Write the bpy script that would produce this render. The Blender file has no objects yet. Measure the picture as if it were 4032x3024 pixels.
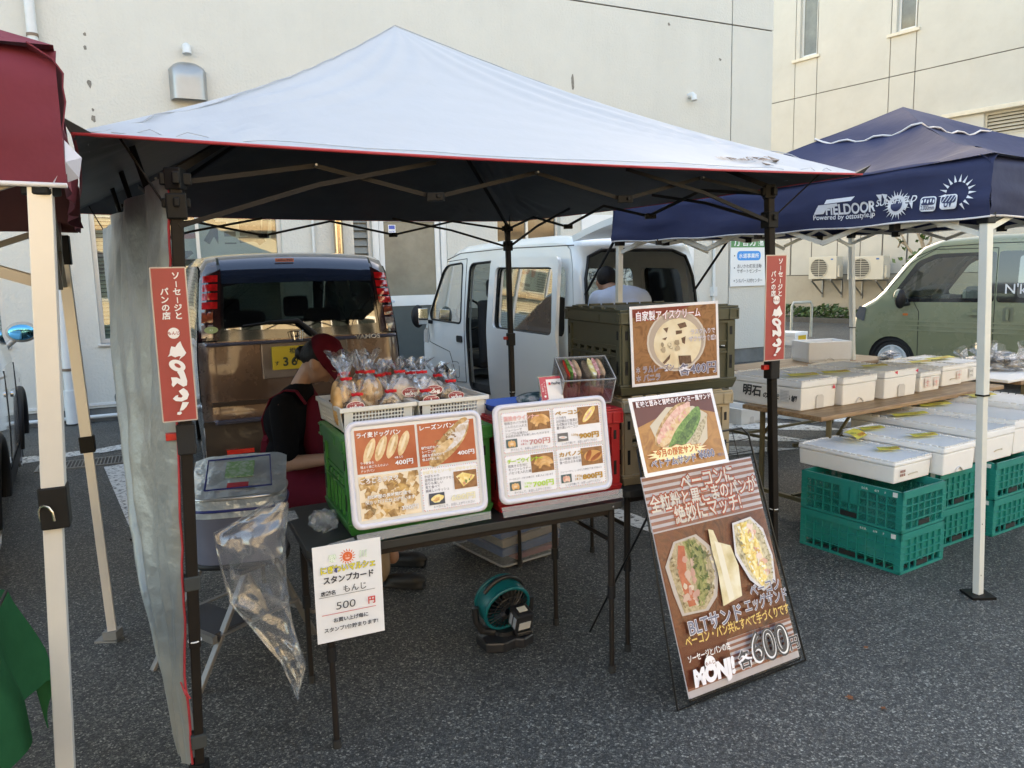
import bpy, bmesh, math, random
from math import radians, sin, cos, pi, atan2, hypot, sqrt
from mathutils import Vector, Matrix, noise
from mathutils.geometry import delaunay_2d_cdt, tessellate_polygon
random.seed(7)
S = bpy.context.scene
COL = S.collection
# ------------------------------------------------------------------ camera
PITCH, ROLL, EYE, FPX = radians(8.0), radians(1.4), 1.56, 3028.0
R0 = Vector((1, 0, 0)); U0 = Vector((0, sin(PITCH), cos(PITCH))); FW = Vector((0, cos(PITCH), -sin(PITCH)))
RT = cos(ROLL)*R0 - sin(ROLL)*U0; UP = sin(ROLL)*R0 + cos(ROLL)*U0
CP = Vector((0, 0, EYE))
cam = bpy.data.objects.new('camera', bpy.data.cameras.new('camera')); COL.objects.link(cam)
cam.matrix_world = Matrix(((RT.x, UP.x, -FW.x, 0), (RT.y, UP.y, -FW.y, 0), (RT.z, UP.z, -FW.z, EYE), (0, 0, 0, 1)))
cam.data.sensor_width = 36; cam.data.lens = 36*FPX/4032; cam.data.clip_end = 600; cam.data.clip_start = .05
S.camera = cam
# ------------------------------------------------------------------ light
W = bpy.data.worlds.new('World'); S.world = W; W.use_nodes = True
SUN_EL, SUN_AZ = radians(27), radians(12)      # the sun stands behind the white building: azimuth from +Y, towards -X
nt = W.node_tree; sky = nt.nodes.new('ShaderNodeTexSky'); sky.sky_type = 'NISHITA'; sky.sun_disc = False
sky.sun_elevation = SUN_EL; sky.sun_rotation = SUN_AZ; sky.air_density = 1.0; sky.dust_density = 2.0; sky.ozone_density = 1.0
bg = nt.nodes['Background']; nt.links.new(sky.outputs[0], bg.inputs[0]); bg.inputs[1].default_value = .15
sl = bpy.data.lights.new('sun', 'SUN'); sl.energy = 3.6; sl.angle = radians(.5); sl.color = (1, .84, .62)
sun = bpy.data.objects.new('sun', sl); COL.objects.link(sun)
sd = Vector((sin(SUN_AZ)*cos(SUN_EL), cos(SUN_AZ)*cos(SUN_EL), sin(SUN_EL)))
sun.rotation_euler = sd.to_track_quat('Z', 'Y').to_euler()
S.view_settings.view_transform = 'Standard'; S.view_settings.look = 'None'; S.view_settings.gamma = 1
S.view_settings.use_curve_mapping = False; S.view_settings.exposure = 2.6
S.view_settings.use_white_balance = True; S.view_settings.white_balance_temperature = 7900; S.view_settings.white_balance_tint = 8
S.render.engine = 'CYCLES'; S.cycles.max_bounces = 8; S.cycles.transparent_max_bounces = 24
S.cycles.use_denoising = True
# ------------------------------------------------------------------ measuring helpers: where the line of sight through a photo point meets a known plane
def ray(x, y): return RT*((x-2016)/FPX) - UP*((y-1512)/FPX) + FW
def gp(x, y, z=0.0):
    d = ray(x, y); return CP + d*((z-EYE)/d.z)
def yp(x, y, Y):
    d = ray(x, y); return CP + d*(Y/d.y)
def vp_(x, y, A, B):
    d = ray(x, y); n = Vector((-(B[1]-A[1]), B[0]-A[0])); t = (n.x*A[0]+n.y*A[1])/(n.x*d.x+n.y*d.y); return CP + d*t
def frame(BL, BR, TL):
    X = (BR-BL).normalized(); Z = (TL-BL); Z = (Z - X*Z.dot(X)).normalized(); Y = Z.cross(X)
    return Matrix(((X.x, Y.x, Z.x, BL.x), (X.y, Y.y, Z.y, BL.y), (X.z, Y.z, Z.z, BL.z), (0, 0, 0, 1)))
EA = radians(24.5)                                   # the stall's rows run along this direction
E_ = Vector((cos(EA), sin(EA), 0)); N_ = Vector((-sin(EA), cos(EA), 0))
# ------------------------------------------------------------------ materials
MATS = {}
def nodes_of(m): return m.node_tree.nodes, m.node_tree.links
def mat(name, col, rough=.5, metal=0, var=.08, scale=6, bump=0, bscale=60, spec=.5, coat=0, emit=0, dirt=0, dcol=(.1, .08, .06), bdist=.003, sheen=0, sub=0):
    if name in MATS: return MATS[name]
    m = bpy.data.materials.new(name); m.use_nodes = True; n, l = nodes_of(m); b = n['Principled BSDF']
    col = tuple(col)+(1,) if len(col) == 3 else col
    b.inputs['Roughness'].default_value = rough; b.inputs['Metallic'].default_value = metal
    b.inputs['Specular IOR Level'].default_value = spec; b.inputs['Coat Weight'].default_value = coat; b.inputs['Coat Roughness'].default_value = .05
    b.inputs['Sheen Weight'].default_value = sheen
    tc = n.new('ShaderNodeTexCoord'); last = None
    if var > 0:
        no = n.new('ShaderNodeTexNoise'); no.inputs['Scale'].default_value = scale; no.inputs['Detail'].default_value = 6; no.inputs['Roughness'].default_value = .65
        l.new(tc.outputs['Object'], no.inputs['Vector'])
        rp = n.new('ShaderNodeValToRGB'); rp.color_ramp.elements[0].position = .3; rp.color_ramp.elements[1].position = .72
        rp.color_ramp.elements[0].color = tuple(c*(1-var) for c in col[:3])+(1,); rp.color_ramp.elements[1].color = tuple(min(1, c*(1+var)) for c in col[:3])+(1,)
        l.new(no.outputs['Fac'], rp.inputs['Fac']); last = rp.outputs['Color']
        mr = n.new('ShaderNodeMapRange'); mr.inputs['To Min'].default_value = max(0, rough-.08); mr.inputs['To Max'].default_value = min(1, rough+.08)
        l.new(no.outputs['Fac'], mr.inputs['Value']); l.new(mr.outputs[0], b.inputs['Roughness'])
    if dirt > 0:
        n2 = n.new('ShaderNodeTexNoise'); n2.inputs['Scale'].default_value = scale*1.7; n2.inputs['Detail'].default_value = 8; n2.inputs['Roughness'].default_value = .75
        l.new(tc.outputs['Object'], n2.inputs['Vector'])
        r2 = n.new('ShaderNodeValToRGB'); r2.color_ramp.elements[0].position = .5; r2.color_ramp.elements[1].position = .75
        r2.color_ramp.elements[0].color = (0, 0, 0, 1); r2.color_ramp.elements[1].color = (dirt, dirt, dirt, 1); l.new(n2.outputs['Fac'], r2.inputs['Fac'])
        mx = n.new('ShaderNodeMix'); mx.data_type = 'RGBA'; l.new(r2.outputs['Color'], mx.inputs[0])
        if last: l.new(last, mx.inputs[6])
        else: mx.inputs[6].default_value = col
        mx.inputs[7].default_value = tuple(dcol)+(1,); last = mx.outputs[2]
    if last: l.new(last, b.inputs['Base Color'])
    else: b.inputs['Base Color'].default_value = col
    if bump > 0:
        n3 = n.new('ShaderNodeTexNoise'); n3.inputs['Scale'].default_value = bscale; n3.inputs['Detail'].default_value = 4
        l.new(tc.outputs['Object'], n3.inputs['Vector'])
        bp = n.new('ShaderNodeBump'); bp.inputs['Strength'].default_value = bump; bp.inputs['Distance'].default_value = bdist
        l.new(n3.outputs['Fac'], bp.inputs['Height']); l.new(bp.outputs[0], b.inputs['Normal'])
    MATS[name] = m; return m
def film(name, tint=(.97, .97, .97), opac=.08, rough=.08, bump=.3, bscale=25, bdist=.01, gloss=(1, 1, 1), f0=.06):
    """thin clear sheet: mostly see-through, with sheen and creases"""
    if name in MATS: return MATS[name]
    m = bpy.data.materials.new(name); m.use_nodes = True; n, l = nodes_of(m)
    out = n['Material Output']; n.remove(n['Principled BSDF'])
    tr = n.new('ShaderNodeBsdfTransparent'); tr.inputs[0].default_value = tuple(tint)+(1,)
    gl = n.new('ShaderNodeBsdfGlossy'); gl.inputs['Roughness'].default_value = rough; gl.inputs[0].default_value = tuple(gloss)+(1,)
    df = n.new('ShaderNodeBsdfDiffuse'); df.inputs[0].default_value = (.8, .82, .85, 1)
    m1 = n.new('ShaderNodeMixShader'); m1.inputs[0].default_value = opac; l.new(tr.outputs[0], m1.inputs[1]); l.new(df.outputs[0], m1.inputs[2])
    lw = n.new('ShaderNodeLayerWeight'); lw.inputs[0].default_value = .35
    mr = n.new('ShaderNodeMapRange'); mr.inputs['To Min'].default_value = f0; mr.inputs['To Max'].default_value = .6
    l.new(lw.outputs['Fresnel'], mr.inputs['Value'])
    m2 = n.new('ShaderNodeMixShader'); l.new(mr.outputs[0], m2.inputs[0]); l.new(m1.outputs[0], m2.inputs[1]); l.new(gl.outputs[0], m2.inputs[2])
    if bump > 0:
        tc = n.new('ShaderNodeTexCoord'); no = n.new('ShaderNodeTexNoise'); no.inputs['Scale'].default_value = bscale; no.inputs['Detail'].default_value = 3
        l.new(tc.outputs['Object'], no.inputs['Vector']); bp = n.new('ShaderNodeBump'); bp.inputs['Strength'].default_value = bump; bp.inputs['Distance'].default_value = bdist
        l.new(no.outputs['Fac'], bp.inputs['Height']); l.new(bp.outputs[0], gl.inputs['Normal']); l.new(bp.outputs[0], lw.inputs['Normal'])
    l.new(m2.outputs[0], out.inputs[0]); MATS[name] = m; return m
def wood(name, c0, c1, stretch=(1, 12, 12), scale=3, rough=.5):
    if name in MATS: return MATS[name]
    m = bpy.data.materials.new(name); m.use_nodes = True; n, l = nodes_of(m); b = n['Principled BSDF']
    tc = n.new('ShaderNodeTexCoord'); mp = n.new('ShaderNodeMapping'); mp.inputs['Scale'].default_value = stretch; l.new(tc.outputs['Object'], mp.inputs[0])
    no = n.new('ShaderNodeTexNoise'); no.inputs['Scale'].default_value = scale; no.inputs['Detail'].default_value = 7; no.inputs['Distortion'].default_value = .6; l.new(mp.outputs[0], no.inputs['Vector'])
    rp = n.new('ShaderNodeValToRGB'); rp.color_ramp.elements[0].position = .35; rp.color_ramp.elements[1].position = .65
    rp.color_ramp.elements[0].color = tuple(c0)+(1,); rp.color_ramp.elements[1].color = tuple(c1)+(1,); l.new(no.outputs['Fac'], rp.inputs['Fac'])
    l.new(rp.outputs[0], b.inputs['Base Color']); b.inputs['Roughness'].default_value = rough; MATS[name] = m; return m
def food(name, cols, scale=40, rough=.45, bump=.3, dist=0):
    """mottled print or food surface: several colours through a noise"""
    if name in MATS: return MATS[name]
    m = bpy.data.materials.new(name); m.use_nodes = True; n, l = nodes_of(m); b = n['Principled BSDF']
    tc = n.new('ShaderNodeTexCoord'); no = n.new('ShaderNodeTexNoise'); no.inputs['Scale'].default_value = scale; no.inputs['Detail'].default_value = 5; no.inputs['Distortion'].default_value = dist
    l.new(tc.outputs['Object'], no.inputs['Vector']); rp = n.new('ShaderNodeValToRGB'); k = len(cols)
    while len(rp.color_ramp.elements) < k: rp.color_ramp.elements.new(.5)
    for i, c in enumerate(cols):
        rp.color_ramp.elements[i].position = .3+.42*i/(k-1); rp.color_ramp.elements[i].color = tuple(c)+(1,)
    l.new(no.outputs['Fac'], rp.inputs['Fac']); l.new(rp.outputs[0], b.inputs['Base Color']); b.inputs['Roughness'].default_value = rough
    if bump > 0:
        bp = n.new('ShaderNodeBump'); bp.inputs['Strength'].default_value = bump; bp.inputs['Distance'].default_value = .004
        l.new(no.outputs['Fac'], bp.inputs['Height']); l.new(bp.outputs[0], b.inputs['Normal'])
    MATS[name] = m; return m
# ------------------------------------------------------------------ mesh helpers
class MB:
    def __init__(s, M=None): s.v = []; s.f = []; s.M = M or Matrix()
    def add(s, vs, fs):
        k = len(s.v); s.v += [s.M @ Vector(v) for v in vs]; s.f += [tuple(k+i for i in f) for f in fs]; return s
    def box(s, x0, x1, y0, y1, z0, z1):
        return s.add([(x0, y0, z0), (x1, y0, z0), (x1, y1, z0), (x0, y1, z0), (x0, y0, z1), (x1, y0, z1), (x1, y1, z1), (x0, y1, z1)],
                     [(3, 2, 1, 0), (4, 5, 6, 7), (0, 1, 5, 4), (1, 2, 6, 5), (2, 3, 7, 6), (3, 0, 4, 7)])
    def frus(s, a, b, z0, z1):
        """a, b: (x0,x1,y0,y1) at z0 and z1"""
        return s.add([(a[0], a[2], z0), (a[1], a[2], z0), (a[1], a[3], z0), (a[0], a[3], z0), (b[0], b[2], z1), (b[1], b[2], z1), (b[1], b[3], z1), (b[0], b[3], z1)],
                     [(3, 2, 1, 0), (4, 5, 6, 7), (0, 1, 5, 4), (1, 2, 6, 5), (2, 3, 7, 6), (3, 0, 4, 7)])
    def cyl(s, p0, p1, r0, r1=None, n=12, caps=True):
        r1 = r0 if r1 is None else r1; p0 = Vector(p0); p1 = Vector(p1); d = (p1-p0).normalized()
        a = d.orthogonal().normalized(); b = d.cross(a); vs = []
        for p, r in ((p0, r0), (p1, r1)):
            for i in range(n):
                t = 2*pi*i/n; vs.append(p+a*(r*cos(t))+b*(r*sin(t)))
        fs = [(i, (i+1) % n, n+(i+1) % n, n+i) for i in range(n)]
        if caps: fs += [tuple(range(n-1, -1, -1)), tuple(range(n, 2*n))]
        return s.add(vs, fs)
    def bar(s, p0, p1, w, t=None):
        """rectangular bar between two points"""
        t = w if t is None else t; p0 = Vector(p0); p1 = Vector(p1); d = (p1-p0).normalized()
        up = Vector((0, 0, 1)) if abs(d.z) < .9 else Vector((N_.x, N_.y, 0)); a = d.cross(up).normalized(); b = a.cross(d)
        vs = [p+a*(i*w/2)+b*(j*t/2) for p in (p0, p1) for i, j in ((-1, -1), (1, -1), (1, 1), (-1, 1))]
        return s.add(vs, [(3, 2, 1, 0), (4, 5, 6, 7), (0, 1, 5, 4), (1, 2, 6, 5), (2, 3, 7, 6), (3, 0, 4, 7)])
    def tube(s, pts, r, n=8, closed=False):
        pts = [Vector(p) for p in pts]; m = len(pts); vs = []; prev = None
        for i, p in enumerate(pts):
            d = (pts[(i+1) % m]-pts[i-1]) if closed else (pts[min(i+1, m-1)]-pts[max(i-1, 0)])
            d.normalize(); a = (d.orthogonal() if prev is None else (prev-d*prev.dot(d))).normalized(); prev = a; b = d.cross(a)
            rr = r[i] if isinstance(r, (list, tuple)) else r
            vs += [p+a*(rr*cos(2*pi*k/n))+b*(rr*sin(2*pi*k/n)) for k in range(n)]
        fs = []
        for i in range(m if closed else m-1):
            j = (i+1) % m
            fs += [(i*n+k, i*n+(k+1) % n, j*n+(k+1) % n, j*n+k) for k in range(n)]
        if not closed: fs += [tuple(range(n-1, -1, -1)), tuple((m-1)*n+k for k in range(n))]
        return s.add(vs, fs)
    def lathe(s, prof, n=20, c=(0, 0, 0)):
        m = len(prof); vs = [(c[0]+r*cos(2*pi*k/n), c[1]+r*sin(2*pi*k/n), c[2]+z) for r, z in prof for k in range(n)]
        fs = [(i*n+k, i*n+(k+1) % n, (i+1)*n+(k+1) % n, (i+1)*n+k) for i in range(m-1) for k in range(n)]
        return s.add(vs, fs)
    def ell(s, c, rx, ry, rz, n=14, m=9, f=None):
        vs = []; 
        for i in range(m+1):
            t = pi*i/m
            for k in range(n):
                u = 2*pi*k/n; d = Vector((sin(t)*cos(u), sin(t)*sin(u), cos(t))); q = f(d) if f else 1
                vs.append((c[0]+rx*d.x*q, c[1]+ry*d.y*q, c[2]+rz*d.z*q))
        return s.add(vs, [(i*n+k, (i+1)*n+k, (i+1)*n+(k+1) % n, i*n+(k+1) % n) for i in range(m) for k in range(n)])
    def grid(s, P, nu, nv):
        vs = [P(i/nu, j/nv) for j in range(nv+1) for i in range(nu+1)]
        return s.add(vs, [(j*(nu+1)+i, j*(nu+1)+i+1, (j+1)*(nu+1)+i+1, (j+1)*(nu+1)+i) for j in range(nv) for i in range(nu)])
    def prism(s, poly, y0, y1, ax='y'):
        """poly in (x,z) extruded along y (or in (x,y) along z)"""
        n = len(poly); V = (lambda a, b, t: (a, t, b)) if ax == 'y' else (lambda a, b, t: (a, b, t))
        vs = [V(a, b, y0) for a, b in poly]+[V(a, b, y1) for a, b in poly]
        fs = [(i, (i+1) % n, n+(i+1) % n, n+i) for i in range(n)]
        tr = tessellate_polygon([[Vector((a, b, 0)) for a, b in poly]])
        fs += [tuple(t) for t in tr]+[tuple(n+i for i in t) for t in tr]
        return s.add(vs, fs)
def obj(name, mb, m, parent=None, smooth=0, bevel=0, solid=0, M=None, off=-1, kind=None, label=None, seg=2, fix=True):
    me = bpy.data.meshes.new(name); me.from_pydata(mb.v, [], mb.f)
    if fix:
        b = bmesh.new(); b.from_mesh(me); bmesh.ops.recalc_face_normals(b, faces=b.faces); b.to_mesh(me); b.free()
    for x in (m if isinstance(m, (list, tuple)) else [m]): me.materials.append(x)
    if smooth:
        for p in me.polygons: p.use_smooth = True
        me.set_sharp_from_angle(angle=radians(smooth))
    o = bpy.data.objects.new(name, me); COL.objects.link(o)
    if parent is not None: o.parent = parent
    if M is not None: o.matrix_local = M
    if solid:
        d = o.modifiers.new('solid', 'SOLIDIFY'); d.thickness = solid; d.offset = off
        if smooth: d = o.modifiers.new('split', 'EDGE_SPLIT'); d.split_angle = radians(50); d.use_edge_sharp = False
    if bevel: d = o.modifiers.new('bevel', 'BEVEL'); d.width = bevel; d.segments = seg; d.limit_method = 'ANGLE'; d.angle_limit = radians(40)
    if kind: o['kind'] = kind
    if label: o['label'] = label
    return o
def tag(o, label=None, cat=None, group=None, kind=None):
    if label: o['label'] = label
    if cat: o['category'] = cat
    if group: o['group'] = group
    if kind: o['kind'] = kind
    return o
def root(name, label, cat, loc=(0, 0, 0), rz=0, group=None, M=None):
    o = bpy.data.objects.new(name, None); COL.objects.link(o); o.empty_display_size = .1
    if M is not None: o.matrix_world = M
    else: o.location = loc; o.rotation_euler = (0, 0, rz)
    return tag(o, label, cat, group)
def copy_tree(o, parent=None):
    c = o.copy(); COL.objects.link(c)
    if parent is not None: c.parent = parent
    for ch in [x for x in KIDS.get(o.name, [])]: copy_tree(ch, c)
    return c
def dup(o, label, loc=None, rz=None, M=None):
    """copy a thing with its parts and sub-parts"""
    KIDS.clear()
    for x in bpy.data.objects:
        if x.parent: KIDS.setdefault(x.parent.name, []).append(x)
    c = copy_tree(o)
    if M is not None: c.matrix_world = M
    if loc is not None: c.location = loc
    if rz is not None: c.rotation_euler = (0, 0, rz)
    c['label'] = label; return c
KIDS = {}
# ------------------------------------------------------------------ flat print: coloured shapes and lettering in thin layers on a sheet
_tc = {}
def glyphs(t, bold, res=2):
    k = (t, bold, res)
    if k in _tc: return _tc[k]
    c = bpy.data.curves.new('g', 'FONT'); c.body = t; c.size = 1; c.resolution_u = res; c.offset = bold
    o = bpy.data.objects.new('g', c); me = o.to_mesh()
    r = ([(v.co.x, v.co.y) for v in me.vertices], [tuple(p.vertices) for p in me.polygons])
    o.to_mesh_clear(); bpy.data.objects.remove(o); bpy.data.curves.remove(c)
    _tc[k] = r; return r
def ink(col, rough=.38):
    if isinstance(col, bpy.types.Material): return col
    k = 'ink_%02x%02x%02x' % tuple(int(255*max(0, min(1, c))) for c in col)
    return mat(k, col, rough, var=.03, scale=30)
class Print:
    def __init__(s, th=.0003, flip=1): s.v = []; s.f = []; s.mi = []; s.mats = []; s.k = 0; s.th = th
    def _m(s, col):
        m = ink(col)
        if m not in s.mats: s.mats.append(m)
        return s.mats.index(m)
    def polys(s, pts, faces, col):
        s.k += 1; i = s._m(col); b = len(s.v); s.v += [(x, -s.k*s.th, z) for x, z in pts]
        for f in faces: s.f.append(tuple(b+q for q in f)); s.mi.append(i)
        return s
    def rect(s, x, z, w, h, col): return s.polys([(x, z), (x+w, z), (x+w, z+h), (x, z+h)], [(0, 1, 2, 3)], col)
    def poly(s, pts, col): return s.polys(pts, tessellate_polygon([[Vector((a, b, 0)) for a, b in pts]]), col)
    def ell(s, cx, cz, rx, rz, col, rot=0, n=26, w=0, seed=0):
        pts = []
        for i in range(n):
            t = 2*pi*i/n; q = 1+w*noise.noise(Vector((cos(t)*1.5+seed, sin(t)*1.5, seed))); a = rx*q*cos(t); b = rz*q*sin(t)
            pts.append((cx+a*cos(rot)-b*sin(rot), cz+a*sin(rot)+b*cos(rot)))
        return s.poly(pts, col)
    def stripes(s, x, z, w, h, n, c0, c1):
        s.rect(x, z, w, h, c0); k = s.k
        for i in range(n): s.k = k; s.rect(x, z+h*(i+.25)/n, w, h*.5/n, c1)
        return s
    def blobs(s, poly, n, rx, rz, cols, seed=1, w=.5):
        """irregular spots scattered inside a polygon"""
        rnd = random.Random(seed); xs = [p[0] for p in poly]; zs = [p[1] for p in poly]; k = s.k; c = 0; tr = 0
        while c < n and tr < n*30:
            tr += 1; x = rnd.uniform(min(xs), max(xs)); z = rnd.uniform(min(zs), max(zs))
            if inside((x, z), poly):
                s.k = k+(c % 12)*.4; s.ell(x, z, rx*rnd.uniform(.5, 1.3), rz*rnd.uniform(.5, 1.3), rnd.choice(cols), rnd.uniform(0, 3), 9, w, c); c += 1
        s.k = k+6; return s
    def text(s, t, x, z, size, col, bold=.012, al='l', rot=0, edge=None, ew=.05, sx=1, vert=False, w=None, skew=0):
        if vert:
            for i, ch in enumerate(t):
                if ch in 'ー': s.rect(x-size*.06, z-size*(i+.92), size*.12, size*.72, col); s.k -= 1
                else: s.text(ch, x, z-size*(i+.86), size, col, bold, 'c', 0, edge, ew, sx)
                s.k -= 0 if edge is None else 0
            return s
        RS = 6 if (size > .03 and t.isascii()) else 2; vs, fs = glyphs(t, bold, RS)
        if not vs: return s
        x0 = min(v[0] for v in vs); x1 = max(v[0] for v in vs)
        if w: sx = w/((x1-x0)*size)
        o = {'l': 0, 'c': -(x0+x1)/2, 'r': -x1}[al]
        def tr(V):
            r = []
            for a, b in V:
                a2 = (a+o+skew*b)*size*sx; b2 = b*size; r.append((x+a2*cos(rot)-b2*sin(rot), z+a2*sin(rot)+b2*cos(rot)))
            return r
        if edge is not None:
            bold += .010; vs, fs = glyphs(t, bold, RS); v2, f2 = glyphs(t, bold+ew*.75, RS); s.polys(tr(v2), f2, edge)
        return s.polys(tr(vs), fs, col)
    def build(s, name, parent, M=None, label=None):
        me = bpy.data.meshes.new(name); me.from_pydata(s.v, [], s.f)
        for m in s.mats: me.materials.append(m)
        me.polygons.foreach_set('material_index', s.mi)
        o = bpy.data.objects.new(name, me); COL.objects.link(o); o.parent = parent
        if M is not None: o.matrix_local = M
        if label: o['label'] = label
        return o
def inside(p, poly):
    x, y = p; c = False; n = len(poly)
    for i in range(n):
        (x1, y1), (x2, y2) = poly[i], poly[i-1]
        if (y1 > y) != (y2 > y) and x < (x2-x1)*(y-y1)/(y2-y1)+x1: c = not c
    return c
def densify(poly, step, closed=True):
    r = []; n = len(poly)
    for i in range(n if closed else n-1):
        a = poly[i]; b = poly[(i+1) % n]; m = max(1, int(hypot(b[0]-a[0], b[1]-a[1])/step+.5))
        r += [(a[0]+(b[0]-a[0])*k/m, a[1]+(b[1]-a[1])*k/m) for k in range(m)]
    if not closed: r.append(poly[-1])
    return r
def region(outer, holes=(), step=.08):
    """triangles filling outer minus holes"""
    pts = []; ed = []
    for pl in [outer]+list(holes):
        d = densify(pl, step); k = len(pts); pts += d; ed += [(k+i, k+(i+1) % len(d)) for i in range(len(d))]
    xs = [p[0] for p in outer]; zs = [p[1] for p in outer]; x = min(xs)+step*.37
    while x < max(xs):
        z = min(zs)+step*.41
        while z < max(zs):
            if inside((x, z), outer) and not any(inside((x, z), h) for h in holes) and min(hypot(x-p[0], z-p[1]) for p in pts[:len(ed)]) > step*.45: pts.append((x, z))
            z += step
        x += step
    r = delaunay_2d_cdt([Vector(p) for p in pts], ed, [], 0, 1e-6)
    vs = [(v.x, v.y) for v in r[0]]; fs = []
    for f in r[2]:
        c = (sum(vs[i][0] for i in f)/len(f), sum(vs[i][1] for i in f)/len(f))
        if inside(c, outer) and not any(inside(c, h) for h in holes): fs.append(tuple(f))
    return vs, fs
def rr(x0, z0, x1, z1, r=.04, n=4):
    p = []
    for cx, cz, a in ((x1-r, z0+r, -90), (x1-r, z1-r, 0), (x0+r, z1-r, 90), (x0+r, z0+r, 180)):
        p += [(cx+r*cos(radians(a+90*i/n)), cz+r*sin(radians(a+90*i/n))) for i in range(n+1)]
    return p
def rpoly(pts, r=.05, n=3):
    """round a polygon's corners"""
    out = []; m = len(pts)
    for i in range(m):
        a = Vector(pts[i-1]); b = Vector(pts[i]); c = Vector(pts[(i+1) % m]); d1 = (a-b); d2 = (c-b)
        q = min(r, d1.length*.45, d2.length*.45); p1 = b+d1.normalized()*q; p2 = b+d2.normalized()*q
        for k in range(n+1):
            t = k/n; v = p1*(1-t)**2+b*2*t*(1-t)+p2*t*t; out.append((v.x, v.y))
    return out
def fbm(p, o=3):
    return sum(noise.noise(p*(2**i))/(2**i) for i in range(o))
# ================================================================== GROUND
def asphalt():
    m = bpy.data.materials.new('asphalt'); m.use_nodes = True; n, l = nodes_of(m); b = n['Principled BSDF']
    tc = n.new('ShaderNodeTexCoord')
    def vor(sc, feat='F1'):
        v = n.new('ShaderNodeTexVoronoi'); v.inputs['Scale'].default_value = sc; v.feature = feat; l.new(tc.outputs['Object'], v.inputs['Vector']); return v
    v1 = vor(135); v2 = vor(290); v3 = vor(135, 'DISTANCE_TO_EDGE')
    sep = n.new('ShaderNodeSeparateColor'); l.new(v1.outputs['Color'], sep.inputs[0])
    rp = n.new('ShaderNodeValToRGB'); e = rp.color_ramp.elements
    for p, c in ((.0, (.040, .041, .040)), (.42, (.086, .087, .084)), (.70, (.140, .139, .130)), (.88, (.21, .205, .182)), (1.0, (.38, .37, .33))):
        if p in (0., 1.): i = 0 if p == 0 else len(e)-1; e[i].color = c+(1,)
        else: x = e.new(p); x.color = c+(1,)
    l.new(sep.outputs[0], rp.inputs[0])
    sp2 = n.new('ShaderNodeSeparateColor'); l.new(v2.outputs['Color'], sp2.inputs[0])
    r2 = n.new('ShaderNodeValToRGB'); r2.color_ramp.elements[0].position = .0; r2.color_ramp.elements[0].color = (.35, .35, .35, 1); r2.color_ramp.elements[1].color = (1.5, 1.5, 1.5, 1)
    l.new(sp2.outputs[1], r2.inputs[0])
    mx = n.new('ShaderNodeMix'); mx.data_type = 'RGBA'; mx.blend_type = 'MULTIPLY'; mx.inputs[0].default_value = .8; l.new(rp.outputs[0], mx.inputs[6]); l.new(r2.outputs[0], mx.inputs[7])
    ed = n.new('ShaderNodeMapRange'); ed.inputs['From Max'].default_value = .16; ed.inputs['To Min'].default_value = .3; l.new(v3.outputs['Distance'], ed.inputs['Value'])
    m2 = n.new('ShaderNodeMix'); m2.data_type = 'RGBA'; m2.blend_type = 'MULTIPLY'; m2.inputs[0].default_value = 1; l.new(mx.outputs[2], m2.inputs[6]); l.new(ed.outputs[0], m2.inputs[7])
    no = n.new('ShaderNodeTexNoise'); no.inputs['Scale'].default_value = .9; no.inputs['Detail'].default_value = 7; l.new(tc.outputs['Object'], no.inputs['Vector'])
    r3 = n.new('ShaderNodeValToRGB'); r3.color_ramp.elements[0].position = .3; r3.color_ramp.elements[0].color = (.70, .69, .67, 1); r3.color_ramp.elements[1].position = .7; r3.color_ramp.elements[1].color = (1.2, 1.2, 1.18, 1); l.new(no.outputs[0], r3.inputs[0])
    m3 = n.new('ShaderNodeMix'); m3.data_type = 'RGBA'; m3.blend_type = 'MULTIPLY'; m3.inputs[0].default_value = 1; l.new(m2.outputs[2], m3.inputs[6]); l.new(r3.outputs[0], m3.inputs[7])
    n5 = n.new('ShaderNodeTexNoise'); n5.inputs['Scale'].default_value = 2.6; n5.inputs['Detail'].default_value = 9; n5.inputs['Roughness'].default_value = .7; n5.inputs['Distortion'].default_value = .4; l.new(tc.outputs['Object'], n5.inputs['Vector'])
    r5 = n.new('ShaderNodeValToRGB'); r5.color_ramp.elements[0].position = .60; r5.color_ramp.elements[0].color = (1, 1, 1, 1); r5.color_ramp.elements[1].position = .74; r5.color_ramp.elements[1].color = (.55, .54, .53, 1); l.new(n5.outputs[0], r5.inputs[0])
    m4 = n.new('ShaderNodeMix'); m4.data_type = 'RGBA'; m4.blend_type = 'MULTIPLY'; m4.inputs[0].default_value = 1; l.new(m3.outputs[2], m4.inputs[6]); l.new(r5.outputs[0], m4.inputs[7])
    l.new(m4.outputs[2], b.inputs['Base Color']); b.inputs['Roughness'].default_value = .62
    bp = n.new('ShaderNodeBump'); bp.inputs['Strength'].default_value = .7; bp.inputs['Distance'].default_value = .006; l.new(sep.outputs[1], bp.inputs['Height'])
    l.new(bp.outputs[0], b.inputs['Normal']); return m
ASPH = asphalt()
obj('ground', MB().add([(-150, -150, 0), (150, -150, 0), (150, 150, 0), (-150, 150, 0)], [(0, 1, 2, 3)]), ASPH, kind='structure')
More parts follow.
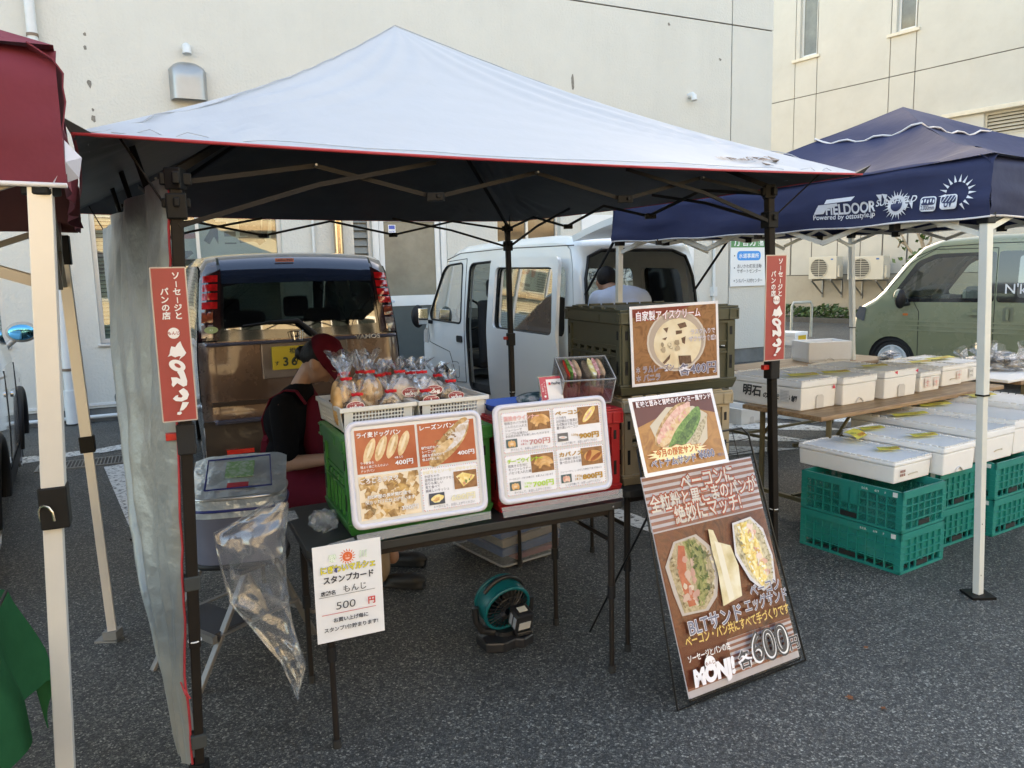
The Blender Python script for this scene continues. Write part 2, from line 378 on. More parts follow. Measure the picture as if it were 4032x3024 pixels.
def roadpaint():
    m = bpy.data.materials.new('road_paint'); m.use_nodes = True; n, l = nodes_of(m); b = n['Principled BSDF']; tc = n.new('ShaderNodeTexCoord')
    v = n.new('ShaderNodeTexVoronoi'); v.feature = 'DISTANCE_TO_EDGE'; v.inputs['Scale'].default_value = 9; l.new(tc.outputs['Object'], v.inputs['Vector'])
    no = n.new('ShaderNodeTexNoise'); no.inputs['Scale'].default_value = 26; no.inputs['Detail'].default_value = 8; l.new(tc.outputs['Object'], no.inputs['Vector'])
    r = n.new('ShaderNodeValToRGB'); r.color_ramp.elements[0].position = .36; r.color_ramp.elements[0].color = (.12, .12, .115, 1); r.color_ramp.elements[1].position = .46; r.color_ramp.elements[1].color = (.74, .74, .71, 1)
    l.new(no.outputs[0], r.inputs[0]); mr = n.new('ShaderNodeMapRange'); mr.inputs['From Max'].default_value = .025; mr.inputs['To Min'].default_value = .35; l.new(v.outputs['Distance'], mr.inputs['Value'])
    mx = n.new('ShaderNodeMix'); mx.data_type = 'RGBA'; mx.blend_type = 'MULTIPLY'; mx.inputs[0].default_value = 1; l.new(r.outputs[0], mx.inputs[6]); l.new(mr.outputs[0], mx.inputs[7])
    l.new(mx.outputs[2], b.inputs['Base Color']); b.inputs['Roughness'].default_value = .7; return m
RP = roadpaint()
def marking(pix, z=.004):
    mb = MB(); P = [gp(x, y) for x, y in pix]; mb.add([(p.x, p.y, z) for p in P], [tuple(range(len(P)))])
    return obj('road_marking', mb, RP, kind='structure')
marking([(-150, 1862), (-150, 1828), (375, 1770), (502, 1747), (502, 1768), (375, 1785)])
marking([(382, 1784), (382, 1770), (462, 1762), (460, 1775), (392, 1788)], .008)
marking([(409, 1840), (488, 1828), (560, 2010), (590, 2160), (545, 2160)])
marking([(2290, 1978), (2345, 1972), (2700, 2100), (2640, 2130), (2540, 2090), (2470, 2066)])
for k, q in enumerate([[(2860, 1800), (3150, 1769), (2870, 1794)], ]): pass
# the hatched no-parking field behind the fish stall: stripes between two long edges
for pts in ([(2872, 1795), (2872, 1757), (3148, 1768)], [(2860, 1735), (2860, 1712), (3000, 1706), (3235, 1742)], [(2860, 1688), (2860, 1665), (3120, 1668), (3330, 1692), (3230, 1697)],
            [(2990, 1646), (3010, 1626), (3360, 1640), (3560, 1664), (3480, 1670)], [(3380, 1655), (3366, 1633), (3490, 1634), (3485, 1654)], [(3460, 1617), (3520, 1598), (3605, 1598), (3600, 1616)],
            [(3600, 1585), (3640, 1566), (3802, 1566), (3802, 1584)], [(3700, 1556), (3730, 1546), (3800, 1546), (3800, 1554)]):
    marking(pts)
# drain grate
gr = root('drain_grate', 'rusty steel drain grate set in the asphalt beside the white parking line', 'drain grate', gp(360, 1822), radians(24))
STEEL = mat('galvanised', (.28, .28, .27), .45, .7, var=.2, scale=20)
mb = MB(); mb.box(-.42, .42, -.17, -.145, .0, .008).box(-.42, .42, .145, .17, 0, .008).box(-.42, -.40, -.145, .145, 0, .008).box(.40, .42, -.145, .145, 0, .008)
obj('frame', mb, STEEL, gr); mb = MB()
for i in range(28): x = -.39+i*.0289; mb.box(x, x+.008, -.145, .145, 0, .0075)
for j in range(6): y = -.12+j*.048; mb.box(-.40, .40, y, y+.006, 0, .0065)
obj('grille', mb, STEEL, gr); obj('pit', MB().add([(-.41, -.16, .003), (.41, -.16, .003), (.41, .16, .003), (-.41, .16, .003)], [(0, 1, 2, 3)]), mat('pit', (.01, .01, .01), .9, var=0), gr)
# ================================================================== WHITE BUILDING
AA = radians(26); A0 = Vector((-.16, 11.07, 0)); AD = Vector((cos(AA), sin(AA), 0)); A1 = A0+AD
MA = Matrix.Translation(A0) @ Matrix.Rotation(AA, 4, 'Z')
def fa(x, y):
    p = vp_(x, y, A0, A1)-A0; return (p.dot(AD), p.z)
STUC = mat('stucco', (.63, .61, .55), .85, var=.04, scale=1.2, bump=.6, bscale=34, bdist=.012, dirt=.16, dcol=(.45, .43, .38))
_n = STUC.node_tree.nodes; _l = STUC.node_tree.links; _t = [x for x in _n if x.type == 'TEX_NOISE' and abs(x.inputs['Scale'].default_value-2.04) < .01][0]
_m = _n.new('ShaderNodeMapping'); _m.inputs['Scale'].default_value = (1.1, 1.1, .10); _l.new([x for x in _n if x.type == 'TEX_COORD'][0].outputs['Object'], _m.inputs[0]); _l.new(_m.outputs[0], _t.inputs['Vector'])
SMOOTHW = mat('smooth_wall', (.60, .585, .54), .8, var=.05, scale=1, bump=.2, bscale=60)
DARKJ = mat('joint_filler', (.12, .11, .095), .9, var=.2, scale=3)
PLIN = mat('plinth', (.16, .165, .16), .85, var=.25, scale=4, bump=.4, bscale=30)
ALU = mat('alu_frame', (.62, .62, .60), .38, .35, var=.04)
wb = root('white_building', 'white stucco building with a dark base, windows and a glazed side door behind the stall', 'building', M=MA)
XR = fa(3028, 900)[0]; XL = -13.0; HT = 10.5; ZJ = 5.44; XJ = fa(2876, 600)[0]
# openings, measured on the facade
wl = fa(397, 1354); wr = fa(1128, 1200); win_big = (wl[0], wl[1], wr[0], 3.05)
far = (fa(-160, 1300)[0], .93, fa(26, 1300)[0], 3.05)
lo = (fa(1395, 1100)[0], .95, fa(1474, 1100)[0], 2.62)
do = (fa(1480, 1200)[0], .16, fa(1770, 1200)[0], 2.62)
w3 = (fa(1955, 900)[0], fa(2000, 1120)[1], fa(2208, 900)[0], 2.62)
HOLES = [far, win_big, lo, do, w3]
def rect_pts(a): return [(a[0], a[1]), (a[2], a[1]), (a[2], a[3]), (a[0], a[3])]
JW = .022
def wallpanel(x0, z0, x1, z1, m, holes=()):
    vs, fs = region([(x0, z0), (x1, z0), (x1, z1), (x0, z1)], [rect_pts(h) for h in holes], 3.0)
    mb = MB(); mb.add([(x, 0, z) for x, z in vs], fs)
    return obj('wall', mb, m, wb, solid=.22, off=1 if False else -1, fix=False)
def panelbox(x0, z0, x1, z1, m, holes=()):
    """a wall slab made of boxes left over between openings"""
    xs = sorted({x0, x1, *[h[0] for h in holes], *[h[2] for h in holes]}); zs = sorted({z0, z1, *[h[1] for h in holes], *[h[3] for h in holes]})
    mb = MB(); g = {}
    def vid(x, y, z):
        k = (round(x, 5), y, round(z, 5))
        if k not in g: g[k] = len(mb.v); mb.v.append(Vector((x, y, z)))
        return g[k]
    solidc = lambda i, j: 0 <= i < len(xs)-1 and 0 <= j < len(zs)-1 and not any(h[0] <= (xs[i]+xs[i+1])/2 <= h[2] and h[1] <= (zs[j]+zs[j+1])/2 <= h[3] for h in holes)
    for i in range(len(xs)-1):
        for j in range(len(zs)-1):
            if not solidc(i, j): continue
            a, b, c, d = xs[i], xs[i+1], zs[j], zs[j+1]
            mb.f.append((vid(a, 0, c), vid(b, 0, c), vid(b, 0, d), vid(a, 0, d))); mb.f.append((vid(a, .2, d), vid(b, .2, d), vid(b, .2, c), vid(a, .2, c)))
            if not solidc(i-1, j): mb.f.append((vid(a, 0, d), vid(a, .2, d), vid(a, .2, c), vid(a, 0, c)))
            if not solidc(i+1, j): mb.f.append((vid(b, 0, c), vid(b, .2, c), vid(b, .2, d), vid(b, 0, d)))
            if not solidc(i, j-1): mb.f.append((vid(a, 0, c), vid(a, .2, c), vid(b, .2, c), vid(b, 0, c)))
            if not solidc(i, j+1): mb.f.append((vid(a, 0, d), vid(b, 0, d), vid(b, .2, d), vid(a, .2, d)))
    return obj('wall_panel', mb, m, wb, fix=False)
PZ = .24
panelbox(XL, PZ, XJ-JW/2, ZJ-JW/2, STUC, HOLES)
panelbox(XJ+JW/2, PZ, XR, ZJ-JW/2, STUC)
panelbox(XL, ZJ+JW/2, XJ-JW/2, HT, STUC); panelbox(XJ+JW/2, ZJ+JW/2, XR, HT, STUC)
obj('joint_filler', MB().box(XL, XJ+.02, .022, .18, ZJ-.02, ZJ+.02).box(XJ-.02, XJ+.02, .022, .18, PZ, ZJ-.03).box(XJ-.02, XJ+.02, .022, .18, ZJ+.03, HT).box(XJ+.03, XR-.01, .022, .18, ZJ-.02, ZJ+.02), DARKJ, wb)
obj('plinth', MB().box(XL, do[0]-.05, .02, .3, 0, PZ).box(do[2]+.05, XR-.02, .02, .3, 0, PZ).box(do[0]-.05, do[2]+.05, -.25, .3, 0, .14), PLIN, wb)
obj('base_ledge', MB().box(XL, do[0]-.1, -.012, .02, PZ-.05, PZ-.02), mat('ledge', (.7, .7, .68), .7), wb)
obj('building_core', MB().box(XL, XR-.02, .45, 9, 0, HT-.1), mat('dark_core', (.08, .08, .075), .9, var=0), wb)
obj('side_wall', MB().box(XR-.2, XR, .2, 9, 0, HT), STUC, wb); obj('roof', MB().box(XL, XR, 0, 9, HT, HT+.25), PLIN, wb)
GLS = mat('window_glass', (.02, .025, .022), .04, var=0, spec=.9)
FROST = mat('frosted_glass', (.20, .19, .15), .22, var=.25, scale=2.5, bump=.6, bscale=220, spec=.8)
BLIND = mat('blind_slat', (.44, .47, .42), .5, var=.03)
def window(h, nm='window', sill=True, div=(), fr=.05, depth=.07, gl=None):
    x0, z0, x1, z1 = h; mb = MB()
    mb.box(x0, x1, depth, depth+.06, z0, z0+fr).box(x0, x1, depth, depth+.06, z1-fr, z1).box(x0, x0+fr, depth, depth+.06, z0+fr, z1-fr).box(x1-fr, x1, depth, depth+.06, z0+fr, z1-fr)
    for d in div: mb.box(d-.02, d+.02, depth+.005, depth+.055, z0+fr, z1-fr)
    w = obj(nm, mb, ALU, wb, bevel=.004)
    obj('pane', MB().box(x0+fr, x1-fr, depth+.03, depth+.036, z0+fr, z1-fr), gl or GLS, w)
    if sill: obj('sill', MB().box(x0-.03, x1+.03, -.035, .07, z0-.03, z0), ALU, w, bevel=.004)
    return w
def blind(h, parent, gap=.045, y=.19, m=None, tilt=.012):
    mb = MB(); z = h[1]+.05
    while z < h[3]-.05:
        mb.add([(h[0]+.05, y-tilt, z), (h[2]-.05, y-tilt, z), (h[2]-.05, y+tilt, z+gap*.8), (h[0]+.05, y+tilt, z+gap*.8)], [(0, 1, 2, 3)]); z += gap
    return obj('blind', mb, m or BLIND, parent, kind='stuff')
CLG = film('clear_glass', (.86, .9, .87), .02, .02, 0, f0=.09)
w = window(far, gl=CLG, div=((far[0]+far[2])/2,)); blind(far, w)
md = fa(775, 870)[0]
w = window(win_big, gl=CLG, div=(md, (win_big[0]+md)/2)); blind(win_big, w)
# paper notice letters inside the big window
pr = Print(); PAPER = (.40, .43, .39)
def fq(x0, y0, x1, y1):
    a = fa(x0, y1); b = fa(x1, y0); return a[0], a[1], b[0]-a[0], b[1]-a[1]
x, z, ww, hh = fq(790, 780, 1118, 990); pr.rect(x, z-.25, ww, hh+.35, PAPER)
x2, z2, w2, h2 = fq(650, 780, 768, 1020); pr.rect(x2, z2, w2, h2+.1, PAPER)
DK = (.07, .065, .05)
zc = fa(880, 940)[1]; sz = fa(880, 850)[1]-zc+.22
pr.text('活', fa(885, 900)[0], zc, sz, DK, .04, 'c'); pr.text('動', fa(1025, 900)[0], zc, sz, DK, .04, 'c')
pr.text('に', fa(718, 900)[0], zc+.02, sz*.8, (.42, .12, .07), .04, 'c'); pr.text('る', fa(722, 960)[0], zc-.42, sz*.75, DK, .03, 'c')
pr.build('notice_sheet', w, Matrix.Translation((0, .10+.065, 0)))
# jalousie window left of the door
w = obj('window', MB().box(lo[0], lo[2], .07, .13, lo[1], lo[1]+.04).box(lo[0], lo[2], .07, .13, lo[3]-.04, lo[3]).box(lo[0], lo[0]+.04, .07, .13, lo[1]+.04, lo[3]-.04).box(lo[2]-.04, lo[2], .07, .13, lo[1]+.04, lo[3]-.04), ALU, wb)
mb = MB(); z = lo[1]+.05
while z < lo[3]-.1: mb.add([(lo[0]+.04, .09, z), (lo[2]-.04, .09, z), (lo[2]-.04, .125, z+.095), (lo[0]+.04, .125, z+.095)], [(0, 1, 2, 3)]); z += .1
obj('glass_louvres', mb, FROST, w, solid=.006)
# glazed side door
x0, z0, x1, z1 = do; fr = .07; ix0 = x0+.10; ix1 = x1-.09
zr = fa(1640, 1183)[1]; zt = fa(1640, 872)[1]
WH = mat('white_frame', (.74, .74, .72), .4, var=.03)
obj('door_frame', MB().box(x0, x0+.09, .02, .14, z0, z1).box(x1-.08, x1, .02, .14, z0, z1).box(x0+.09, x1-.08, .02, .14, z1-.10, z1), WH, wb, bevel=.006)
dr = obj('door', MB().box(ix0, ix0+fr, .05, .09, z0+.02, z1-.12).box(ix1-fr, ix1, .05, .09, z0+.02, z1-.12).box(ix0+fr, ix1-fr, .05, .09, zt, z1-.12)
         .box(ix0+fr, ix1-fr, .05, .09, zr-.07, zr+.07).box(ix0+fr, ix1-fr, .05, .09, z0+.02, z0+.14), WH, wb, bevel=.004)
obj('pane', MB().box(ix0+fr, ix1-fr, .066, .074, zr+.07, zt), FROST, dr)
obj('lower_panel', MB().box(ix0+fr, ix1-fr, .066, .076, z0+.14, zr-.07), mat('grey_panel', (.085, .095, .09), .35, var=.15, scale=2, bump=.3, bscale=300), dr)
mb = MB(); mb.cyl((ix0+.035, .05, zr+.0), (ix0+.035, .0, zr+.0), .012).tube([(ix0+.035, 0, zr), (ix0+.09, -.01, zr), (ix0+.16, -.005, zr-.004)], .009).cyl((ix0+.035, .05, zr+.16), (ix0+.035, .035, zr+.16), .018)
obj('handle', mb, mat('chrome', (.7, .7, .7), .15, 1, var=0), dr, smooth=40)
pr = Print(); a = fa(1535, 922); b = fa(1562, 884); pr.rect(a[0], a[1], b[0]-a[0], b[1]-a[1], (.8, .8, .82)); pr.rect(a[0]+.01, a[1]+(b[1]-a[1])*.55, b[0]-a[0]-.02, (b[1]-a[1])*.38, (.05, .1, .45))
pr.text('ALSOK', (a[0]+b[0])/2, a[1]+(b[1]-a[1])*.22, .03, (.05, .1, .4), .02, 'c', w=(b[0]-a[0])*.8); pr.build('sticker', dr, Matrix.Translation((0, .062, 0)))
w = window(w3, div=((w3[0]+w3[2])/2,), gl=mat('brown_reflection_glass', (.10, .075, .05), .05, var=.3, scale=2, spec=.9))  # brownish reflection painted into the pane's base colour
# pipes, conduit, vents on the wall
PVC = mat('pvc', (.66, .67, .66), .4, var=.05)
xd = fa(288, 1640)[0]
dp = obj('downpipe', MB().cyl((xd, -.08, .36), (xd, -.08, HT), .05, n=16).cyl((xd, -.08, .02), (xd, -.08, .40), .068, n=16), PVC, wb, smooth=40)
mb = MB()
for z in (.62, 2.1, 4.2, 6.5): mb.cyl((xd, -.08, z), (xd, -.08, z+.03), .058, n=16).box(xd-.01, xd+.01, -.08, 0, z, z+.03)
obj('clamp', mb, mat('rust_metal', (.22, .16, .12), .6, .5), dp)
obj('conduit', MB().tube([(XL, -.05, .07), (xd-.3, -.05, .07), (do[0]-.4, -.05, .07)], .022), PVC, wb, smooth=60)
xc = fa(1326, 900)[0]; obj('steel_pipe', MB().cyl((xc, -.07, .3), (xc, -.07, 3.2), .06, n=16), mat('bronze_pipe', (.55, .42, .28), .18, .9, var=.1), wb, smooth=60)
xc = fa(1230, 900)[0]; obj('conduit', MB().cyl((xc, -.03, .3), (xc, -.03, 3.4), .018, n=10), PVC, wb, smooth=60)
xc = fa(2806, 1000)[0]; obj('conduit', MB().cyl((xc, -.04, .24), (xc, -.04, fa(2806, 800)[1]), .025, n=10).box(xc-.04, xc+.04, -.08, 0, 1.15, 1.3), PVC, wb, smooth=60)
# vent hood
a = fa(672, 395); b = fa(808, 252)
def hoodpt(u, v):
    x = a[0]+(b[0]-a[0])*u; z = a[1]+(b[1]-a[1])*v
    e = (1-abs(2*u-1)**4)**.5; t = max(0, 1-v)**.3
    top = 1-(max(0, v-.55)/.45)**2; zz = z if v < .75 else z-(abs(2*u-1)**3)*.10*(v-.75)/.25
    return (x, -.16*e**.6*max(.0, top)**.5-.005, zz)
obj('vent_hood', MB().grid(hoodpt, 14, 12), mat('hood_metal', (.38, .385, .38), .4, .6, var=.08, scale=3), wb, smooth=60, solid=.006)
for px, py in ((733, 205), (2716, 388)):
    x, z = fa(px, py); obj('pipe_elbow', MB().tube([(x, .02, z+.04), (x, -.06, z+.04), (x, -.10, z+.015), (x, -.11, z-.05)], [.045, .047, .045, .048], n=14), PVC, wb, smooth=50)
# scuffs and holes in the stucco
SC = mat('scuff', (.22, .20, .17), .9, var=.3, scale=30); mb = MB(); rnd = random.Random(3)
for px, py, w_, h_ in ((352, 330, .035, .06), (368, 468, .03, .05), (333, 135, .02, .03), (335, 188, .02, .03), (366, 432, .015, .03), (2255, 320, .03, .14), (2634, 96, .03, .03), (2836, 235, .035, .03)):
    x, z = fa(px, py); n = 9; pts = []
    for i in range(n): t = 2*pi*i/n; r = rnd.uniform(.3, .6); pts.append((x+w_*r*cos(t)*1.6, -.003, z+h_*r*sin(t)*1.6))
    mb.add(pts, [tuple(range(n))])
obj('scuff_marks', mb, SC, wb, kind='stuff')
# damp streak below the big window
ST = mat('damp_stain', (.19, .19, .17), .9, var=.3, scale=20); mb = MB()
for px, y0, y1, w_ in ((447, 1365, 1420, .04), (455, 1410, 1500, .05), (460, 1480, 1590, .05), (474, 1560, 1620, .05), (468, 1500, 1560, .05)):
    for k in range(10):
        x, zt_ = fa(px+rnd.uniform(-6, 6), rnd.uniform(y0, y1)); n = 7; r0 = rnd.uniform(.2, .5)
        mb.add([(x+w_*r0*cos(2*pi*i/n)*rnd.uniform(.3, .8), -.002-.0004*k, zt_+w_*1.0*sin(2*pi*i/n)*rnd.uniform(.4, 1)) for i in range(n)], [tuple(range(n))])
obj('damp_streak', mb, ST, wb, kind='stuff')
# ---- wall signs
def wallsign(name, label, cat, x0, z0, x1, z1, fill, y=-.03):
    r = root(name, label, cat, M=MA @ Matrix.Translation((x0, y, z0)))
    obj('panel', MB().box(0, x1-x0, 0, .02, 0, z1-z0), mat('sign_white', (.78, .79, .80), .3, var=.02), r, bevel=.003)
    p = Print(); fill(p, x1-x0, z1-z0); p.build('print', r); return r
xs0, zs0 = fa(2871, 1129); xs1 = fa(3011, 1124)[0]; zs1 = zs0+1.02
def f(p, w, h):
    zg = fa(2871, 975)[1]-zs0
    p.rect(0, zg, w, h-zg, (.07, .24, .09)); p.text('庁舎分館', w/2, zg+.04, .155, (.85, .85, .85), .02, 'c', w=w*.82)
    zp = zg-.215; p.poly(rr(w*.17, zp, w*.83, zp+.155, .06), (.02, .28, .75)); p.text('水道事業所', w*.5, zp+.045, .085, (.85, .88, .9), .015, 'c', w=w*.56)
    p.text('あいかわ町民活動', w*.17, zp-.125, .078, (.12, .12, .14), .01, w=w*.68); p.text('サポートセンター', w*.17, zp-.205, .078, (.12, .12, .14), .01, w=w*.66)
    p.text('シルバー人材センター', w*.14, zp-.365, .078, (.12, .12, .14), .01, w=w*.74)
    for z in (zp+.08, zp-.12, zp-.335): p.ell(w*.1, z, .012, .012, (.1, .1, .1)); p.k -= 1
wallsign('office_sign', 'green and white Japanese office sign with a blue oval on the white wall', 'sign', xs0, zs0, xs1, zs1, f)
xs0, zs0 = fa(2290, 1112); xs1 = fa(2560, 1092)[0]; zs1 = zs0+1.0
def f(p, w, h):
    T_ = (.12, .12, .13); sw = w
    for i, (t, px, py) in enumerate((('体の不自由な方や', 2382, 1046), ('身体内部に障害をもつ', 2350, 1076), ('妊娠中などのための駐車', 2312, 1105))):
        q = fa(px, py); s = .145; p.text(t, q[0]-xs0, q[1]-zs0+.015, s, T_, .012)
wallsign('parking_notice', 'white wall notice in black Japanese letters, seen through the open van', 'sign', xs0, zs0, xs0+2.1, zs1, f)
# ================================================================== CREAM BUILDING
BA = radians(-54); B0 = Vector((9.10, 23.79, 0)); BD = Vector((cos(BA), sin(BA), 0)); B1 = B0+BD
MBm = Matrix.Translation(B0) @ Matrix.Rotation(BA, 4, 'Z')
def fb(x, y):
    p = vp_(x, y, B0, B1)-B0; return (p.dot(BD), p.z)
CREAM = mat('cream_wall', (.54, .515, .45), .8, var=.06, scale=1.1, bump=.25, bscale=25, dirt=.2, dcol=(.42, .36, .26))
cb = root('cream_building', 'cream panelled building with slim windows rising behind the blue canopy', 'building', M=MBm)
XB0, XB1, HB = -8.0, 16.0, 14.5
zj = 6.67; zl = 1.36; xj = [fb(3122, 600)[0], fb(3207, 600)[0], fb(3497, 400)[0], fb(3597, 400)[0]]
zs = fb(3170, 225)[1]; zs2 = fb(3555, 120)[1]; zwin = (zs+zs2)/2
zled = fb(3840, 440)[1]
xs_ = [XB0, fb(3193, 1000)[0]-3.9]+xj+[XB1]; xs_ = sorted(xs_)
g = .025; wins = [(xj[0]+.14, zwin, xj[1]-.03, HB-1.5), (xj[2]+.14, zwin, xj[3]-.03, HB-1.5)]
wb_keep = wb; wb = cb
for i in range(len(xs_)-1):
    a, b = xs_[i]+g/2, xs_[i+1]-g/2
    hs = [h for h in wins if h[0] > a and h[2] < b]
    hs2 = []
    if b > fb(3900, 480)[0]:
        x0_ = fb(3872, 500)[0]; hs2 = [(x0_, fb(3872, 548)[1], x0_+2.6, fb(3872, 446)[1])]
    panelbox(a, zj+g/2, b, HB, CREAM, hs)
    if i == len(xs_)-2: panelbox(a, zl+g/2, b, zj-g/2, CREAM, hs2); LOUV = hs2[0]
    else: panelbox(a, zl+g/2, b, zj-g/2, CREAM)
obj('joint_filler', MB().box(XB0, XB1, .03, .15, zj-.03, zj+.03).box(XB0, XB1, .03, .15, zl-.03, zl+.03), DARKJ, cb)
mb = MB()
for x in xs_[1:-1]: mb.box(x-.03, x+.03, .03, .15, zl+.04, zj-.04).box(x-.03, x+.03, .03, .15, zj+.04, zwin-.1)
obj('joint_filler', mb, mat('joint_brown', (.2, .15, .1), .9, var=.1), cb)
obj('lower_wall', MB().box(XB0, XB1, -.02, .3, 0, zl-g/2), mat('beige_render', (.42, .37, .29), .85, var=.08, scale=1.5, bump=.3, bscale=30, dirt=.35, dcol=(.25, .2, .15)), cb)
mb = MB(); 
for px in (3115, 3195, 3296, 3386, 3474, 3572): x = fb(px, 1000)[0]; mb.box(x-.012, x+.012, -.004, .02, zl+.02, zl+2.6)
obj('panel_joint', mb, DARKJ, cb)
obj('building_core', MB().box(XB0, XB1, .5, 8, 0, HB), mat('dark_core', (.08, .08, .075)), cb)
obj('coping', MB().box(fb(3713, 460)[0], XB1, -.10, -.0, zled-.06, zled+.06), mat('cream_trim', (.66, .6, .48), .6), cb, bevel=.02)
GREENISH = mat('dim_glass', (.17, .165, .125), .15, var=.35, scale=1.5, spec=.8)
for h in wins:
    w = window(h, sill=False, fr=.07, depth=.1, gl=GREENISH); obj('sill', MB().box(h[0]-.22, h[2]+.12, -.07, .1, h[1]-.1, h[1]-.02), mat('cream_trim', (.66, .6, .48), .6), w)
lv = obj('vent_louvre', MB().box(LOUV[0], LOUV[2], .05, .1, LOUV[1], LOUV[1]+.06).box(LOUV[0], LOUV[2], .05, .1, LOUV[3]-.06, LOUV[3]).box(LOUV[0], LOUV[0]+.06, .05, .1, LOUV[1]+.06, LOUV[3]-.06), mat('cream_metal', (.5, .45, .35), .5), cb)
z = LOUV[1]+.07
sl0 = None
while z < LOUV[3]-.1:
    o = obj('slat', MB().add([(0, 0, 0), (LOUV[2]-LOUV[0]-.06, 0, 0), (LOUV[2]-LOUV[0]-.06, .06, .07), (0, .06, .07)], [(0, 1, 2, 3)]), MATS['cream_metal'], lv, solid=.008, M=Matrix.Translation((LOUV[0]+.06, .06, z))) if sl0 is None else sl0.copy()
    if sl0 is None: sl0 = o
    else: COL.objects.link(o); o.matrix_local = Matrix.Translation((LOUV[0]+.06, .06, z))
    z += .085
wb = wb_keep
# ac units on brackets
def acunit(px0, px1, py0, py1, label, k):
    a = fb(px0, py1); b = fb(px1, py1); z1 = fb((px0+px1)/2, py0)[1]; w_ = b[0]-a[0]; h_ = z1-a[1]; z0 = a[1]
    r = root('ac_unit', label, 'air conditioner', M=MBm @ Matrix.Translation((a[0], -.62, z0)), group='outdoor air conditioner units on the cream wall')
    body = mat('ac_cream', (.60, .56, .46), .45, var=.04)
    obj('casing', MB().box(0, w_, 0, .34, 0, h_), body, r, bevel=.015)
    c = (w_*.38, 0, h_*.5); R_ = h_*.42
    mb = MB(); mb.cyl((c[0], -.004, c[2]), (c[0], .0, c[2]), R_, n=28); obj('fan_opening', mb, mat('ac_dark', (.09, .085, .07), .6), r)
    mb = MB()
    for q in range(9): zz = c[2]-R_+R_*2*(q+.5)/9; hw = sqrt(max(0, R_*R_-(zz-c[2])**2)); mb.box(c[0]-hw, c[0]+hw, -.012, -.006, zz-.006, zz+.006)
    mb.box(c[0]-.006, c[0]+.006, -.014, -.006, c[2]-R_, c[2]+R_); mb.tube([(c[0]+R_*cos(t*pi/14), -.012, c[2]+R_*sin(t*pi/14)) for t in range(28)], .012, 6, True)
    obj('grille', mb, body, r)
    mb = MB()
    for x in (w_*.12, w_*.82): mb.box(x-.02, x+.02, -.02, .6, -.05, -.0).bar((x, .0, -.04), (x, .58, -.46), .035).box(x-.02, x+.02, .56, .6, -.55, 0)
    obj('bracket', mb, STEEL, r)
    obj('valve_cover', MB().box(w_, w_+.07, .05, .25, .05, h_*.6), body, r, bevel=.01)
    obj('badge', MB().box(w_*.8, w_*.88, -.004, 0, h_*.84, h_*.9), mat('ac_badge', (.05, .15, .4)), r)
    return r
acunit(3230, 3338, 1010, 1098, 'cream air conditioner with a dark fan grille, the one nearer the white building', 0)
acunit(3382, 3522, 1008, 1100, 'cream air conditioner with a pale fan grille, the one nearer the green van', 1)
# kerb and planting strip below the cream wall
obj('kerb', MB(MBm).box(XB0, XB1, -1.05, -.9, 0, .14), mat('kerb_concrete', (.09, .085, .075), .9, var=.2), kind='structure')
LEAF = food('hedge_leaf', [(.02, .045, .012), (.05, .10, .025), (.10, .15, .04)], 9, .55, 0)
mb = MB(MBm); rnd = random.Random(5)
for i in range(5200):
    x = rnd.uniform(XB0, XB1); h_ = .22+.20*noise.noise(Vector((x*1.3, 2, 0)))+.12; y = rnd.uniform(-.88, -.3); z = rnd.uniform(.1, max(.16, h_+.1))
    s_ = rnd.uniform(.04, .09); d = Vector((rnd.uniform(-1, 1), rnd.uniform(-1, 1), rnd.uniform(-.3, 1))).normalized(); u = d.orthogonal().normalized()*s_; v = d.cross(u).normalized()*s_*.6
    c = Vector((x, y, z)); mb.add([c-u, c-v, c+u, c+v], [(0, 1, 2, 3)])
o = obj('ground_cover', mb, LEAF, kind='stuff', fix=False, label='low ivy growing between the kerb and the cream wall')
obj('soil', MB(MBm).box(XB0, XB1, -.9, -.02, 0, .12), mat('soil', (.06, .045, .03), .95, var=.3, scale=8), kind='structure')
# small bare tree beside the green van
tb = gp(3700, 1275)*1.0; tb.z = 0
c0 = MBm @ Vector((fb(3640, 1000)[0], -1.6, 0)); tr = root('small_tree', 'small pale-barked tree with crooked bare branches and few leaves behind the green van', 'tree', c0)
BARK = mat('pale_bark', (.36, .29, .2), .9, var=.25, scale=20, bump=.5, bscale=50)
T0 = c0
def tp(px, py): p = vp_(px, py, (c0.x, c0.y), (c0.x+BD.x, c0.y+BD.y)); return p-c0
mb = MB(); P = [Vector((0, 0, 0)), tp(3645, 1080), tp(3650, 1020), tp(3632, 960), tp(3610, 905), tp(3600, 840)]
mb.tube(P, [.07, .055, .05, .045, .035, .02], 8); obj('trunk', mb, BARK, tr, smooth=60)
for br in ([(3645, 1045), (3600, 1000), (3560, 960), (3515, 925), (3500, 915)], [(3560, 960), (3545, 955), (3535, 975)], [(3640, 985), (3665, 950), (3670, 900), (3680, 850)], [(3630, 950), (3648, 905)], [(3645, 1060), (3700, 1010), (3720, 960)], [(3600, 1000), (3580, 985), (3548, 920)]):
    q = [tp(*b) for b in br]; obj('branch', MB().tube(q, [.035*(1-.6*i/len(q)) for i in range(len(q))], 6), BARK, tr, smooth=60)
mb = MB()
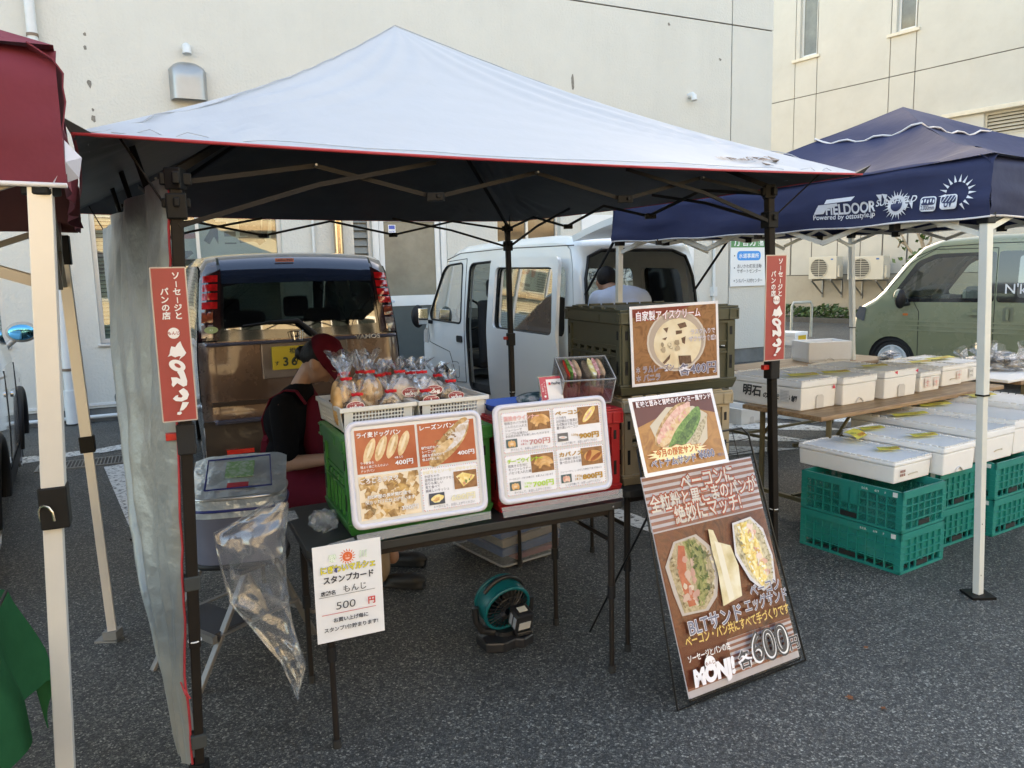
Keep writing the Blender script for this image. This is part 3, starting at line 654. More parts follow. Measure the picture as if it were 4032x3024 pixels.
for cx, cy, n_, sp in ((3640, 1030, 150, .42), (3700, 1040, 120, .4), (3610, 1050, 50, .25), (3560, 975, 5, .06), (3545, 950, 4, .05), (3640, 930, 12, .1), (3625, 1005, 30, .2)):
    c = tp(cx, cy)
    for i in range(n_):
        q = c+Vector((rnd.gauss(0, sp*.5), rnd.gauss(0, sp*.5), rnd.gauss(0, sp*.35))); s_ = rnd.uniform(.05, .1); d = Vector((rnd.uniform(-1, 1), rnd.uniform(-1, 1), rnd.uniform(0, 1))).normalized(); u = d.orthogonal().normalized()*s_; v = d.cross(u).normalized()*s_*.6
        mb.add([q-u, q-v, q+u, q+v], [(0, 1, 2, 3)])
obj('crown', mb, food('tree_leaf', [(.02, .05, .012), (.06, .12, .02), (.14, .2, .04)], 8, .5, 0), tr, kind='stuff', fix=False)
# ================================================================== OPPOSITE BUILDING (behind the camera, seen mirrored in the car glass)
ob = root('opposite_building', 'long ochre building with rows of windows, mirrored in the rear window of the brown van', 'building', E_*-4+N_*-15, EA)
OC = mat('ochre_wall', (.42, .36, .26), .8, var=.08, scale=1)
obj('wall', MB().box(-26, 26, -10, 0, 0, 10.5), OC, ob); mb = MB(); mg = MB(); 
for f_ in range(3):
    for i in range(22):
        x = -25+i*2.3; z = 1.0+f_*3.3
        if i % 5 == 4: continue
        mg.box(x+.1, x+1.5, .0, .02, z+.05, z+1.55); mb.box(x, x+1.6, 0, .05, z-.05, z+.05).box(x, x+1.6, 0, .05, z+1.55, z+1.65).box(x, x+.1, 0, .05, z+.05, z+1.55).box(x+1.5, x+1.6, 0, .05, z+.05, z+1.55)
obj('window_frames', mb, ALU, ob, kind='stuff'); obj('window_panes', mg, GLS, ob, kind='stuff'); obj('ledge', MB().box(-26, 26, 0, .5, 3.75, 3.95).box(-26, 26, 0, .5, 7.05, 7.25), mat('ledge_brown', (.4, .29, .17), .8), ob)
obj('roof', MB().box(-26.3, 26.3, -10.3, .3, 10.5, 10.8), PLIN, ob)
# ================================================================== VEHICLES
def paint(name, col, metal=0, rough=.25, coat=1): return mat(name, col, rough, metal, var=.02, scale=2, coat=coat)
RUB = mat('rubber', (.018, .018, .018), .8, var=.2, scale=10, bump=.3, bscale=40); BLK = mat('black_plastic', (.013, .013, .014), .5, var=.1, spec=.3); RIM = mat('rim_silver', (.5, .5, .5), .3, .8, var=.05)
TINT = film('tinted_glass', (.30, .36, .33), .0, .02, 0, f0=.12); TINTD = film('dark_tinted_glass', (.16, .20, .18), .0, .02, 0, f0=.16); TINTL = film('car_glass', (.72, .80, .76), .0, .02, 0, f0=.10)
CABIN = mat('cabin_dark', (.03, .03, .032), .8, var=.1); CHR = mat('chrome', (.7, .7, .7), .15, 1, var=0)
class Car:
    """local frame: x towards the nose, y to the left side, z up; x=0 is the tail"""
    def __init__(s, name, label, cat, tail, ang, L, Wd, outline, arches, pnt, belt=.95, tumble=.08, r=.05, bulge=.03, taper=.06, tailtaper=.03):
        s.M = Matrix.Translation(tail) @ Matrix.Rotation(ang, 4, 'Z'); s.r = root(name, label, cat, M=s.M)
        s.L, s.W, s.belt, s.tum, s.rad, s.bul, s.tap, s.tt, s.pnt = L, Wd, belt, tumble, r, bulge, taper, tailtaper, pnt
        s.out = rpoly(outline, .12, 4) if False else outline; s.arch = arches
        pts = densify(outline, .06, False); s.per = pts; s.arc = [0]
        for i in range(1, len(pts)): s.arc.append(s.arc[-1]+hypot(pts[i][0]-pts[i-1][0], pts[i][1]-pts[i-1][1]))
        s.nor = []
        for i in range(len(pts)):
            a = pts[max(0, i-1)]; b = pts[min(len(pts)-1, i+1)]; d = Vector((b[0]-a[0], b[1]-a[1])).normalized(); s.nor.append(Vector((-d.y, d.x)))
    def yh(s, x, z):
        y = s.W/2 - s.tum*(max(0, z-s.belt)/.9)**1.3 - .02*(max(0, .75-z)/.5)**2
        y -= s.tap*(max(0, (x-(s.L-.55))/.55))**2; y -= s.tt*(max(0, (.35-x)/.35))**2; return y
    def at(s, p):
        """perimeter arc length -> point, normal"""
        A = s.arc; p = max(0, min(A[-1]-1e-6, p)); lo_, hi = 0, len(A)-1
        while hi-lo_ > 1:
            m_ = (lo_+hi)//2
            if A[m_] <= p: lo_ = m_
            else: hi = m_
        t = (p-A[lo_])/(A[lo_+1]-A[lo_]); a = s.per[lo_]; b = s.per[lo_+1]; n0 = s.nor[lo_]; n1 = s.nor[lo_+1]
        return a[0]+(b[0]-a[0])*t, a[1]+(b[1]-a[1])*t, (n0*(1-t)+n1*t).normalized()
    def wrap(s, p, y, off=0):
        x, z, n = s.at(p); w = s.yh(x, z); k = max(0, (abs(y)*w-(w-s.rad))/s.rad); k = min(1, k)
        d = s.rad*(1-sqrt(1-k*k))+s.bul*(abs(y)**2) - off
        return (x-n.x*-1*0 - n.x*d*-1*-1, y*w, z-n.y*d)
    def wpan(s, nm, poly, m, off=0, step=.07, smooth=50, holes=(), solid=.0):
        """poly in (arc length, y fraction*1)"""
        vs, fs = region([(p, y*s.W/2) for p, y in poly], [[(p, y*s.W/2) for p, y in h] for h in holes], step)
        mb = MB(); mb.add([s.wrap(p, y/(s.W/2), off) for p, y in vs], fs); return obj(nm, mb, m, s.r, smooth=smooth, fix=False, solid=solid)
    def spt(s, x, z, side=1, off=0): return (x, side*(s.yh(x, z)+off), z)
    def span(s, nm, poly, m, side=1, off=0, holes=(), step=.09, smooth=40, solid=0, parent=None):
        vs, fs = region(poly, holes, step); mb = MB(); mb.add([s.spt(x, z, side, off) for x, z in vs], fs)
        return obj(nm, mb, m, parent or s.r, smooth=smooth, solid=solid, fix=False)
    def side_outline(s):
        P_ = []
        for i, (a, n) in enumerate(zip(s.per, s.nor)): P_.append((a[0]-n.x*(s.rad+s.bul), a[1]-n.y*(s.rad+s.bul)))
        # close along the sill with wheel arches, front to rear
        z0 = s.sill; q = []
        for xc, zc, R_ in sorted(s.arch, reverse=True):
            k0 = math.asin(max(-1, min(1, (z0-zc)/R_)))
            q += [(xc+R_*cos(t), zc+R_*sin(t)) for t in [k0+(pi-2*k0)*i/14 for i in range(15)]]
        return P_+q
    sill = .22
    def p_of(s, x=None, z=None, rear=True):
        best = None
        for i, (a, b) in enumerate(s.per):
            v = abs(b-z) if z is not None else abs(a-x)
            if z is not None and ((a < s.L*.4) != rear): continue
            if best is None or v < best[0]: best = (v, s.arc[i])
        return best[1]
    def wheel(s, xc, side, R_=.27, w=.15, m=None, inset=.03):
        y = side*(s.W/2-inset); t = obj('wheel', MB().tube([(xc+(R_-.045)*cos(2*pi*i/28), y-side*w/2, R_+(R_-.045)*sin(2*pi*i/28)) for i in range(28)], .055, 10, True), RUB, s.r, smooth=60)
        mb = MB(); 
        mb.cyl((xc, y-side*.03, R_), (xc, y-side*.05, R_), R_-.085, n=24).tube([(xc+(R_-.085)*cos(2*pi*i/24), y-side*.02, R_+(R_-.085)*sin(2*pi*i/24)) for i in range(24)], .014, 6, True)
        for i in range(5): a = 2*pi*i/5+.3; mb.bar((xc, y-side*.022, R_), (xc+(R_-.09)*cos(a), y-side*.022, R_+(R_-.09)*sin(a)), .05, .03)
        obj('rim', mb, m or RIM, t, smooth=40)
        obj('hub_cap', MB().cyl((xc, y-side*.03, R_), (xc, y-side*.0, R_), .035, n=16), CHR, t); return t
def ground_car(tail_l, tail_r): return (tail_l+tail_r)/2
# ---------------------------------------------------------------- brown van (rear view)
vl = Vector((-2.12, 5.18, 0)); va = radians(26); vd = Vector((cos(va), sin(va), 0)); vc = vl+vd*.735; vc.z = 0
# nose points away from the camera
out = [(.10, .30), (.03, .33), (.0, .48), (.02, .60), (.055, .66), (.06, .95), (.072, 1.16), (.109, 1.45), (.145, 1.66), (.23, 1.745), (.38, 1.775), (1.2, 1.79), (2.1, 1.75), (2.45, 1.62), (2.95, 1.10), (3.25, .98), (3.38, .70), (3.38, .3)]
BRN = paint('brown_metallic', (.13, .085, .065), .45, .28); DKB = mat('dark_blue_roof', (.02, .03, .055), .12, .3, var=.02, coat=1)
c = Car('brown_van', 'brown metallic minivan seen from behind with a yellow licence plate and tinted rear window', 'van', vc, va+pi/2, 3.39, 1.475, out, [(.62, .28, .31), (2.75, .28, .31)], BRN, belt=1.0, tumble=.10, r=.06, bulge=.035, tailtaper=.02)
p66, p116, p150, p166, p172 = (c.p_of(z=z) for z in (.66, 1.19, 1.55, 1.64, 1.72)); pe = c.arc[-1]
wn = [(p116+.02, -.77), (p116+.0, 0), (p116+.02, .77), (p150-.02, .77), (p150+.02, .45), (p150+.03, 0), (p150+.02, -.45), (p150-.02, -.77)]
c.wpan('body', [(0, -1), (0, 1), (p116-.06, 1), (p116-.06, -1)], BRN)
c.wpan('roof_spoiler', [(p150-.0, -.79), (p150+.0, .79), (p172+.14, .82), (p172+.14, -.82)], DKB, .006)
_a = c.arc[[i for i, a in enumerate(c.per) if a[0] > 2.4 and a[1] < 1.60][0]]; _b = c.arc[[i for i, a in enumerate(c.per) if a[0] > 2.4 and a[1] < 1.14][0]]; VWS = [(_a, -.85), (_a, .85), (_b, .9), (_b, -.9)]
c.wpan('roof', [(p150-.30, -1), (p150-.30, -.835), (p172+.13, -.835), (p172+.13, .835), (p150-.3, .835), (p150-.3, 1), (pe, 1), (pe, -1)], paint('brown_roof', (.10, .085, .085), .5, .2), holes=[VWS]); c.wpan('windscreen', VWS, TINTL, -.004)
c.wpan('window_surround', [(p116-.065, -.835), (p116-.065, .835), (p172, .835), (p172, -.835)], mat('gloss_black', (.012, .012, .014), .08, var=0, coat=1), -.004, holes=[wn])
c.wpan('rear_window', wn, TINTD, -.006)
for s_ in (1, -1): c.span('side_panel', c.side_outline(), BRN, s_)
# lamps: tall strips on both rear corners
LR = mat('lamp_red', (.55, .01, .012), .12, var=.5, scale=25, coat=1, spec=.8); LCL = mat('lamp_clear', (.35, .30, .27), .12, .3, var=.6, scale=30, coat=1)
for s_ in (-1, 1):
    g_ = c.wpan('tail_light', sorted([(p116-.05, .995*s_), (p116-.05, .80*s_), (p172-.05, .80*s_), (p172-.13, .995*s_)], key=lambda q: 0), mat('lamp_smoke', (.035, .012, .012), .1, var=.2, coat=1), .004)
    for k in range(4):
        q0 = p116+.17+k*.062; c.wpan('lens_strip', [(q0, .975*s_), (q0, .83*s_), (q0+.048, .83*s_), (q0+.048, .975*s_)], LR, .010).parent = g_
    q = c.wpan('lens_clear', [(p116-.03, .975*s_), (p116-.03, .87*s_), (p116+.06, .87*s_), (p116+.06, .975*s_)], LCL, .010); q.parent = g_
    q = c.wpan('lens_amber', [(p116+.075, .975*s_), (p116+.075, .87*s_), (p116+.15, .87*s_), (p116+.15, .975*s_)], mat('lamp_amber', (.25, .05, .02), .12, var=.5, scale=25, coat=1), .010); q.parent = g_
# tailgate details
def rear_xz(z): x, zz, n = c.at(c.p_of(z=z)); return x
def R(nm, y0, y1, z0, z1, m, d=.012, bev=.004, parent=None, off=0.0):
    x = min(rear_xz(z0), rear_xz(z1)); 
    return obj(nm, MB().box(x-d-off, x+.03, y0, y1, z0, z1), m, parent or c.r, bevel=bev)
R('trim_strip', -.66, .66, .705, .735, mat('brown_dark', (.05, .035, .03), .4, .3), .006)
hl = R('hatch_moulding', -.68, .68, 1.125, 1.15, mat('blue_grey_gloss', (.16, .16, .22), .15, .5, coat=1), .03, .012)
# local y positive is the car's left = photo left (nose away)
def py_(px, py): q = c.M.inverted() @ vp_(px, py, (vl.x, vl.y), (vl.x+vd.x, vl.y+vd.y)); return q.y, q.z
y0, z0_ = py_(1072, 1368); y1, z1_ = py_(1190, 1464)
pl = R('plate_recess', y0+.07-.62, y0+.07, z0_-.23, z0_+.03, mat('recess_silver', (.24, .21, .20), .25, .6, coat=1), .004, .01)
yw, zw = y0, z0_
lp = R('licence_plate', yw-.33, yw, zw-.165, zw, mat('plate_yellow', (.62, .48, .04), .4, var=.04), .03, .004)
pr = Print(); G_ = (.03, .05, .03)
MR = Matrix.Translation((rear_xz(zw)-.045, yw, zw-.165)) @ Matrix.Rotation(-pi/2, 4, 'Z')
pr.text('相模', .165, .115, .045, G_, .02, 'c'); pr.text('す', .03, .035, .035, G_, .02, 'c'); pr.text('3', .09, .028, .085, G_, .03, 'c'); pr.text('6', .15, .028, .085, G_, .03, 'c'); pr.build('plate_number', lp, MR)
# emblem: winged letter on a plate frame
ye, ze = py_(1172, 1322); xe = rear_xz(ze)-.045
em = MB(); em.tube([(xe, ye+a, ze+b) for a, b in ((.045, .035), (-.045, .035), (-.035, -.035), (.035, -.035))], .004, 6, True).tube([(xe, ye+.025, ze+.03), (xe, ye+.018, ze-.03)], .005, 6).tube([(xe, ye-.025, ze+.03), (xe, ye-.018, ze-.03)], .005, 6).tube([(xe, ye+.018, ze-.002), (xe, ye-.018, ze-.002)], .005, 6)
obj('emblem', em, CHR, c.r, smooth=50, kind='stuff')
yv, zv = py_(1410, 1330)
pr = Print(); pr.text('VAMOS', 0, 0, .045, CHR, .03, w=.19); pr.build('model_badge', c.r, Matrix.Translation((rear_xz(zv)-.036, yv+.01, zv-.01)) @ Matrix.Rotation(-pi/2, 4, 'Z'))
yv, zv = py_(1098, 1003)
pr = Print(); pr.rect(0, 0, .13, .026, (.55, .13, .04)); pr.text('LowSlow Brand', .065, .008, .02, (.05, .02, .02), .02, 'c', w=.11); pr.build('sticker', c.r, Matrix.Translation((c.at(p172-.02)[0]-.012, yv, 1.70)) @ Matrix.Rotation(-pi/2, 4, 'Z') @ Matrix.Rotation(radians(-18), 4, 'X'))
yv, zv = py_(835, 1302); pr = Print(); pr.ell(0, 0, .045, .024, (.45, .6, .3)); pr.text('R3', 0, -.008, .02, (.8, .9, .8), .03, 'c'); pr.build('eco_sticker', c.r, Matrix.Translation((rear_xz(zv)-.018, yv, zv)) @ Matrix.Rotation(-pi/2, 4, 'Z'))
a = py_(960, 1285); b = py_(1175, 1262); d_ = py_(1245, 1318)
obj('wiper', MB().tube([(rear_xz(1.2)-.03, a[0], a[1]), (rear_xz(1.22)-.035, (a[0]*.4+b[0]*.6), b[1]-.002)], .007, 6).tube([(rear_xz(1.22)-.04, a[0]*.6+b[0]*.4, b[1]-.004), (rear_xz(1.22)-.06, b[0], b[1]), (rear_xz(1.2)-.06, (b[0]+d_[0])/2, (b[1]+d_[1])/2), (rear_xz(1.15)-.045, d_[0], d_[1])], [.009, .014, .017, .02], 8), BLK, c.r, smooth=50)
# bumper and reflectors
bm = obj('bumper', MB().grid(lambda u, v: ((.035-.085*(1-abs(2*u-1)**3)*(.55+.45*sin(pi*min(1, v*1.15)))), (2*u-1)*.725, .24+.37*v), 20, 8), mat('bumper_brown', (.030, .021, .019), .45, .0, var=.05, coat=.15), c.r, smooth=60, solid=.02)
obj('bumper_moulding', MB().box(-.055, .0, -.66, .66, .595, .625), mat('blue_grey_gloss', (.16, .16, .22)), bm, bevel=.01)
for s_ in (1, -1): obj('reflector', MB().box(-.06, -.0, min(s_*.42, s_*.60), max(s_*.42, s_*.60), .385, .415), mat('reflector_red', (.75, .03, .02), .25, var=.1, coat=1, emit=0), bm)
obj('lower_valance', MB().box(.02, .1, -.62, .62, .16, .26), BLK, c.r)
for s_ in (1, -1): c.wheel(.62, s_); c.wheel(2.75, s_)
# inside: seats and headrests seen through the rear glass
obj('cabin_floor', MB().box(.1, 2.9, -.62, .62, .5, .56), CABIN, c.r)
st = obj('rear_seat', MB().box(.75, .95, -.55, .55, .56, 1.12), CABIN, c.r, bevel=.05)
for y in (.30, -.30): obj('headrest', MB().box(.78, .9, y-.15, y+.15, 1.14, 1.34), CABIN, st, bevel=.05)
for y in (.32, -.32): s2 = obj('front_seat', MB().box(2.0, 2.15, y-.22, y+.22, .56, 1.2), CABIN, c.r, bevel=.05); obj('headrest', MB().box(2.02, 2.12, y-.12, y+.12, 1.22, 1.42), CABIN, s2, bevel=.04)
obj('parcel', MB().ell((.4, -.05, 1.13), .16, .3, .07), mat('orange_cloth', (.45, .12, .03), .8), c.r, smooth=60)
# ---------------------------------------------------------------- white kei van, tailgate and sliding door open
kt = Vector((.56, 6.45, 0)); kdir = Vector((-.50, .866, 0)).normalized(); kside = Vector((kdir.y, -kdir.x, 0)); ka = atan2(kdir.y, kdir.x)
kc = kt+kside*.7375
out = [(.03, .28), (.0, .42), (.0, .95), (.02, 1.3), (.07, 1.62), (.13, 1.78), (.24, 1.86), (.5, 1.885), (1.5, 1.89), (2.25, 1.87), (2.55, 1.80), (2.8, 1.62), (3.13, 1.16), (3.25, 1.0), (3.34, .9), (3.385, .7), (3.39, .45), (3.36, .24)]
WHT = paint('white_paint', (.80, .81, .78), 0, .25)
k = Car('white_van', 'white compact delivery van with its sliding door slid back and tailgate raised', 'van', kc, ka, 3.395, 1.475, out, [(.62, .27, .30), (2.72, .27, .31)], WHT, belt=.98, tumble=.09, r=.06, bulge=.02, tailtaper=.01)
pe = k.arc[-1]
def kp(z): return k.p_of(z=z)
ro = [(kp(.46), -.86), (kp(.46), .86), (kp(1.5), .88), (kp(1.70), .82), (kp(1.74), .6), (kp(1.74), -.6), (kp(1.70), -.82), (kp(1.5), -.88)]
pw0 = k.p_of(x=2.56); 
pf0 = [i for i, a in enumerate(k.per) if a[0] > 2.5 and a[1] < 1.76][0]; pw0 = k.arc[pf0]; pw1 = k.arc[[i for i, a in enumerate(k.per) if a[0] > 2.5 and a[1] < 1.17][0]]
ws = [(pw0, -.84), (pw0, .84), (pw1, .90), (pw1, -.90)]
k.wpan('body', [(0, -1), (0, 1), (pe, 1), (pe, -1)], WHT, holes=[ro, ws])
k.wpan('windscreen', ws, TINTL, -.004)
so = k.side_outline()
fw = rpoly([(2.20, 1.04), (2.98, 1.06), (3.02, 1.12), (2.70, 1.60), (2.60, 1.66), (2.22, 1.68)], .06)   # front door glass
dopen = rpoly([(1.36, .36), (2.02, .36), (2.06, 1.0), (2.04, 1.66), (1.36, 1.68)], .08)                  # doorway
qw = rpoly([(.20, 1.0), (1.08, 1.02), (1.08, 1.62), (.24, 1.60)], .08)
rw = rpoly([(.22, 1.02), (.82, 1.02), (.84, 1.58), (.28, 1.56)], .07); mw = rpoly([(.98, 1.02), (1.86, 1.02), (1.86, 1.6), (.98, 1.58)], .07)
k.span('side_panel', so, WHT, 1, holes=[fw, dopen, qw]); k.span('side_panel', so, WHT, -1, holes=[fw, rw, mw])
k.span('window', fw, TINTL, 1, -.006); k.span('window', fw, TINTL, -1, -.006); k.span('window', rw, mat('gloss_black', (.012, .012, .014)), -1, -.004); k.span('window', mw, TINTL, -1, -.004)
k.span('inner_lining', [(x, z) for x, z in [(.1, .42), (2.1, .42), (2.1, 1.76), (.2, 1.76)]], mat('lining_white', (.50, .50, .47), .5), -1, -.05, holes=[rw, mw])
k.span('inner_lining', [(x, z) for x, z in [(.1, .42), (2.1, .42), (2.1, 1.76), (.2, 1.76)]], MATS['lining_white'], 1, -.05, holes=[dopen, qw])
for pl_, s_ in ((fw, 1), (rw, -1), (mw, -1)):
    mb = MB(); mb.tube([k.spt(x, z, s_, .002) for x, z in pl_], .010, 6, True); obj('window_seal', mb, BLK, k.r, smooth=60)
mb = MB(); mb.tube([k.spt(x, z, 1, .0) for x, z in dopen], .014, 6, True); obj('door_seal', mb, BLK, k.r, smooth=60)
# the slid-back sliding door, standing proud of the rear quarter
sdp = rpoly([(.16, .36), (1.38, .36), (1.42, 1.0), (1.40, 1.70), (.20, 1.68)], .07); sdw = rpoly([(.24, 1.02), (1.30, 1.04), (1.29, 1.61), (.28, 1.59)], .06)
sd_ = k.span('sliding_door', sdp, WHT, 1, .075, holes=[sdw], solid=.035); k.span('window', sdw, TINTD, 1, .062, parent=sd_)
mb = MB(); mb.tube([k.spt(x, z, 1, .077) for x, z in sdw], .010, 6, True); obj('window_seal', mb, BLK, sd_, smooth=60)
obj('handle', MB().box(1.20, 1.29, .81-.0, .825, .78, .90), BLK, sd_, bevel=.01)
for zz in (.60, ): obj('door_crease', MB().tube([k.spt(x, zz, 1, .078) for x in (.22, .7, 1.35)], .006, 6), WHT, sd_, smooth=60)
obj('runner', MB().box(-.02, .25, .74, .80, .66, .69), BLK, k.r)
# door joints, handle, mirror, lamps
def joint(car, pts, side=1, r_=.004, off=.001, nm='door_joint'):
    mb = MB(); mb.tube([car.spt(x, z, side, off) for x, z in densify(pts, .12, False)], r_, 5); return obj(nm, mb, BLK, car.r)
joint(k, [(2.12, .42), (2.12, 1.0), (2.13, 1.72)]); joint(k, [(2.12, .42), (2.35, .40), (2.43, .60), (2.50, .72), (3.05, .80), (3.10, 1.02)]); joint(k, [(2.13, 1.72), (2.62, 1.70)])
k.span('handle', rpoly([(2.17, .84), (2.30, .84), (2.30, .91), (2.17, .91)], .02), BLK, 1, .004, solid=.01)
joint(k, [(.15, 1.77), (1.3, 1.79), (2.3, 1.78), (2.62, 1.72)], 1, .005, .0, 'roof_gutter')
k.span('mud_panel', rpoly([(2.12, .58), (3.1, .60), (3.1, .62), (2.12, .60)], .008), mat('white_shade', (.68, .69, .69), .3, coat=1), 1, .004)
fx = obj('fuel_door', MB().tube([k.spt(x, z, 1, .0) for x, z in rr(2.28, .45, 2.46, .62, .04)], .003, 5, True), BLK, k.r)
mx_ = MB(); mc = Vector((2.98, .86, 1.10)); mx_.ell(mc+Vector((0, .04, 0)), .05, .085, .13, 14, 10); mm = obj('mirror', mx_, BLK, k.r, smooth=60)
obj('mirror_glass', MB().box(2.922, 2.930, .80, .92, 1.01, 1.19), mat('mirror_silver', (.75, .8, .82), .03, 1, var=0), mm, bevel=.01); obj('arm', MB().tube([(2.96, .70, 1.02), (2.97, .8, 1.04)], .022), BLK, mm, smooth=60)
k.wpan('headlight', [(pe-.62, .72), (pe-.62, .99), (pe-.36, .99), (pe-.36, .72)], LCL, .005); k.span('side_lamp', rpoly([(3.10, .78), (3.30, .78), (3.27, .92), (3.12, .96)], .02), LCL, 1, .004)
for s_ in (1, -1): k.wheel(.62, s_); k.wheel(2.72, s_)
mb = MB(); 
for xc in (.62, 2.72):
    for s_ in (1, -1): mb.tube([(xc+.29*cos(t), s_*(.60), .27+.29*sin(t)) for t in [pi*i/12 for i in range(13)]], .10, 6)
obj('arch_liner', mb, BLK, k.r, kind='stuff')
obj('floor', MB().box(.03, 3.1, -.68, .68, .34, .42), mat('floor_mat', (.06, .06, .058), .8, var=.2), k.r); obj('ceiling', MB().box(.3, 2.3, -.60, .60, 1.80, 1.82), MATS['lining_white'], k.r)
for y in (.33, -.33): s2 = obj('front_seat', MB().box(2.05, 2.17, y-.23, y+.23, .6, 1.28).box(2.1, 2.6, y-.23, y+.23, .55, .7), CABIN, k.r, bevel=.04); obj('headrest', MB().box(2.06, 2.15, y-.13, y+.13, 1.3, 1.5), CABIN, s2, bevel=.04)
obj('dashboard', MB().box(2.85, 3.1, -.62, .62, .7, 1.05), CABIN, k.r, bevel=.04)
sw = MB(); sw.tube([(2.78+.03*sin(t), -.33*-1+.17*cos(t), 1.1+.17*sin(t)) for t in [2*pi*i/20 for i in range(20)]], .014, 6, True); obj('steering_wheel', sw, BLK, k.r, smooth=60)
k.r.scale = (1, 1, 1.02)
# raised tailgate
hy = .62; tg = obj('tailgate', MB().grid(lambda u, v: (.12-.98*v, (2*u-1)*(.70-.06*v), 1.875+.16*v+.03*sin(pi*v)-.03*abs(2*u-1)**3), 14, 10), WHT, k.r, smooth=60, solid=.05)
obj('inner_trim', MB().box(-.80, .0, -.5, .5, 1.83, 1.85), mat('trim_grey', (.22, .22, .21), .6), tg, M=Matrix.Rotation(radians(9), 4, 'Y') @ Matrix.Translation((-.29, 0, .02)))
for y in (.62, -.62): obj('gas_strut', MB().cyl((.06, y, 1.35), (-.5, y, 1.93), .011, n=8), BLK, tg, smooth=60)
mb = MB(); mb.tube([k.wrap(p, y, .004) for p, y in densify(ro, .08)], .016, 6, True); obj('tailgate_seal', mb, BLK, k.r, smooth=60)
for s_ in (1, -1): k.wpan('tail_light', [(kp(.62), .90*s_), (kp(.62), .985*s_), (kp(.93), .985*s_), (kp(.93), .90*s_)], LR, .006)
# ---------------------------------------------------------------- sage green van
gt = Vector((5.263, 10.6, 0)); gd = Vector((-.59, .807, 0)); gs = Vector((gd.y, -gd.x, 0))   # gs points to the car's right
# the left side faces the camera; wheel centre sits on that side
L_ = 3.395; tail = gt - gd*2.72 + gs*.72; tail.z = 0
out = [(.04, .25), (.0, .45), (.0, 1.0), (.04, 1.6), (.10, 1.84), (.25, 1.93), (1.5, 1.95), (2.15, 1.92), (2.40, 1.83), (2.62, 1.62), (2.90, 1.25), (3.02, 1.14), (3.26, 1.02), (3.36, .90), (3.395, .65), (3.39, .4), (3.33, .22)]
GRN = paint('sage_green', (.21, .225, .13), 0, .28)
g = Car('green_van', 'sage green high roof van with black window surrounds, parked behind the fish boxes', 'van', tail, atan2(gd.y, gd.x), L_, 1.475, out, [(.5, .28, .31), (2.72, .28, .33)], GRN, belt=1.05, tumble=.07, r=.07, bulge=.03, taper=.12)
g.sill = .22; g.wpan('body', [(0, -1), (0, 1), (g.arc[-1], 1), (g.arc[-1], -1)], GRN, holes=[])
fw = rpoly([(1.52, 1.14), (2.62, 1.13), (2.66, 1.18), (2.36, 1.58), (2.16, 1.66), (1.55, 1.67)], .06); blkz = rpoly([(1.45, 1.09), (2.66, 1.08), (2.74, 1.16), (2.42, 1.62), (2.2, 1.71), (1.46, 1.715)], .05)
bz2 = rpoly([(.16, 1.09), (1.425, 1.09), (1.435, 1.72), (.22, 1.70)], .05); rw2 = rpoly([(.24, 1.15), (1.2, 1.15), (1.2, 1.66), (.28, 1.64)], .05)
GB = mat('gloss_black', (.012, .012, .014))
for s_ in (1, -1):
    g.span('side_panel', g.side_outline(), GRN, s_, holes=[blkz]); g.span('window_surround', blkz, GB, s_, -.002, holes=[fw]); g.span('window', fw, TINTL, s_, -.008)
g.span('window_surround', bz2, GB, 1, .002); g.span('window', rw2, TINTD, 1, .004)
joint(g, [(1.44, .30), (1.44, 1.05), (1.45, 1.76)]); joint(g, [(2.36, .34), (2.36, .95), (2.43, 1.08)]); joint(g, [(1.45, 1.76), (2.2, 1.77), (2.5, 1.6), (2.80, 1.24)], 1, .005)
joint(g, [(.1, 1.80), (1.5, 1.82), (2.15, 1.80), (2.45, 1.68)], 1, .006, 0, 'roof_gutter')
for z in (.70, .76, .82): g.span('body_crease', rpoly([(.2, z), (2.78, z), (2.76, z+.018), (.2, z+.018)], .006), paint('sage_crease', (.235, .25, .15), 0, .3), 1, .006, step=.15)
hd = g.span('handle', rpoly([(1.52, .93), (1.74, .93), (1.74, .965), (1.52, .965)], .015), GRN, 1, .03, solid=.02)
g.span('handle_cup', rpoly([(1.55, .89), (1.70, .89), (1.70, 1.0), (1.55, 1.0)], .04), paint('sage_shade', (.15, .16, .10), 0, .3), 1, .003)
g.span('sliding_handle', rpoly([(1.22, .86), (1.34, .86), (1.34, 1.03), (1.22, 1.03)], .02), paint('sage_shade', (.15, .16, .10)), 1, .004); g.span('handle_bar', rpoly([(1.265, .88), (1.30, .88), (1.30, 1.01), (1.265, 1.01)], .01), GRN, 1, .02, solid=.01)
g.span('indicator', rpoly([(2.50, .90), (2.57, .90), (2.57, .93), (2.50, .93)], .008), mat('amber', (.6, .14, .01), .2, coat=1), 1, .006)
g.span('headlight', rpoly([(3.13, .80), (3.30, .86), (3.22, 1.02), (3.10, 1.0)], .03), mat('lamp_dark', (.06, .065, .075), .1, coat=1), 1, .008)
mb = MB(); mc = Vector((2.52, .92, 1.13)); mb.ell(mc, .06, .10, .13); mm = obj('mirror', mb, BLK, g.r, smooth=60); obj('mirror_cap', MB().ell(mc+Vector((.02, 0, .04)), .055, .101, .095), GRN, mm, smooth=60); obj('arm', MB().tube([(2.5, .72, 1.06), (2.51, .86, 1.05)], .025), BLK, mm, smooth=60)
for s_ in (1, -1): g.wheel(.5, s_, .28); g.wheel(2.72, s_, .28, m=mat('rim_white', (.55, .6, .62), .4))
mb = MB()
for xc in (.5, 2.72): mb.tube([(xc+.31*cos(t), .60, .28+.31*sin(t)) for t in [pi*i/12 for i in range(13)]], .11, 6)
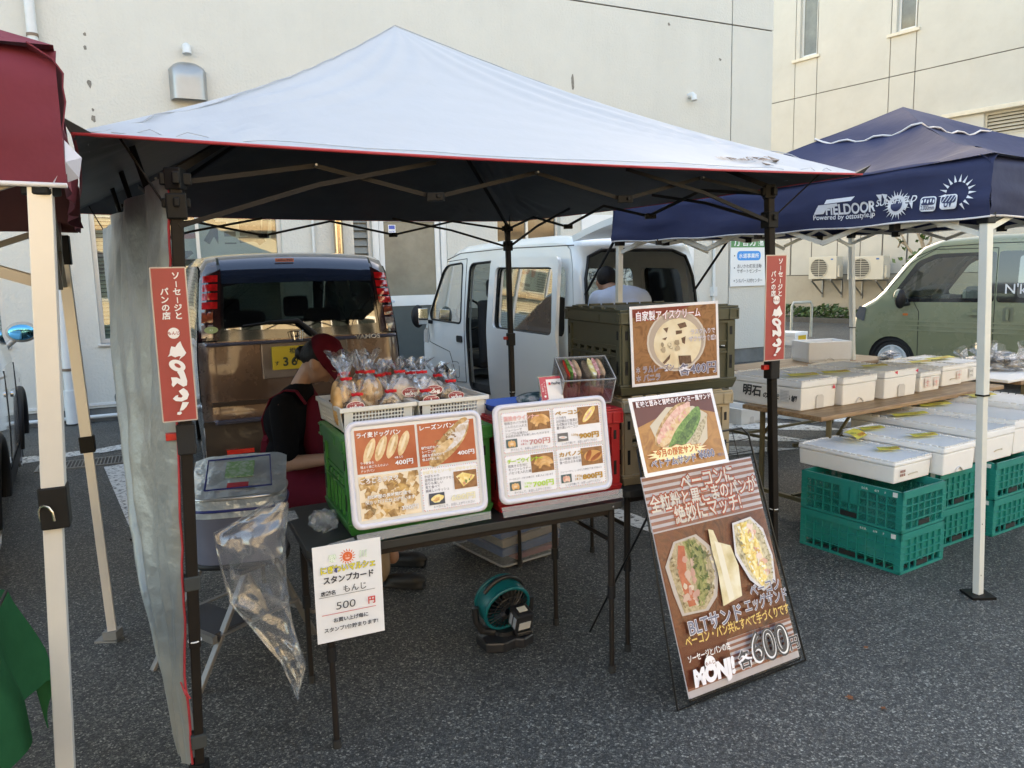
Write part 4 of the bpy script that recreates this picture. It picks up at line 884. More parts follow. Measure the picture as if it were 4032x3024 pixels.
obj('arch_liner', mb, BLK, g.r, kind='stuff'); obj('underbody', MB().box(.1, 3.2, -.6, .6, .2, .5), CABIN, g.r)
for y in (.33, -.33): s2 = obj('front_seat', MB().box(1.5, 1.64, y-.22, y+.22, .6, 1.25), CABIN, g.r, bevel=.04); obj('headrest', MB().box(1.52, 1.62, y-.12, y+.12, 1.27, 1.45), CABIN, s2, bevel=.03)
obj('dashboard', MB().box(2.35, 2.7, -.62, .62, .9, 1.14), CABIN, g.r, bevel=.05)
for x, y, z, m_ in ((2.2, .4, 1.1, (.10, .09, .08)), (1.9, .2, 1.15, (.5, .48, .40)), (1.75, .45, 1.2, (.2, .2, .19))): obj('clutter', MB().box(x-.12, x+.12, y-.1, y+.1, z-.1, z+.08), mat('clutter%d' % int(m_[0]*100), m_, .8), g.r, bevel=.02)
pr = Print(); pr.text("N'k", 0, 0, .17, (.8, .8, .8), .006); pr.text("itchen", .40, 0, .17, (.8, .8, .8), .006)
pb = g.M.inverted() @ vp_(3957, 1128, (gt.x, gt.y), (gt.x+gd.x, gt.y+gd.y)); pr.build('window_lettering', g.r, Matrix.Translation((pb.x, g.yh(pb.x, 1.3)+.012, 1.20)) @ Matrix.Rotation(pi, 4, 'Z'))
# ---------------------------------------------------------------- white SUV at the left edge
sa = Vector((-2.98, 4.264, 0)); sb = Vector((-4.146, 6.321, 0)); sdir = (sb-sa).normalized(); sr = Vector((sdir.y, -sdir.x, 0))
tail = sa-sdir*.85-sr*.84; tail.z = 0
out = [(.10, .35), (.0, .5), (.02, .95), (.12, 1.1), (.42, 1.45), (.60, 1.52), (1.6, 1.58), (2.2, 1.52), (3.0, 1.05), (3.9, .92), (4.15, .75), (4.2, .4), (4.1, .25)]
PW = paint('pearl_white', (.66, .65, .62), .1, .22)
u = Car('white_car', 'pearl white hatchback at the far left with dark wheels and a blue-tinted door mirror', 'car', tail, atan2(sdir.y, sdir.x), 4.2, 1.78, out, [(.85, .33, .38), (3.22, .33, .38)], PW, belt=.95, tumble=.16, r=.08, bulge=.06, taper=.12, tailtaper=.08)
u.sill = .3; u.wpan('body', [(0, -1), (0, 1), (u.arc[-1], 1), (u.arc[-1], -1)], PW)
for s_ in (1, -1):
    u.span('side_panel', u.side_outline(), PW, s_)
    u.span('window', rpoly([(.75, 1.05), (2.85, 1.0), (2.3, 1.42), (1.6, 1.47), (.9, 1.38)], .08), GB, s_, .004)
    u.span('sill_trim', rpoly([(1.2, .24), (2.86, .24), (2.86, .36), (1.2, .36)], .03), BLK, s_, .008)
    for xc in (.85, 3.22):
        obj('arch_trim', MB().tube([u.spt(xc+.39*cos(t), .33+.39*sin(t), s_, .0) for t in [-.1+(pi+.2)*i/16 for i in range(17)]], .035, 8), BLK, u.r, smooth=60)
        u.wheel(xc, s_, .33, .2)
joint(u, [(1.9, .38), (1.95, 1.0)], -1); joint(u, [(2.85, .42), (2.9, .98)], -1)
u.span('handle', rpoly([(2.08, .80), (2.28, .80), (2.28, .84), (2.08, .84)], .015), CHR, -1, .03, solid=.02)
mw_ = u.M.inverted() @ yp(85, 1308, 7.0)
mc = Vector((mw_.x, mw_.y, mw_.z)); mm = obj('mirror', MB().ell(mc+Vector((.05, 0, 0)), .09, .13, .095, 18, 12), mat('mirror_shell', (.42, .39, .35), .35, .4), u.r, smooth=60)
obj('mirror_glass', MB().ell(mc+Vector((-.018, 0, 0)), .03, .108, .072, 20, 10), mat('mirror_blue', (.12, .42, .62), .03, 1, var=0), mm, smooth=60)
obj('arm', MB().tube([mc+Vector((.05, .05, -.05)), mc+Vector((.05, .16, -.15)), mc+Vector((.05, .3, -.17))], .03), MATS['mirror_shell'], mm, smooth=60)
u.span('indicator', rpoly([(3.42, .76), (3.52, .76), (3.52, .80), (3.42, .80)], .01), mat('amber', (.6, .14, .01)), -1, .006)
# ================================================================== THE STALL'S CANOPY TENT
FL = Vector((-1.07, 2.35, 0)); FR = Vector((1.20, 3.42, 0)); BR = Vector((.03, 5.62, 0)); BL = Vector((-2.33, 4.62, 0))
cFL = Vector((-1.13, 2.02, 0)); cFR = Vector((1.60, 3.46, 0)); cBR = Vector((.12, 6.0, 0)); cBL = Vector((-2.72, 4.85, 0))
cFL = yp(285, 520, 2.06); cFR = yp(3395, 683, 3.46); cBR = yp(2030, 868, 6.0); cBL = yp(275, 835, 4.85); APEX = yp(1555, 103, 4.05)
BRONZE = mat('bronze_tube', (.016, .013, .011), .5, .0, var=.15, scale=12, spec=.18); JOINT = mat('joint_black', (.009, .009, .009), .5, spec=.2); SILV = mat('silver_cloth', (.27, .285, .275), .40, .25, var=.08, scale=3, bump=.7, bscale=9, bdist=.02)
tent = root('canopy_tent', 'white topped pop-up canopy with black underside, red edge and bronze legs over the sausage stall', 'canopy tent')
def canvas(name, label=None): pass
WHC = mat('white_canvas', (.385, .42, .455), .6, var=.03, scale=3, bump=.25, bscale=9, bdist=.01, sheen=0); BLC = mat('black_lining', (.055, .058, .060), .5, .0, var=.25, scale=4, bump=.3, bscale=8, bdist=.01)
EDGE_SAG = .016
def top_panel(c0, c1, ap, drop=0.0, sag=EDGE_SAG, bow=0.0, seed=0, wr=.010):
    mid = (c0+c1)/2; inw = (ap-mid); inw.z = 0; inw.normalize()
    def P(u, v):
        e = c0.lerp(c1, u)-Vector((0, 0, sag*4*u*(1-u)))+inw*(bow*4*u*(1-u))
        q = e.lerp(ap, v); conc = -.055*sin(pi*v)*(1-.35*4*u*(1-u)) - .07*4*u*(1-u)*sin(pi*min(1, v*1.15))*.5
        near = (min(u, 1-u)*(1-v)); w_ = wr*(1-v)*fbm(Vector((q.x*1.2, q.y*1.2, seed)))+.012*math.exp(-((near-.06)/.10)**2)*sin(38*atan2(v+.02, min(u, 1-u)+.02))*(1-v)
        w_ += .004*sin(v*60+u*4+3*noise.noise(Vector((u*3, v*2, seed))))*(1-v)*v*2
        if u in (0, 1) or v in (0, 1): w_ = 0
        return (q.x, q.y, q.z+conc+w_-drop)
    return P
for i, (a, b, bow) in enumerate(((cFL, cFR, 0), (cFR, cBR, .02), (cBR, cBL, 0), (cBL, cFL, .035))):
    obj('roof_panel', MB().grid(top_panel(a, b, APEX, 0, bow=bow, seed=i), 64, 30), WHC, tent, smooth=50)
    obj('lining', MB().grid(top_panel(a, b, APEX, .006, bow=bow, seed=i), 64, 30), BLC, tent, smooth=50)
    pp = top_panel(a, b, APEX, .003, bow=bow, seed=i); pts = [Vector(pp(k/40, 0)) for k in range(41)]
    obj('edge_piping', MB().tube(pts, .005, 6), mat('red_piping', (.42, .035, .045), .6), tent, smooth=60)
SEAM = mat('seam', (.36, .39, .43), .7, var=0)
for a, b, bow in ((cFL, cFR, 0), (cFR, cBR, .02), (cBL, cFL, .035)):
    pp = top_panel(a, b, APEX, -.004, bow=bow, seed=(0 if bow == 0 else 1 if bow == .02 else 3)); obj('seam', MB().tube([Vector(pp(.012, k/40)) for k in range(41)], .0022, 5), SEAM, tent); obj('hem_stitch', MB().tube([Vector(pp(.02+.96*k/60, .022)) for k in range(61)], .0012, 4), SEAM, tent)
for c_, d_ in ((cFL, cFL-APEX), (cFR, cFR-APEX), (cBR, cBR-APEX), (cBL, cBL-APEX)):
    d_ = d_.copy(); d_.z = 0; d_.normalize(); sd2 = Vector((-d_.y, d_.x, 0)); tip = c_+d_*.035+Vector((0, 0, .035))
    mb = MB(); base = [c_-d_*.05+sd2*.045-Vector((0, 0, .012)), c_+d_*.006, c_-d_*.05-sd2*.045-Vector((0, 0, .012)), c_-d_*.03+Vector((0, 0, .008))]
    mb.add([tip]+base, [(0, 1, 2), (0, 2, 3), (0, 3, 4), (0, 4, 1), (1, 4, 3, 2)]); obj('corner_pocket', mb, BLC, tent)
ZH, ZS = 1.905, 1.775
POL = {}
def pole(top, bot, name='pole', r=.0165, zjoint=.74, zc=1.11):
    top = Vector(top); bot = Vector(bot); d = top-bot; at_ = lambda z: bot+d*((z-bot.z)/d.z)
    o = obj(name, MB().bar(at_(zjoint-.02), top, .034).bar(at_(.02), at_(zjoint), .028), BRONZE, tent, bevel=.004)
    mb = MB(); h_ = top+Vector((0, 0, .0)); mb.box(h_.x-.023, h_.x+.023, h_.y-.023, h_.y+.023, h_.z-.03, h_.z+.03)
    for s_ in (E_, -E_, N_, -N_): mb.bar(h_, h_+s_*.042, .02, .034)
    obj('head_bracket', mb, JOINT, o, bevel=.004)
    q = at_(ZS); mb = MB(); mb.bar(q-Vector((0, 0, .035)), q+Vector((0, 0, .035)), .055)
    for s_ in (E_, -E_, N_, -N_): mb.bar(q+Vector((0, 0, .01)), q+s_*.038+Vector((0, 0, .01)), .016, .026)
    obj('slider', mb, JOINT, o, bevel=.004)
    q = at_(zc); obj('height_clamp', MB().bar(q-Vector((0, 0, .045)), q+Vector((0, 0, .045)), .052), mat('clamp_grey', (.022, .022, .023), .6, spec=.2), o, bevel=.005)
    q = at_(zc+.01); obj('release_button', MB().bar(q-E_*.055, q-E_*.02, .022), mat('button_red', (.5, .02, .015), .35), o, bevel=.003)
    q = at_(zjoint); obj('stop_ring', MB().tube([q+Vector((.019*cos(t), .019*sin(t), 0)) for t in [2*pi*i/14 for i in range(14)]], .0025, 5, True), mat('white_mark', (.7, .7, .7)), o)
    f_ = at_(.0); obj('foot', MB().box(f_.x-.05, f_.x+.05, f_.y-.05, f_.y+.05, 0, .012).box(f_.x-.024, f_.x+.024, f_.y-.024, f_.y+.024, .012, .07), JOINT, o, bevel=.003)
    return o
def on(p, z): q = p.copy(); q.z = z; return q
def topat(px, py, Y): return yp(px, py, Y)
tops = dict(FL=topat(690, 705, 2.21), FR=topat(3028, 755, 3.43), BR=topat(1998, 900, 5.66), BL=topat(452, 905, 4.66))
bots = dict(FL=gp(790, 3078), FR=gp(3052, 2330), BR=gp(2030, 1960), BL=Vector((-2.33, 4.62, 0)))
ZH = sum(t.z for t in tops.values())/4
ZJ_ = {'FL': yp(769, 2538, 2.2).z, 'FR': yp(3046, 2035, 3.42).z}
for kk in ('FL', 'FR', 'BR', 'BL'):
    pl0 = pole(tops[kk], bots[kk], zjoint=ZJ_.get(kk, .74))
    if kk == 'FL':
        for z in (yp(745, 2305, 2.2).z, yp(780, 2935, 2.2).z): q = bots[kk].lerp(tops[kk], z/tops[kk].z); obj('velcro_strap', MB().bar(q-Vector((0, 0, .022)), q+Vector((0, 0, .022)), .046), mat('strap_grey', (.05, .055, .055), .8, spec=.15), pl0, bevel=.004)
def truss(A, B, nin):
    """scissor bars between two leg heads"""
    def q(t, dz): p = A.lerp(B, t); p.z = (A.z*(1-t)+B.z*t)+dz; return p
    off = nin*.012; zz = [(0, -.01), (1/6, .05), (1/3, -.04), (1/2, .05), (2/3, -.04), (5/6, .05), (1, -.01)]
    for i in range(6): obj('truss_bar', MB().bar(q(*zz[i])+off, q(*zz[i+1])+off, .008, .014), BRONZE, tent)
    z2 = [(0, -.13), (1/6, -.01), (1/3, .07), (1/2, -.01+.05), (2/3, .07), (5/6, -.01), (1, -.13)]
    for i in (0, 1, 4, 5): obj('truss_bar', MB().bar(q(*z2[i])-off, q(*z2[i+1])-off, .008, .014), BRONZE, tent)
    for t, dz in (zz[2], zz[4]): p = q(t, dz); obj('truss_joint', MB().box(p.x-.028, p.x+.028, p.y-.02, p.y+.02, p.z-.014, p.z+.014).cyl(p-N_*.03, p+N_*.03, .007, n=8), JOINT, tent, bevel=.003)
    for t, dz in (zz[1], zz[3], zz[5]): p = q(t, dz); obj('pivot_screw', MB().cyl(p-N_*.014, p+N_*.014, .004, n=8), STEEL, tent)
truss(tops['FL'], tops['FR'], N_); truss(tops['BL'], tops['BR'], -N_); truss(tops['FR'], tops['BR'], -E_); truss(tops['FL'], tops['BL'], E_)
hub = APEX-Vector((0, 0, .06)); obj('centre_hub', MB().box(hub.x-.04, hub.x+.04, hub.y-.04, hub.y+.04, hub.z-.5, hub.z), JOINT, tent, bevel=.01)
for kk in tops:
    p = tops[kk].copy(); o_ = (p-hub); o_.z = 0; o_.normalize(); obj('roof_strut', MB().bar(p+Vector((0, 0, .02)), p.lerp(hub, .55)+Vector((0, 0, .01)), .014, .02), BRONZE, tent)
    obj('roof_strut', MB().bar(p.lerp(hub, .55)+Vector((0, 0, .01)), hub-Vector((0, 0, .03)), .014, .02), BRONZE, tent)
c4 = dict(FL=cFL, FR=cFR, BR=cBR, BL=cBL)
for kk in tops:
    q = tops[kk].copy(); q.z -= .13; e_ = c4[kk].lerp(APEX, .07)-Vector((0, 0, .03)); obj('eave_strut', MB().cyl(q, e_, .0035, n=6), BRONZE, tent)
for s_ in (.18, .42, .68):      # short struts that push the left eave out
    a = tops['FL'].lerp(tops['BL'], s_)-Vector((0, 0, .08)); b = cFL.lerp(cBL, s_-.03).lerp(APEX, .12)-Vector((0, 0, .03))
    obj('eave_strut', MB().cyl(a, b, .011, n=8), BRONZE, tent, smooth=50)
# lettering on the front slope
pf = top_panel(cFL, cFR, APEX, 0, bow=0, seed=0)
pa, pb, pc = Vector(pf(.80, .045)), Vector(pf(.915, .045)), Vector(pf(.80, .10))
Ml = frame(pa, pb, pa+(pc-pa)); pr = Print(.0008); TB = (.25, .19, .15)
pr.text('INSTANT EASY SHADE', 0, .035, .026, TB, .02, w=.26); pr.text('V/A', .27, .03, .036, TB, .03, w=.07); pr.rect(.02, .026, .28, .003, TB); pr.text('Pro', .17, .004, .02, TB, .03)
pr.v = [tuple(Vector(pf(.80+.125*x/.36, .045+.085*z/.075))+Vector((0, 0, .004-y))) for x, y, z in pr.v]; pr.build('roof_lettering', tent)
# ---------------------------------------------------------------- silver side curtain on the left
a = bots['FL']; nb = (BL-a); nb.z = 0; nb.normalize()
def curt(u, v):
    z = .06+(ZH-.03-.06)*v; L_ = .18+2.0*v**1.6; bul = .17*sin(pi*min(1, v*1.02)*.62+.0)**1.0*(1-.35*v) if v > 0 else 0
    pt = bots['FL'].lerp(tops['FL'], v); fold = (.026+.02*(1-v))*sin(u*17+2.5*noise.noise(Vector((u*2, v*1.2, 1)))+v*2)+.010*sin(u*41+v*3)
    fold *= min(1, u*6+.15); cr = .012*fbm(Vector((u*6+v*3, v*5, 4)))+.006*abs(noise.noise(Vector((u*14+v*8, v*9, 8))))
    p = Vector((pt.x, pt.y, 0))+nb*(u*L_)-E_*(.020+bul*(u**.45)+fold*.6+cr); return (p.x, p.y, z)
ct = root('side_curtain', 'crinkled silver curtain with a red hem hanging beside the left front canopy leg', 'curtain')
obj('cloth', MB().grid(curt, 90, 90), mat('silver_cloth', (.33, .34, .33)), ct, smooth=70)
MATS['silver_cloth'].node_tree.nodes['Principled BSDF'].inputs['Roughness'].default_value = .4
obj('red_hem', MB().tube([Vector(curt(0, i/40))+Vector((.004, -.004, 0)) for i in range(41)], .004, 6), mat('red_piping', (.42, .035, .045)), ct, smooth=60)
mb = MB(); 
for i in range(1): p = Vector(curt(.02, .16)); mb.tube([p, p+Vector((.02, -.02, -.03)), p+Vector((.03, -.01, -.05)), p+Vector((.015, -.01, -.02))], .0025, 5)
obj('red_tie', mb, MATS['red_piping'], ct, kind='stuff')
pr = Print(.0006); pr.text('DARK', 0, 0, .05, (.06, .06, .07), .02); P0 = Vector(curt(.45, .20)); P1 = Vector(curt(.50, .12)); xd_ = (P1-P0).normalized()
Mq = frame(P0, P1, P0+Vector((-E_.x*.0, 0, 0))+nb*.05+Vector((0, 0, .05))); pr.build('lettering', ct, Mq @ Matrix.Translation((0, -.03, 0)))
# ---------------------------------------------------------------- two tall red banners
BRED = (.36, .055, .05)
def banner(label, TL, TR_, BLc):
    BLv, BRv = BLc, BLc+(TR_-TL); M = frame(BLv, BRv, TL); w = (TR_-TL).length; h = (TL-BLv).length
    r = root('banner_sign', label, 'sign', M=M, group='tall red shop banners tied to the canopy legs')
    obj('laminated_panel', MB().prism(rr(0, 0, w, h, .004), 0, .003), mat('laminate_edge', (.45, .38, .34), .25, coat=.6), r)
    p = Print(); m_ = w*.04; p.rect(m_, m_, w-2*m_, h-2*m_, BRED); s = w*.238; WT = (.80, .78, .78)
    p.text('ソーセージと', w*.70, h*.970, s, WT, .03, vert=True); p.text('パンの店', w*.36, h*.970-s*1.95, s, WT, .03, vert=True)
    cy = h*.578; p.ell(w*.52, cy, w*.165, w*.165, WT); p.text('もんじ', w*.52, cy-w*.04, w*.115, BRED, .03, 'c')
    # hand-cut letters running downwards
    X = lambda x: w*x; Yy = lambda y: h*(1-y)
    M1 = [(.42, .505), (.53, .512), (.60, .490), (.68, .475), (.72, .505), (.78, .535), (.82, .553), (.76, .570), (.66, .585), (.60, .597), (.66, .572), (.60, .571), (.50, .578), (.40, .565), (.30, .572), (.36, .552), (.38, .530)]
    N1 = [(.52, .672), (.70, .660), (.74, .69), (.78, .735), (.76, .765), (.66, .772), (.50, .745), (.38, .770), (.34, .755), (.36, .735), (.34, .705), (.50, .708), (.60, .722), (.58, .700)]
    J1 = [(.52, .798), (.66, .780), (.76, .800), (.80, .825), (.74, .855), (.58, .868), (.42, .862), (.34, .845), (.42, .828), (.50, .822), (.48, .838), (.58, .842), (.62, .832), (.56, .815)]
    E1 = [(.60, .872), (.78, .876), (.70, .905), (.60, .925), (.50, .928)]
    D1 = [(.44, .935), (.54, .932), (.56, .945), (.50, .955), (.42, .950)]
    O1 = [(.54+.225*cos(t), .632+.040*sin(t+.3)) for t in [2*pi*i/22 for i in range(22)]]; O2 = [(.55+.085*cos(t), .632+.016*sin(t+.6)) for t in [2*pi*i/14 for i in range(14)]]
    for q, c_ in ((M1, WT), (O1, WT), (O2, BRED), (N1, WT), (J1, WT), (E1, WT), (D1, WT)): p.poly([(X(a_), Yy(b_)) for a_, b_ in q], c_)
    p.build('print', r); return r
_q = bots['FL'].lerp(tops['FL'], .75)-N_*.05; PLa, PLb = (_q.x, _q.y), (_q.x+E_.x, _q.y+E_.y)
def q_(px, py): return vp_(px, py, PLa, PLb)
TL = q_(603, 1051); TR_ = q_(748, 1051); BLc = q_(640, 1666); z_ = (TL.z+TR_.z)/2; TL.z = TR_.z = z_; banner('tall red laminated banner with white Japanese lettering on the left front canopy leg', TL, TR_, BLc)
fr = (FR-E_*0-N_*.07); PR1 = (fr.x, fr.y); PR2 = (fr.x+E_.x, fr.y+E_.y)
TL = vp_(3010, 1004, PR1, PR2); TR_ = vp_(3092, 1003, PR1, PR2); BLc = vp_(3008, 1424, PR1, PR2); TR_.z = TL.z; banner('narrow red laminated banner on the right front canopy leg, in front of the fish table', TL, TR_, BLc)
# ================================================================== RED CANOPY AT THE LEFT EDGE
rt = root('red_canopy', 'dark red pop-up canopy with white hem and square aluminium legs beside the silver curtain', 'canopy tent')
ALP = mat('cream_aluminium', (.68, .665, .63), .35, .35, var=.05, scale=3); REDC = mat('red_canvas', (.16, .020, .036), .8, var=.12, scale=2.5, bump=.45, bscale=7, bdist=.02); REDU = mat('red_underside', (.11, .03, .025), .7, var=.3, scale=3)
A = yp(160, 735, 1.76); B = yp(262, 3010, 1.76); Bg = A+(B-A)*((0-A.z)/(B.z-A.z)); Aj = A+(Bg-A)*((A.z-1.055)/A.z)
pl_ = obj('pole', MB().bar(Aj, A, .048).bar(Bg+Vector((0, 0, .01)), Aj+Vector((0, 0, .1)), .040), ALP, rt, bevel=.002)
obj('foot', MB().box(Bg.x-.06, Bg.x+.06, Bg.y-.06, Bg.y+.06, 0, .01), JOINT, pl_)
obj('height_clamp', MB().bar(Aj-Vector((0, 0, .055)), Aj+Vector((0, 0, .045)), .060), JOINT, pl_, bevel=.004)
rg = MB(); c_ = Aj+Vector((-.0, -.034, -.01)); rg.tube([c_+Vector((-.016, 0, -.022)), c_+Vector((-.016, -.004, .0)), c_+Vector((-.010, -.006, .012)), c_+Vector((0, -.007, .017)), c_+Vector((.010, -.006, .012)), c_+Vector((.016, -.004, 0)), c_+Vector((.016, 0, -.022))], .0028, 6)
obj('pull_ring', rg, mat('brass_ring', (.75, .62, .45), .25, .9), pl_, smooth=60)
obj('head_bracket', MB().box(A.x-.030, A.x+.030, A.y-.028, A.y+.030, A.z-.02, A.z+.004), JOINT, pl_, bevel=.004)
A2 = yp(243, 985, 3.25); B2 = gp(447, 2520); J2 = B2.lerp(A2, .52)
pl2 = obj('pole', MB().bar(B2.lerp(A2, .5), A2, .044).bar(B2+Vector((0, 0, .01)), J2, .036), ALP, rt, bevel=.002)
obj('height_clamp', MB().bar(J2-(A2-B2).normalized()*.035, J2+(A2-B2).normalized()*.035, .058), JOINT, pl2, bevel=.003); obj('foot', MB().box(B2.x-.07, B2.x+.03, B2.y-.03, B2.y+.03, 0, .008).box(B2.x-.03, B2.x+.03, B2.y-.03, B2.y+.03, .012, .05), mat('foot_grey', (.25, .25, .24), .5, .5), pl2)
obj('head_bracket', MB().bar(A2-Vector((0, 0, .06)), A2+Vector((0, 0, .06)), .065), JOINT, pl2, bevel=.004)
CR = A+E_*.055+N_*(-.03); zb = A.z+.0; zt_ = zb+.30
def vale(P0, P1, seed):
    def f(u, v):
        p = P0.lerp(P1, u); n_ = Vector((P1.y-P0.y, -(P1.x-P0.x), 0)).normalized(); w_ = .018*fbm(Vector((u*4, v*2, seed)))+.012*sin(u*26+v*3)*(.4+.6*(1-v)); r_ = .05*(max(0, v-.8)/.2)**2
        return (p.x+n_.x*(w_-r_), p.y+n_.y*(w_-r_), zb+(zt_-zb)*v - .006*sin(u*19))
    return f
FLt = CR-E_*3.0; BRt = Vector((A2.x+.06, A2.y+.03, CR.z))
obj('valance', MB().grid(vale(FLt, CR, 1), 60, 10), REDC, rt, smooth=60, solid=.003); obj('valance', MB().grid(vale(CR, BRt, 2), 40, 10), REDC, rt, smooth=60, solid=.003); obj('valance', MB().grid(vale(BRt-E_*3, BRt, 5), 40, 10), REDU, rt, smooth=60, solid=.003)
ap = CR-E_*1.5+N_*.85; ap.z = zt_+.75
def slope(P0, P1, seed):
    def f(u, v): e = P0.lerp(P1, u); e = Vector((e.x, e.y, zt_-.003)); q = e.lerp(ap, v); return (q.x, q.y, q.z+.012*fbm(Vector((q.x*2, q.y*2, seed)))*(0 if v == 0 else 1)-.05*sin(pi*v))
    return f
obj('roof_panel', MB().grid(slope(FLt, CR, 1), 24, 14), REDC, rt, smooth=60); obj('roof_panel', MB().grid(slope(CR, BRt, 2), 24, 14), REDC, rt, smooth=60); obj('roof_panel', MB().grid(slope(BRt, BRt-E_*3, 3), 24, 14), REDC, rt, smooth=60)
v1 = vale(FLt, CR, 1); obj('white_hem', MB().tube([Vector(v1(i/40, 0)) for i in range(41)], [.0055]*41, 6), mat('hem_white', (.72, .70, .70), .6), rt, smooth=60)
mb = MB(); pk = CR+Vector((0, 0, 0)); mb.add([pk+Vector((-.03, -.02, zb-pk.z-.008)), pk+E_*.022+N_*.02+Vector((0, 0, zb-pk.z+.02)), pk+E_*.030+N_*.03+Vector((0, 0, zb-pk.z+.065)), pk+N_*.02+Vector((0, 0, zb-pk.z+.10)), pk+E_*.0-N_*.01+Vector((0, 0, zb-pk.z+.05))], [(0, 1, 4), (1, 2, 4), (2, 3, 4)])
obj('corner_flap', mb, mat('flap_grey', (.45, .45, .50), .3), rt, solid=.002)
mb = MB(); TB_ = mat('truss_beige', (.30, .27, .22), .4, .5)
def sc_(P0, P1, n_):
    for i in range(n_):
        a0 = P0.lerp(P1, i/n_); a1 = P0.lerp(P1, (i+1)/n_)
        obj('truss_bar', MB().bar(on(a0, zb+.03), on(a1, zb-.22), .014, .024), TB_, rt); obj('truss_bar', MB().bar(on(a0, zb-.22), on(a1, zb+.03), .014, .024), TB_, rt)
sc_(A, A-E_*2.8, 4); sc_(A, A2, 2); sc_(A2, A2-E_*2.8, 4)
# ================================================================== BLUE CANOPY OVER THE FISH STALL
bt = root('blue_canopy', 'navy blue pop-up canopy with white printed logos on its side over the fish boxes', 'canopy tent')
NAVY = mat('navy_canvas', (.028, .036, .090), .68, var=.12, scale=2, bump=.35, bscale=6, bdist=.02, spec=.25); WPOLE = mat('white_pole', (.72, .73, .68), .4, .1, var=.04)
P1 = yp(3885, 835, 3.48); P2 = yp(2440, 940, 5.62); P3 = yp(3352, 915, 6.95); P4 = P1+(P3-P2); F1 = gp(3850, 2345); F2 = P2.copy(); F2.z = 0; F2 += Vector((-.03, 0, 0)); F3 = gp(3362, 1690); F4 = P4.copy(); F4.z = 0
zv = (P1.z+P2.z)/2
for i, (t_, b_) in enumerate(((P1, F1), (P2, F2), (P3, F3), (P4, F4))):
    j = b_.lerp(t_, .54); o = obj('pole', MB().bar(j, t_, .040).bar(b_+Vector((0, 0, .01)), b_.lerp(t_, .58), .034), WPOLE, bt, bevel=.003)
    obj('foot', MB().box(b_.x-.055, b_.x+.055, b_.y-.055, b_.y+.055, 0, .012), JOINT, o); obj('stop_ring', MB().bar(j-Vector((0, 0, .004)), j+Vector((0, 0, .004)), .043), JOINT, o)
    obj('head_bracket', MB().bar(t_-Vector((0, 0, .05)), t_+Vector((0, 0, .04)), .055), JOINT, o, bevel=.003)
    mb = MB(); 
    for k_ in (.06, .20): q = b_.lerp(t_, k_); mb.cyl(q-Vector((0, .0185, 0)), q-Vector((0, .0, 0)), .004, n=8)
    obj('pin_hole', mb, JOINT, o, kind='stuff')
ev = {}; cen = (P1+P2+P3+P4)/4
HV = .27
def out_(p, k_=.05): d = (p-cen); d.z = 0; d.normalize(); return p+d*k_
Q = [out_(p) for p in (P1, P2, P3, P4)]
apx = yp(3555, 425, 5.15)
def bval(A_, B_, seed, amp=.018):
    def f(u, v):
        p = A_.lerp(B_, u); n_ = Vector((B_.y-A_.y, -(B_.x-A_.x), 0)).normalized()
        if (p-cen).dot(n_) < 0: n_ = -n_
        w_ = amp*(fbm(Vector((u*3.5, v*2.2, seed)))+.5*sin(u*13+v*5)*(1-v)); r_ = .045*(max(0, v-.82)/.18)**2
        return (p.x+n_.x*(w_-r_), p.y+n_.y*(w_-r_), p.z-.02+(HV)*v-.012*4*u*(1-u)-.004*sin(u*31))
    return f
for i, (a_, b_) in enumerate(((0, 1), (1, 2), (2, 3), (3, 0))):
    f = bval(Q[a_], Q[b_], i+3); obj('valance', MB().grid(f, 70, 12), NAVY, bt, smooth=60, solid=.002)
    obj('white_hem', MB().tube([Vector(f(k_/50, 0)) for k_ in range(51)], .005, 6), mat('hem_white', (.72, .70, .70)), bt, smooth=60)
def bslope(A_, B_, seed, dz=0):
    def f(u, v):
        e = A_.lerp(B_, u)+Vector((0, 0, HV-.02-.012*4*u*(1-u))); q = e.lerp(apx, v)
        s_ = -.10*4*u*(1-u)*sin(pi*min(1, v*1.1+.08))-.05*sin(pi*v)
        w_ = (.022*fbm(Vector((q.x*2.3, q.y*2.3, seed)))+.012*sin(9*q.x-7*q.y+4*noise.noise(Vector((q.x, q.y, 2)))))*(1-v)*(0 if v == 0 else 1)
        return (q.x, q.y, q.z+s_+w_-dz)
    return f
for i, (a_, b_) in enumerate(((0, 1), (1, 2), (2, 3), (3, 0))): obj('roof_panel', MB().grid(bslope(Q[a_], Q[b_], i), 40, 22), NAVY, bt, smooth=60)
cap = []
for i, (a_, b_) in enumerate(((0, 1), (1, 2), (2, 3), (3, 0))):
    f = bslope(Q[a_], Q[b_], i, -.007); cap += [Vector(f(k_/12, .72)) for k_ in range(12)]
    obj('peak_cap', MB().grid(lambda u, v: f(u, .72+.28*v), 12, 6), NAVY, bt, smooth=60)
obj('cap_hem', MB().tube([p+Vector((0, 0, .012*sin(i*1.7))) for i, p in enumerate(cap)], .006, 6, True), mat('hem_white', (.72, .70, .70)), bt, smooth=60)
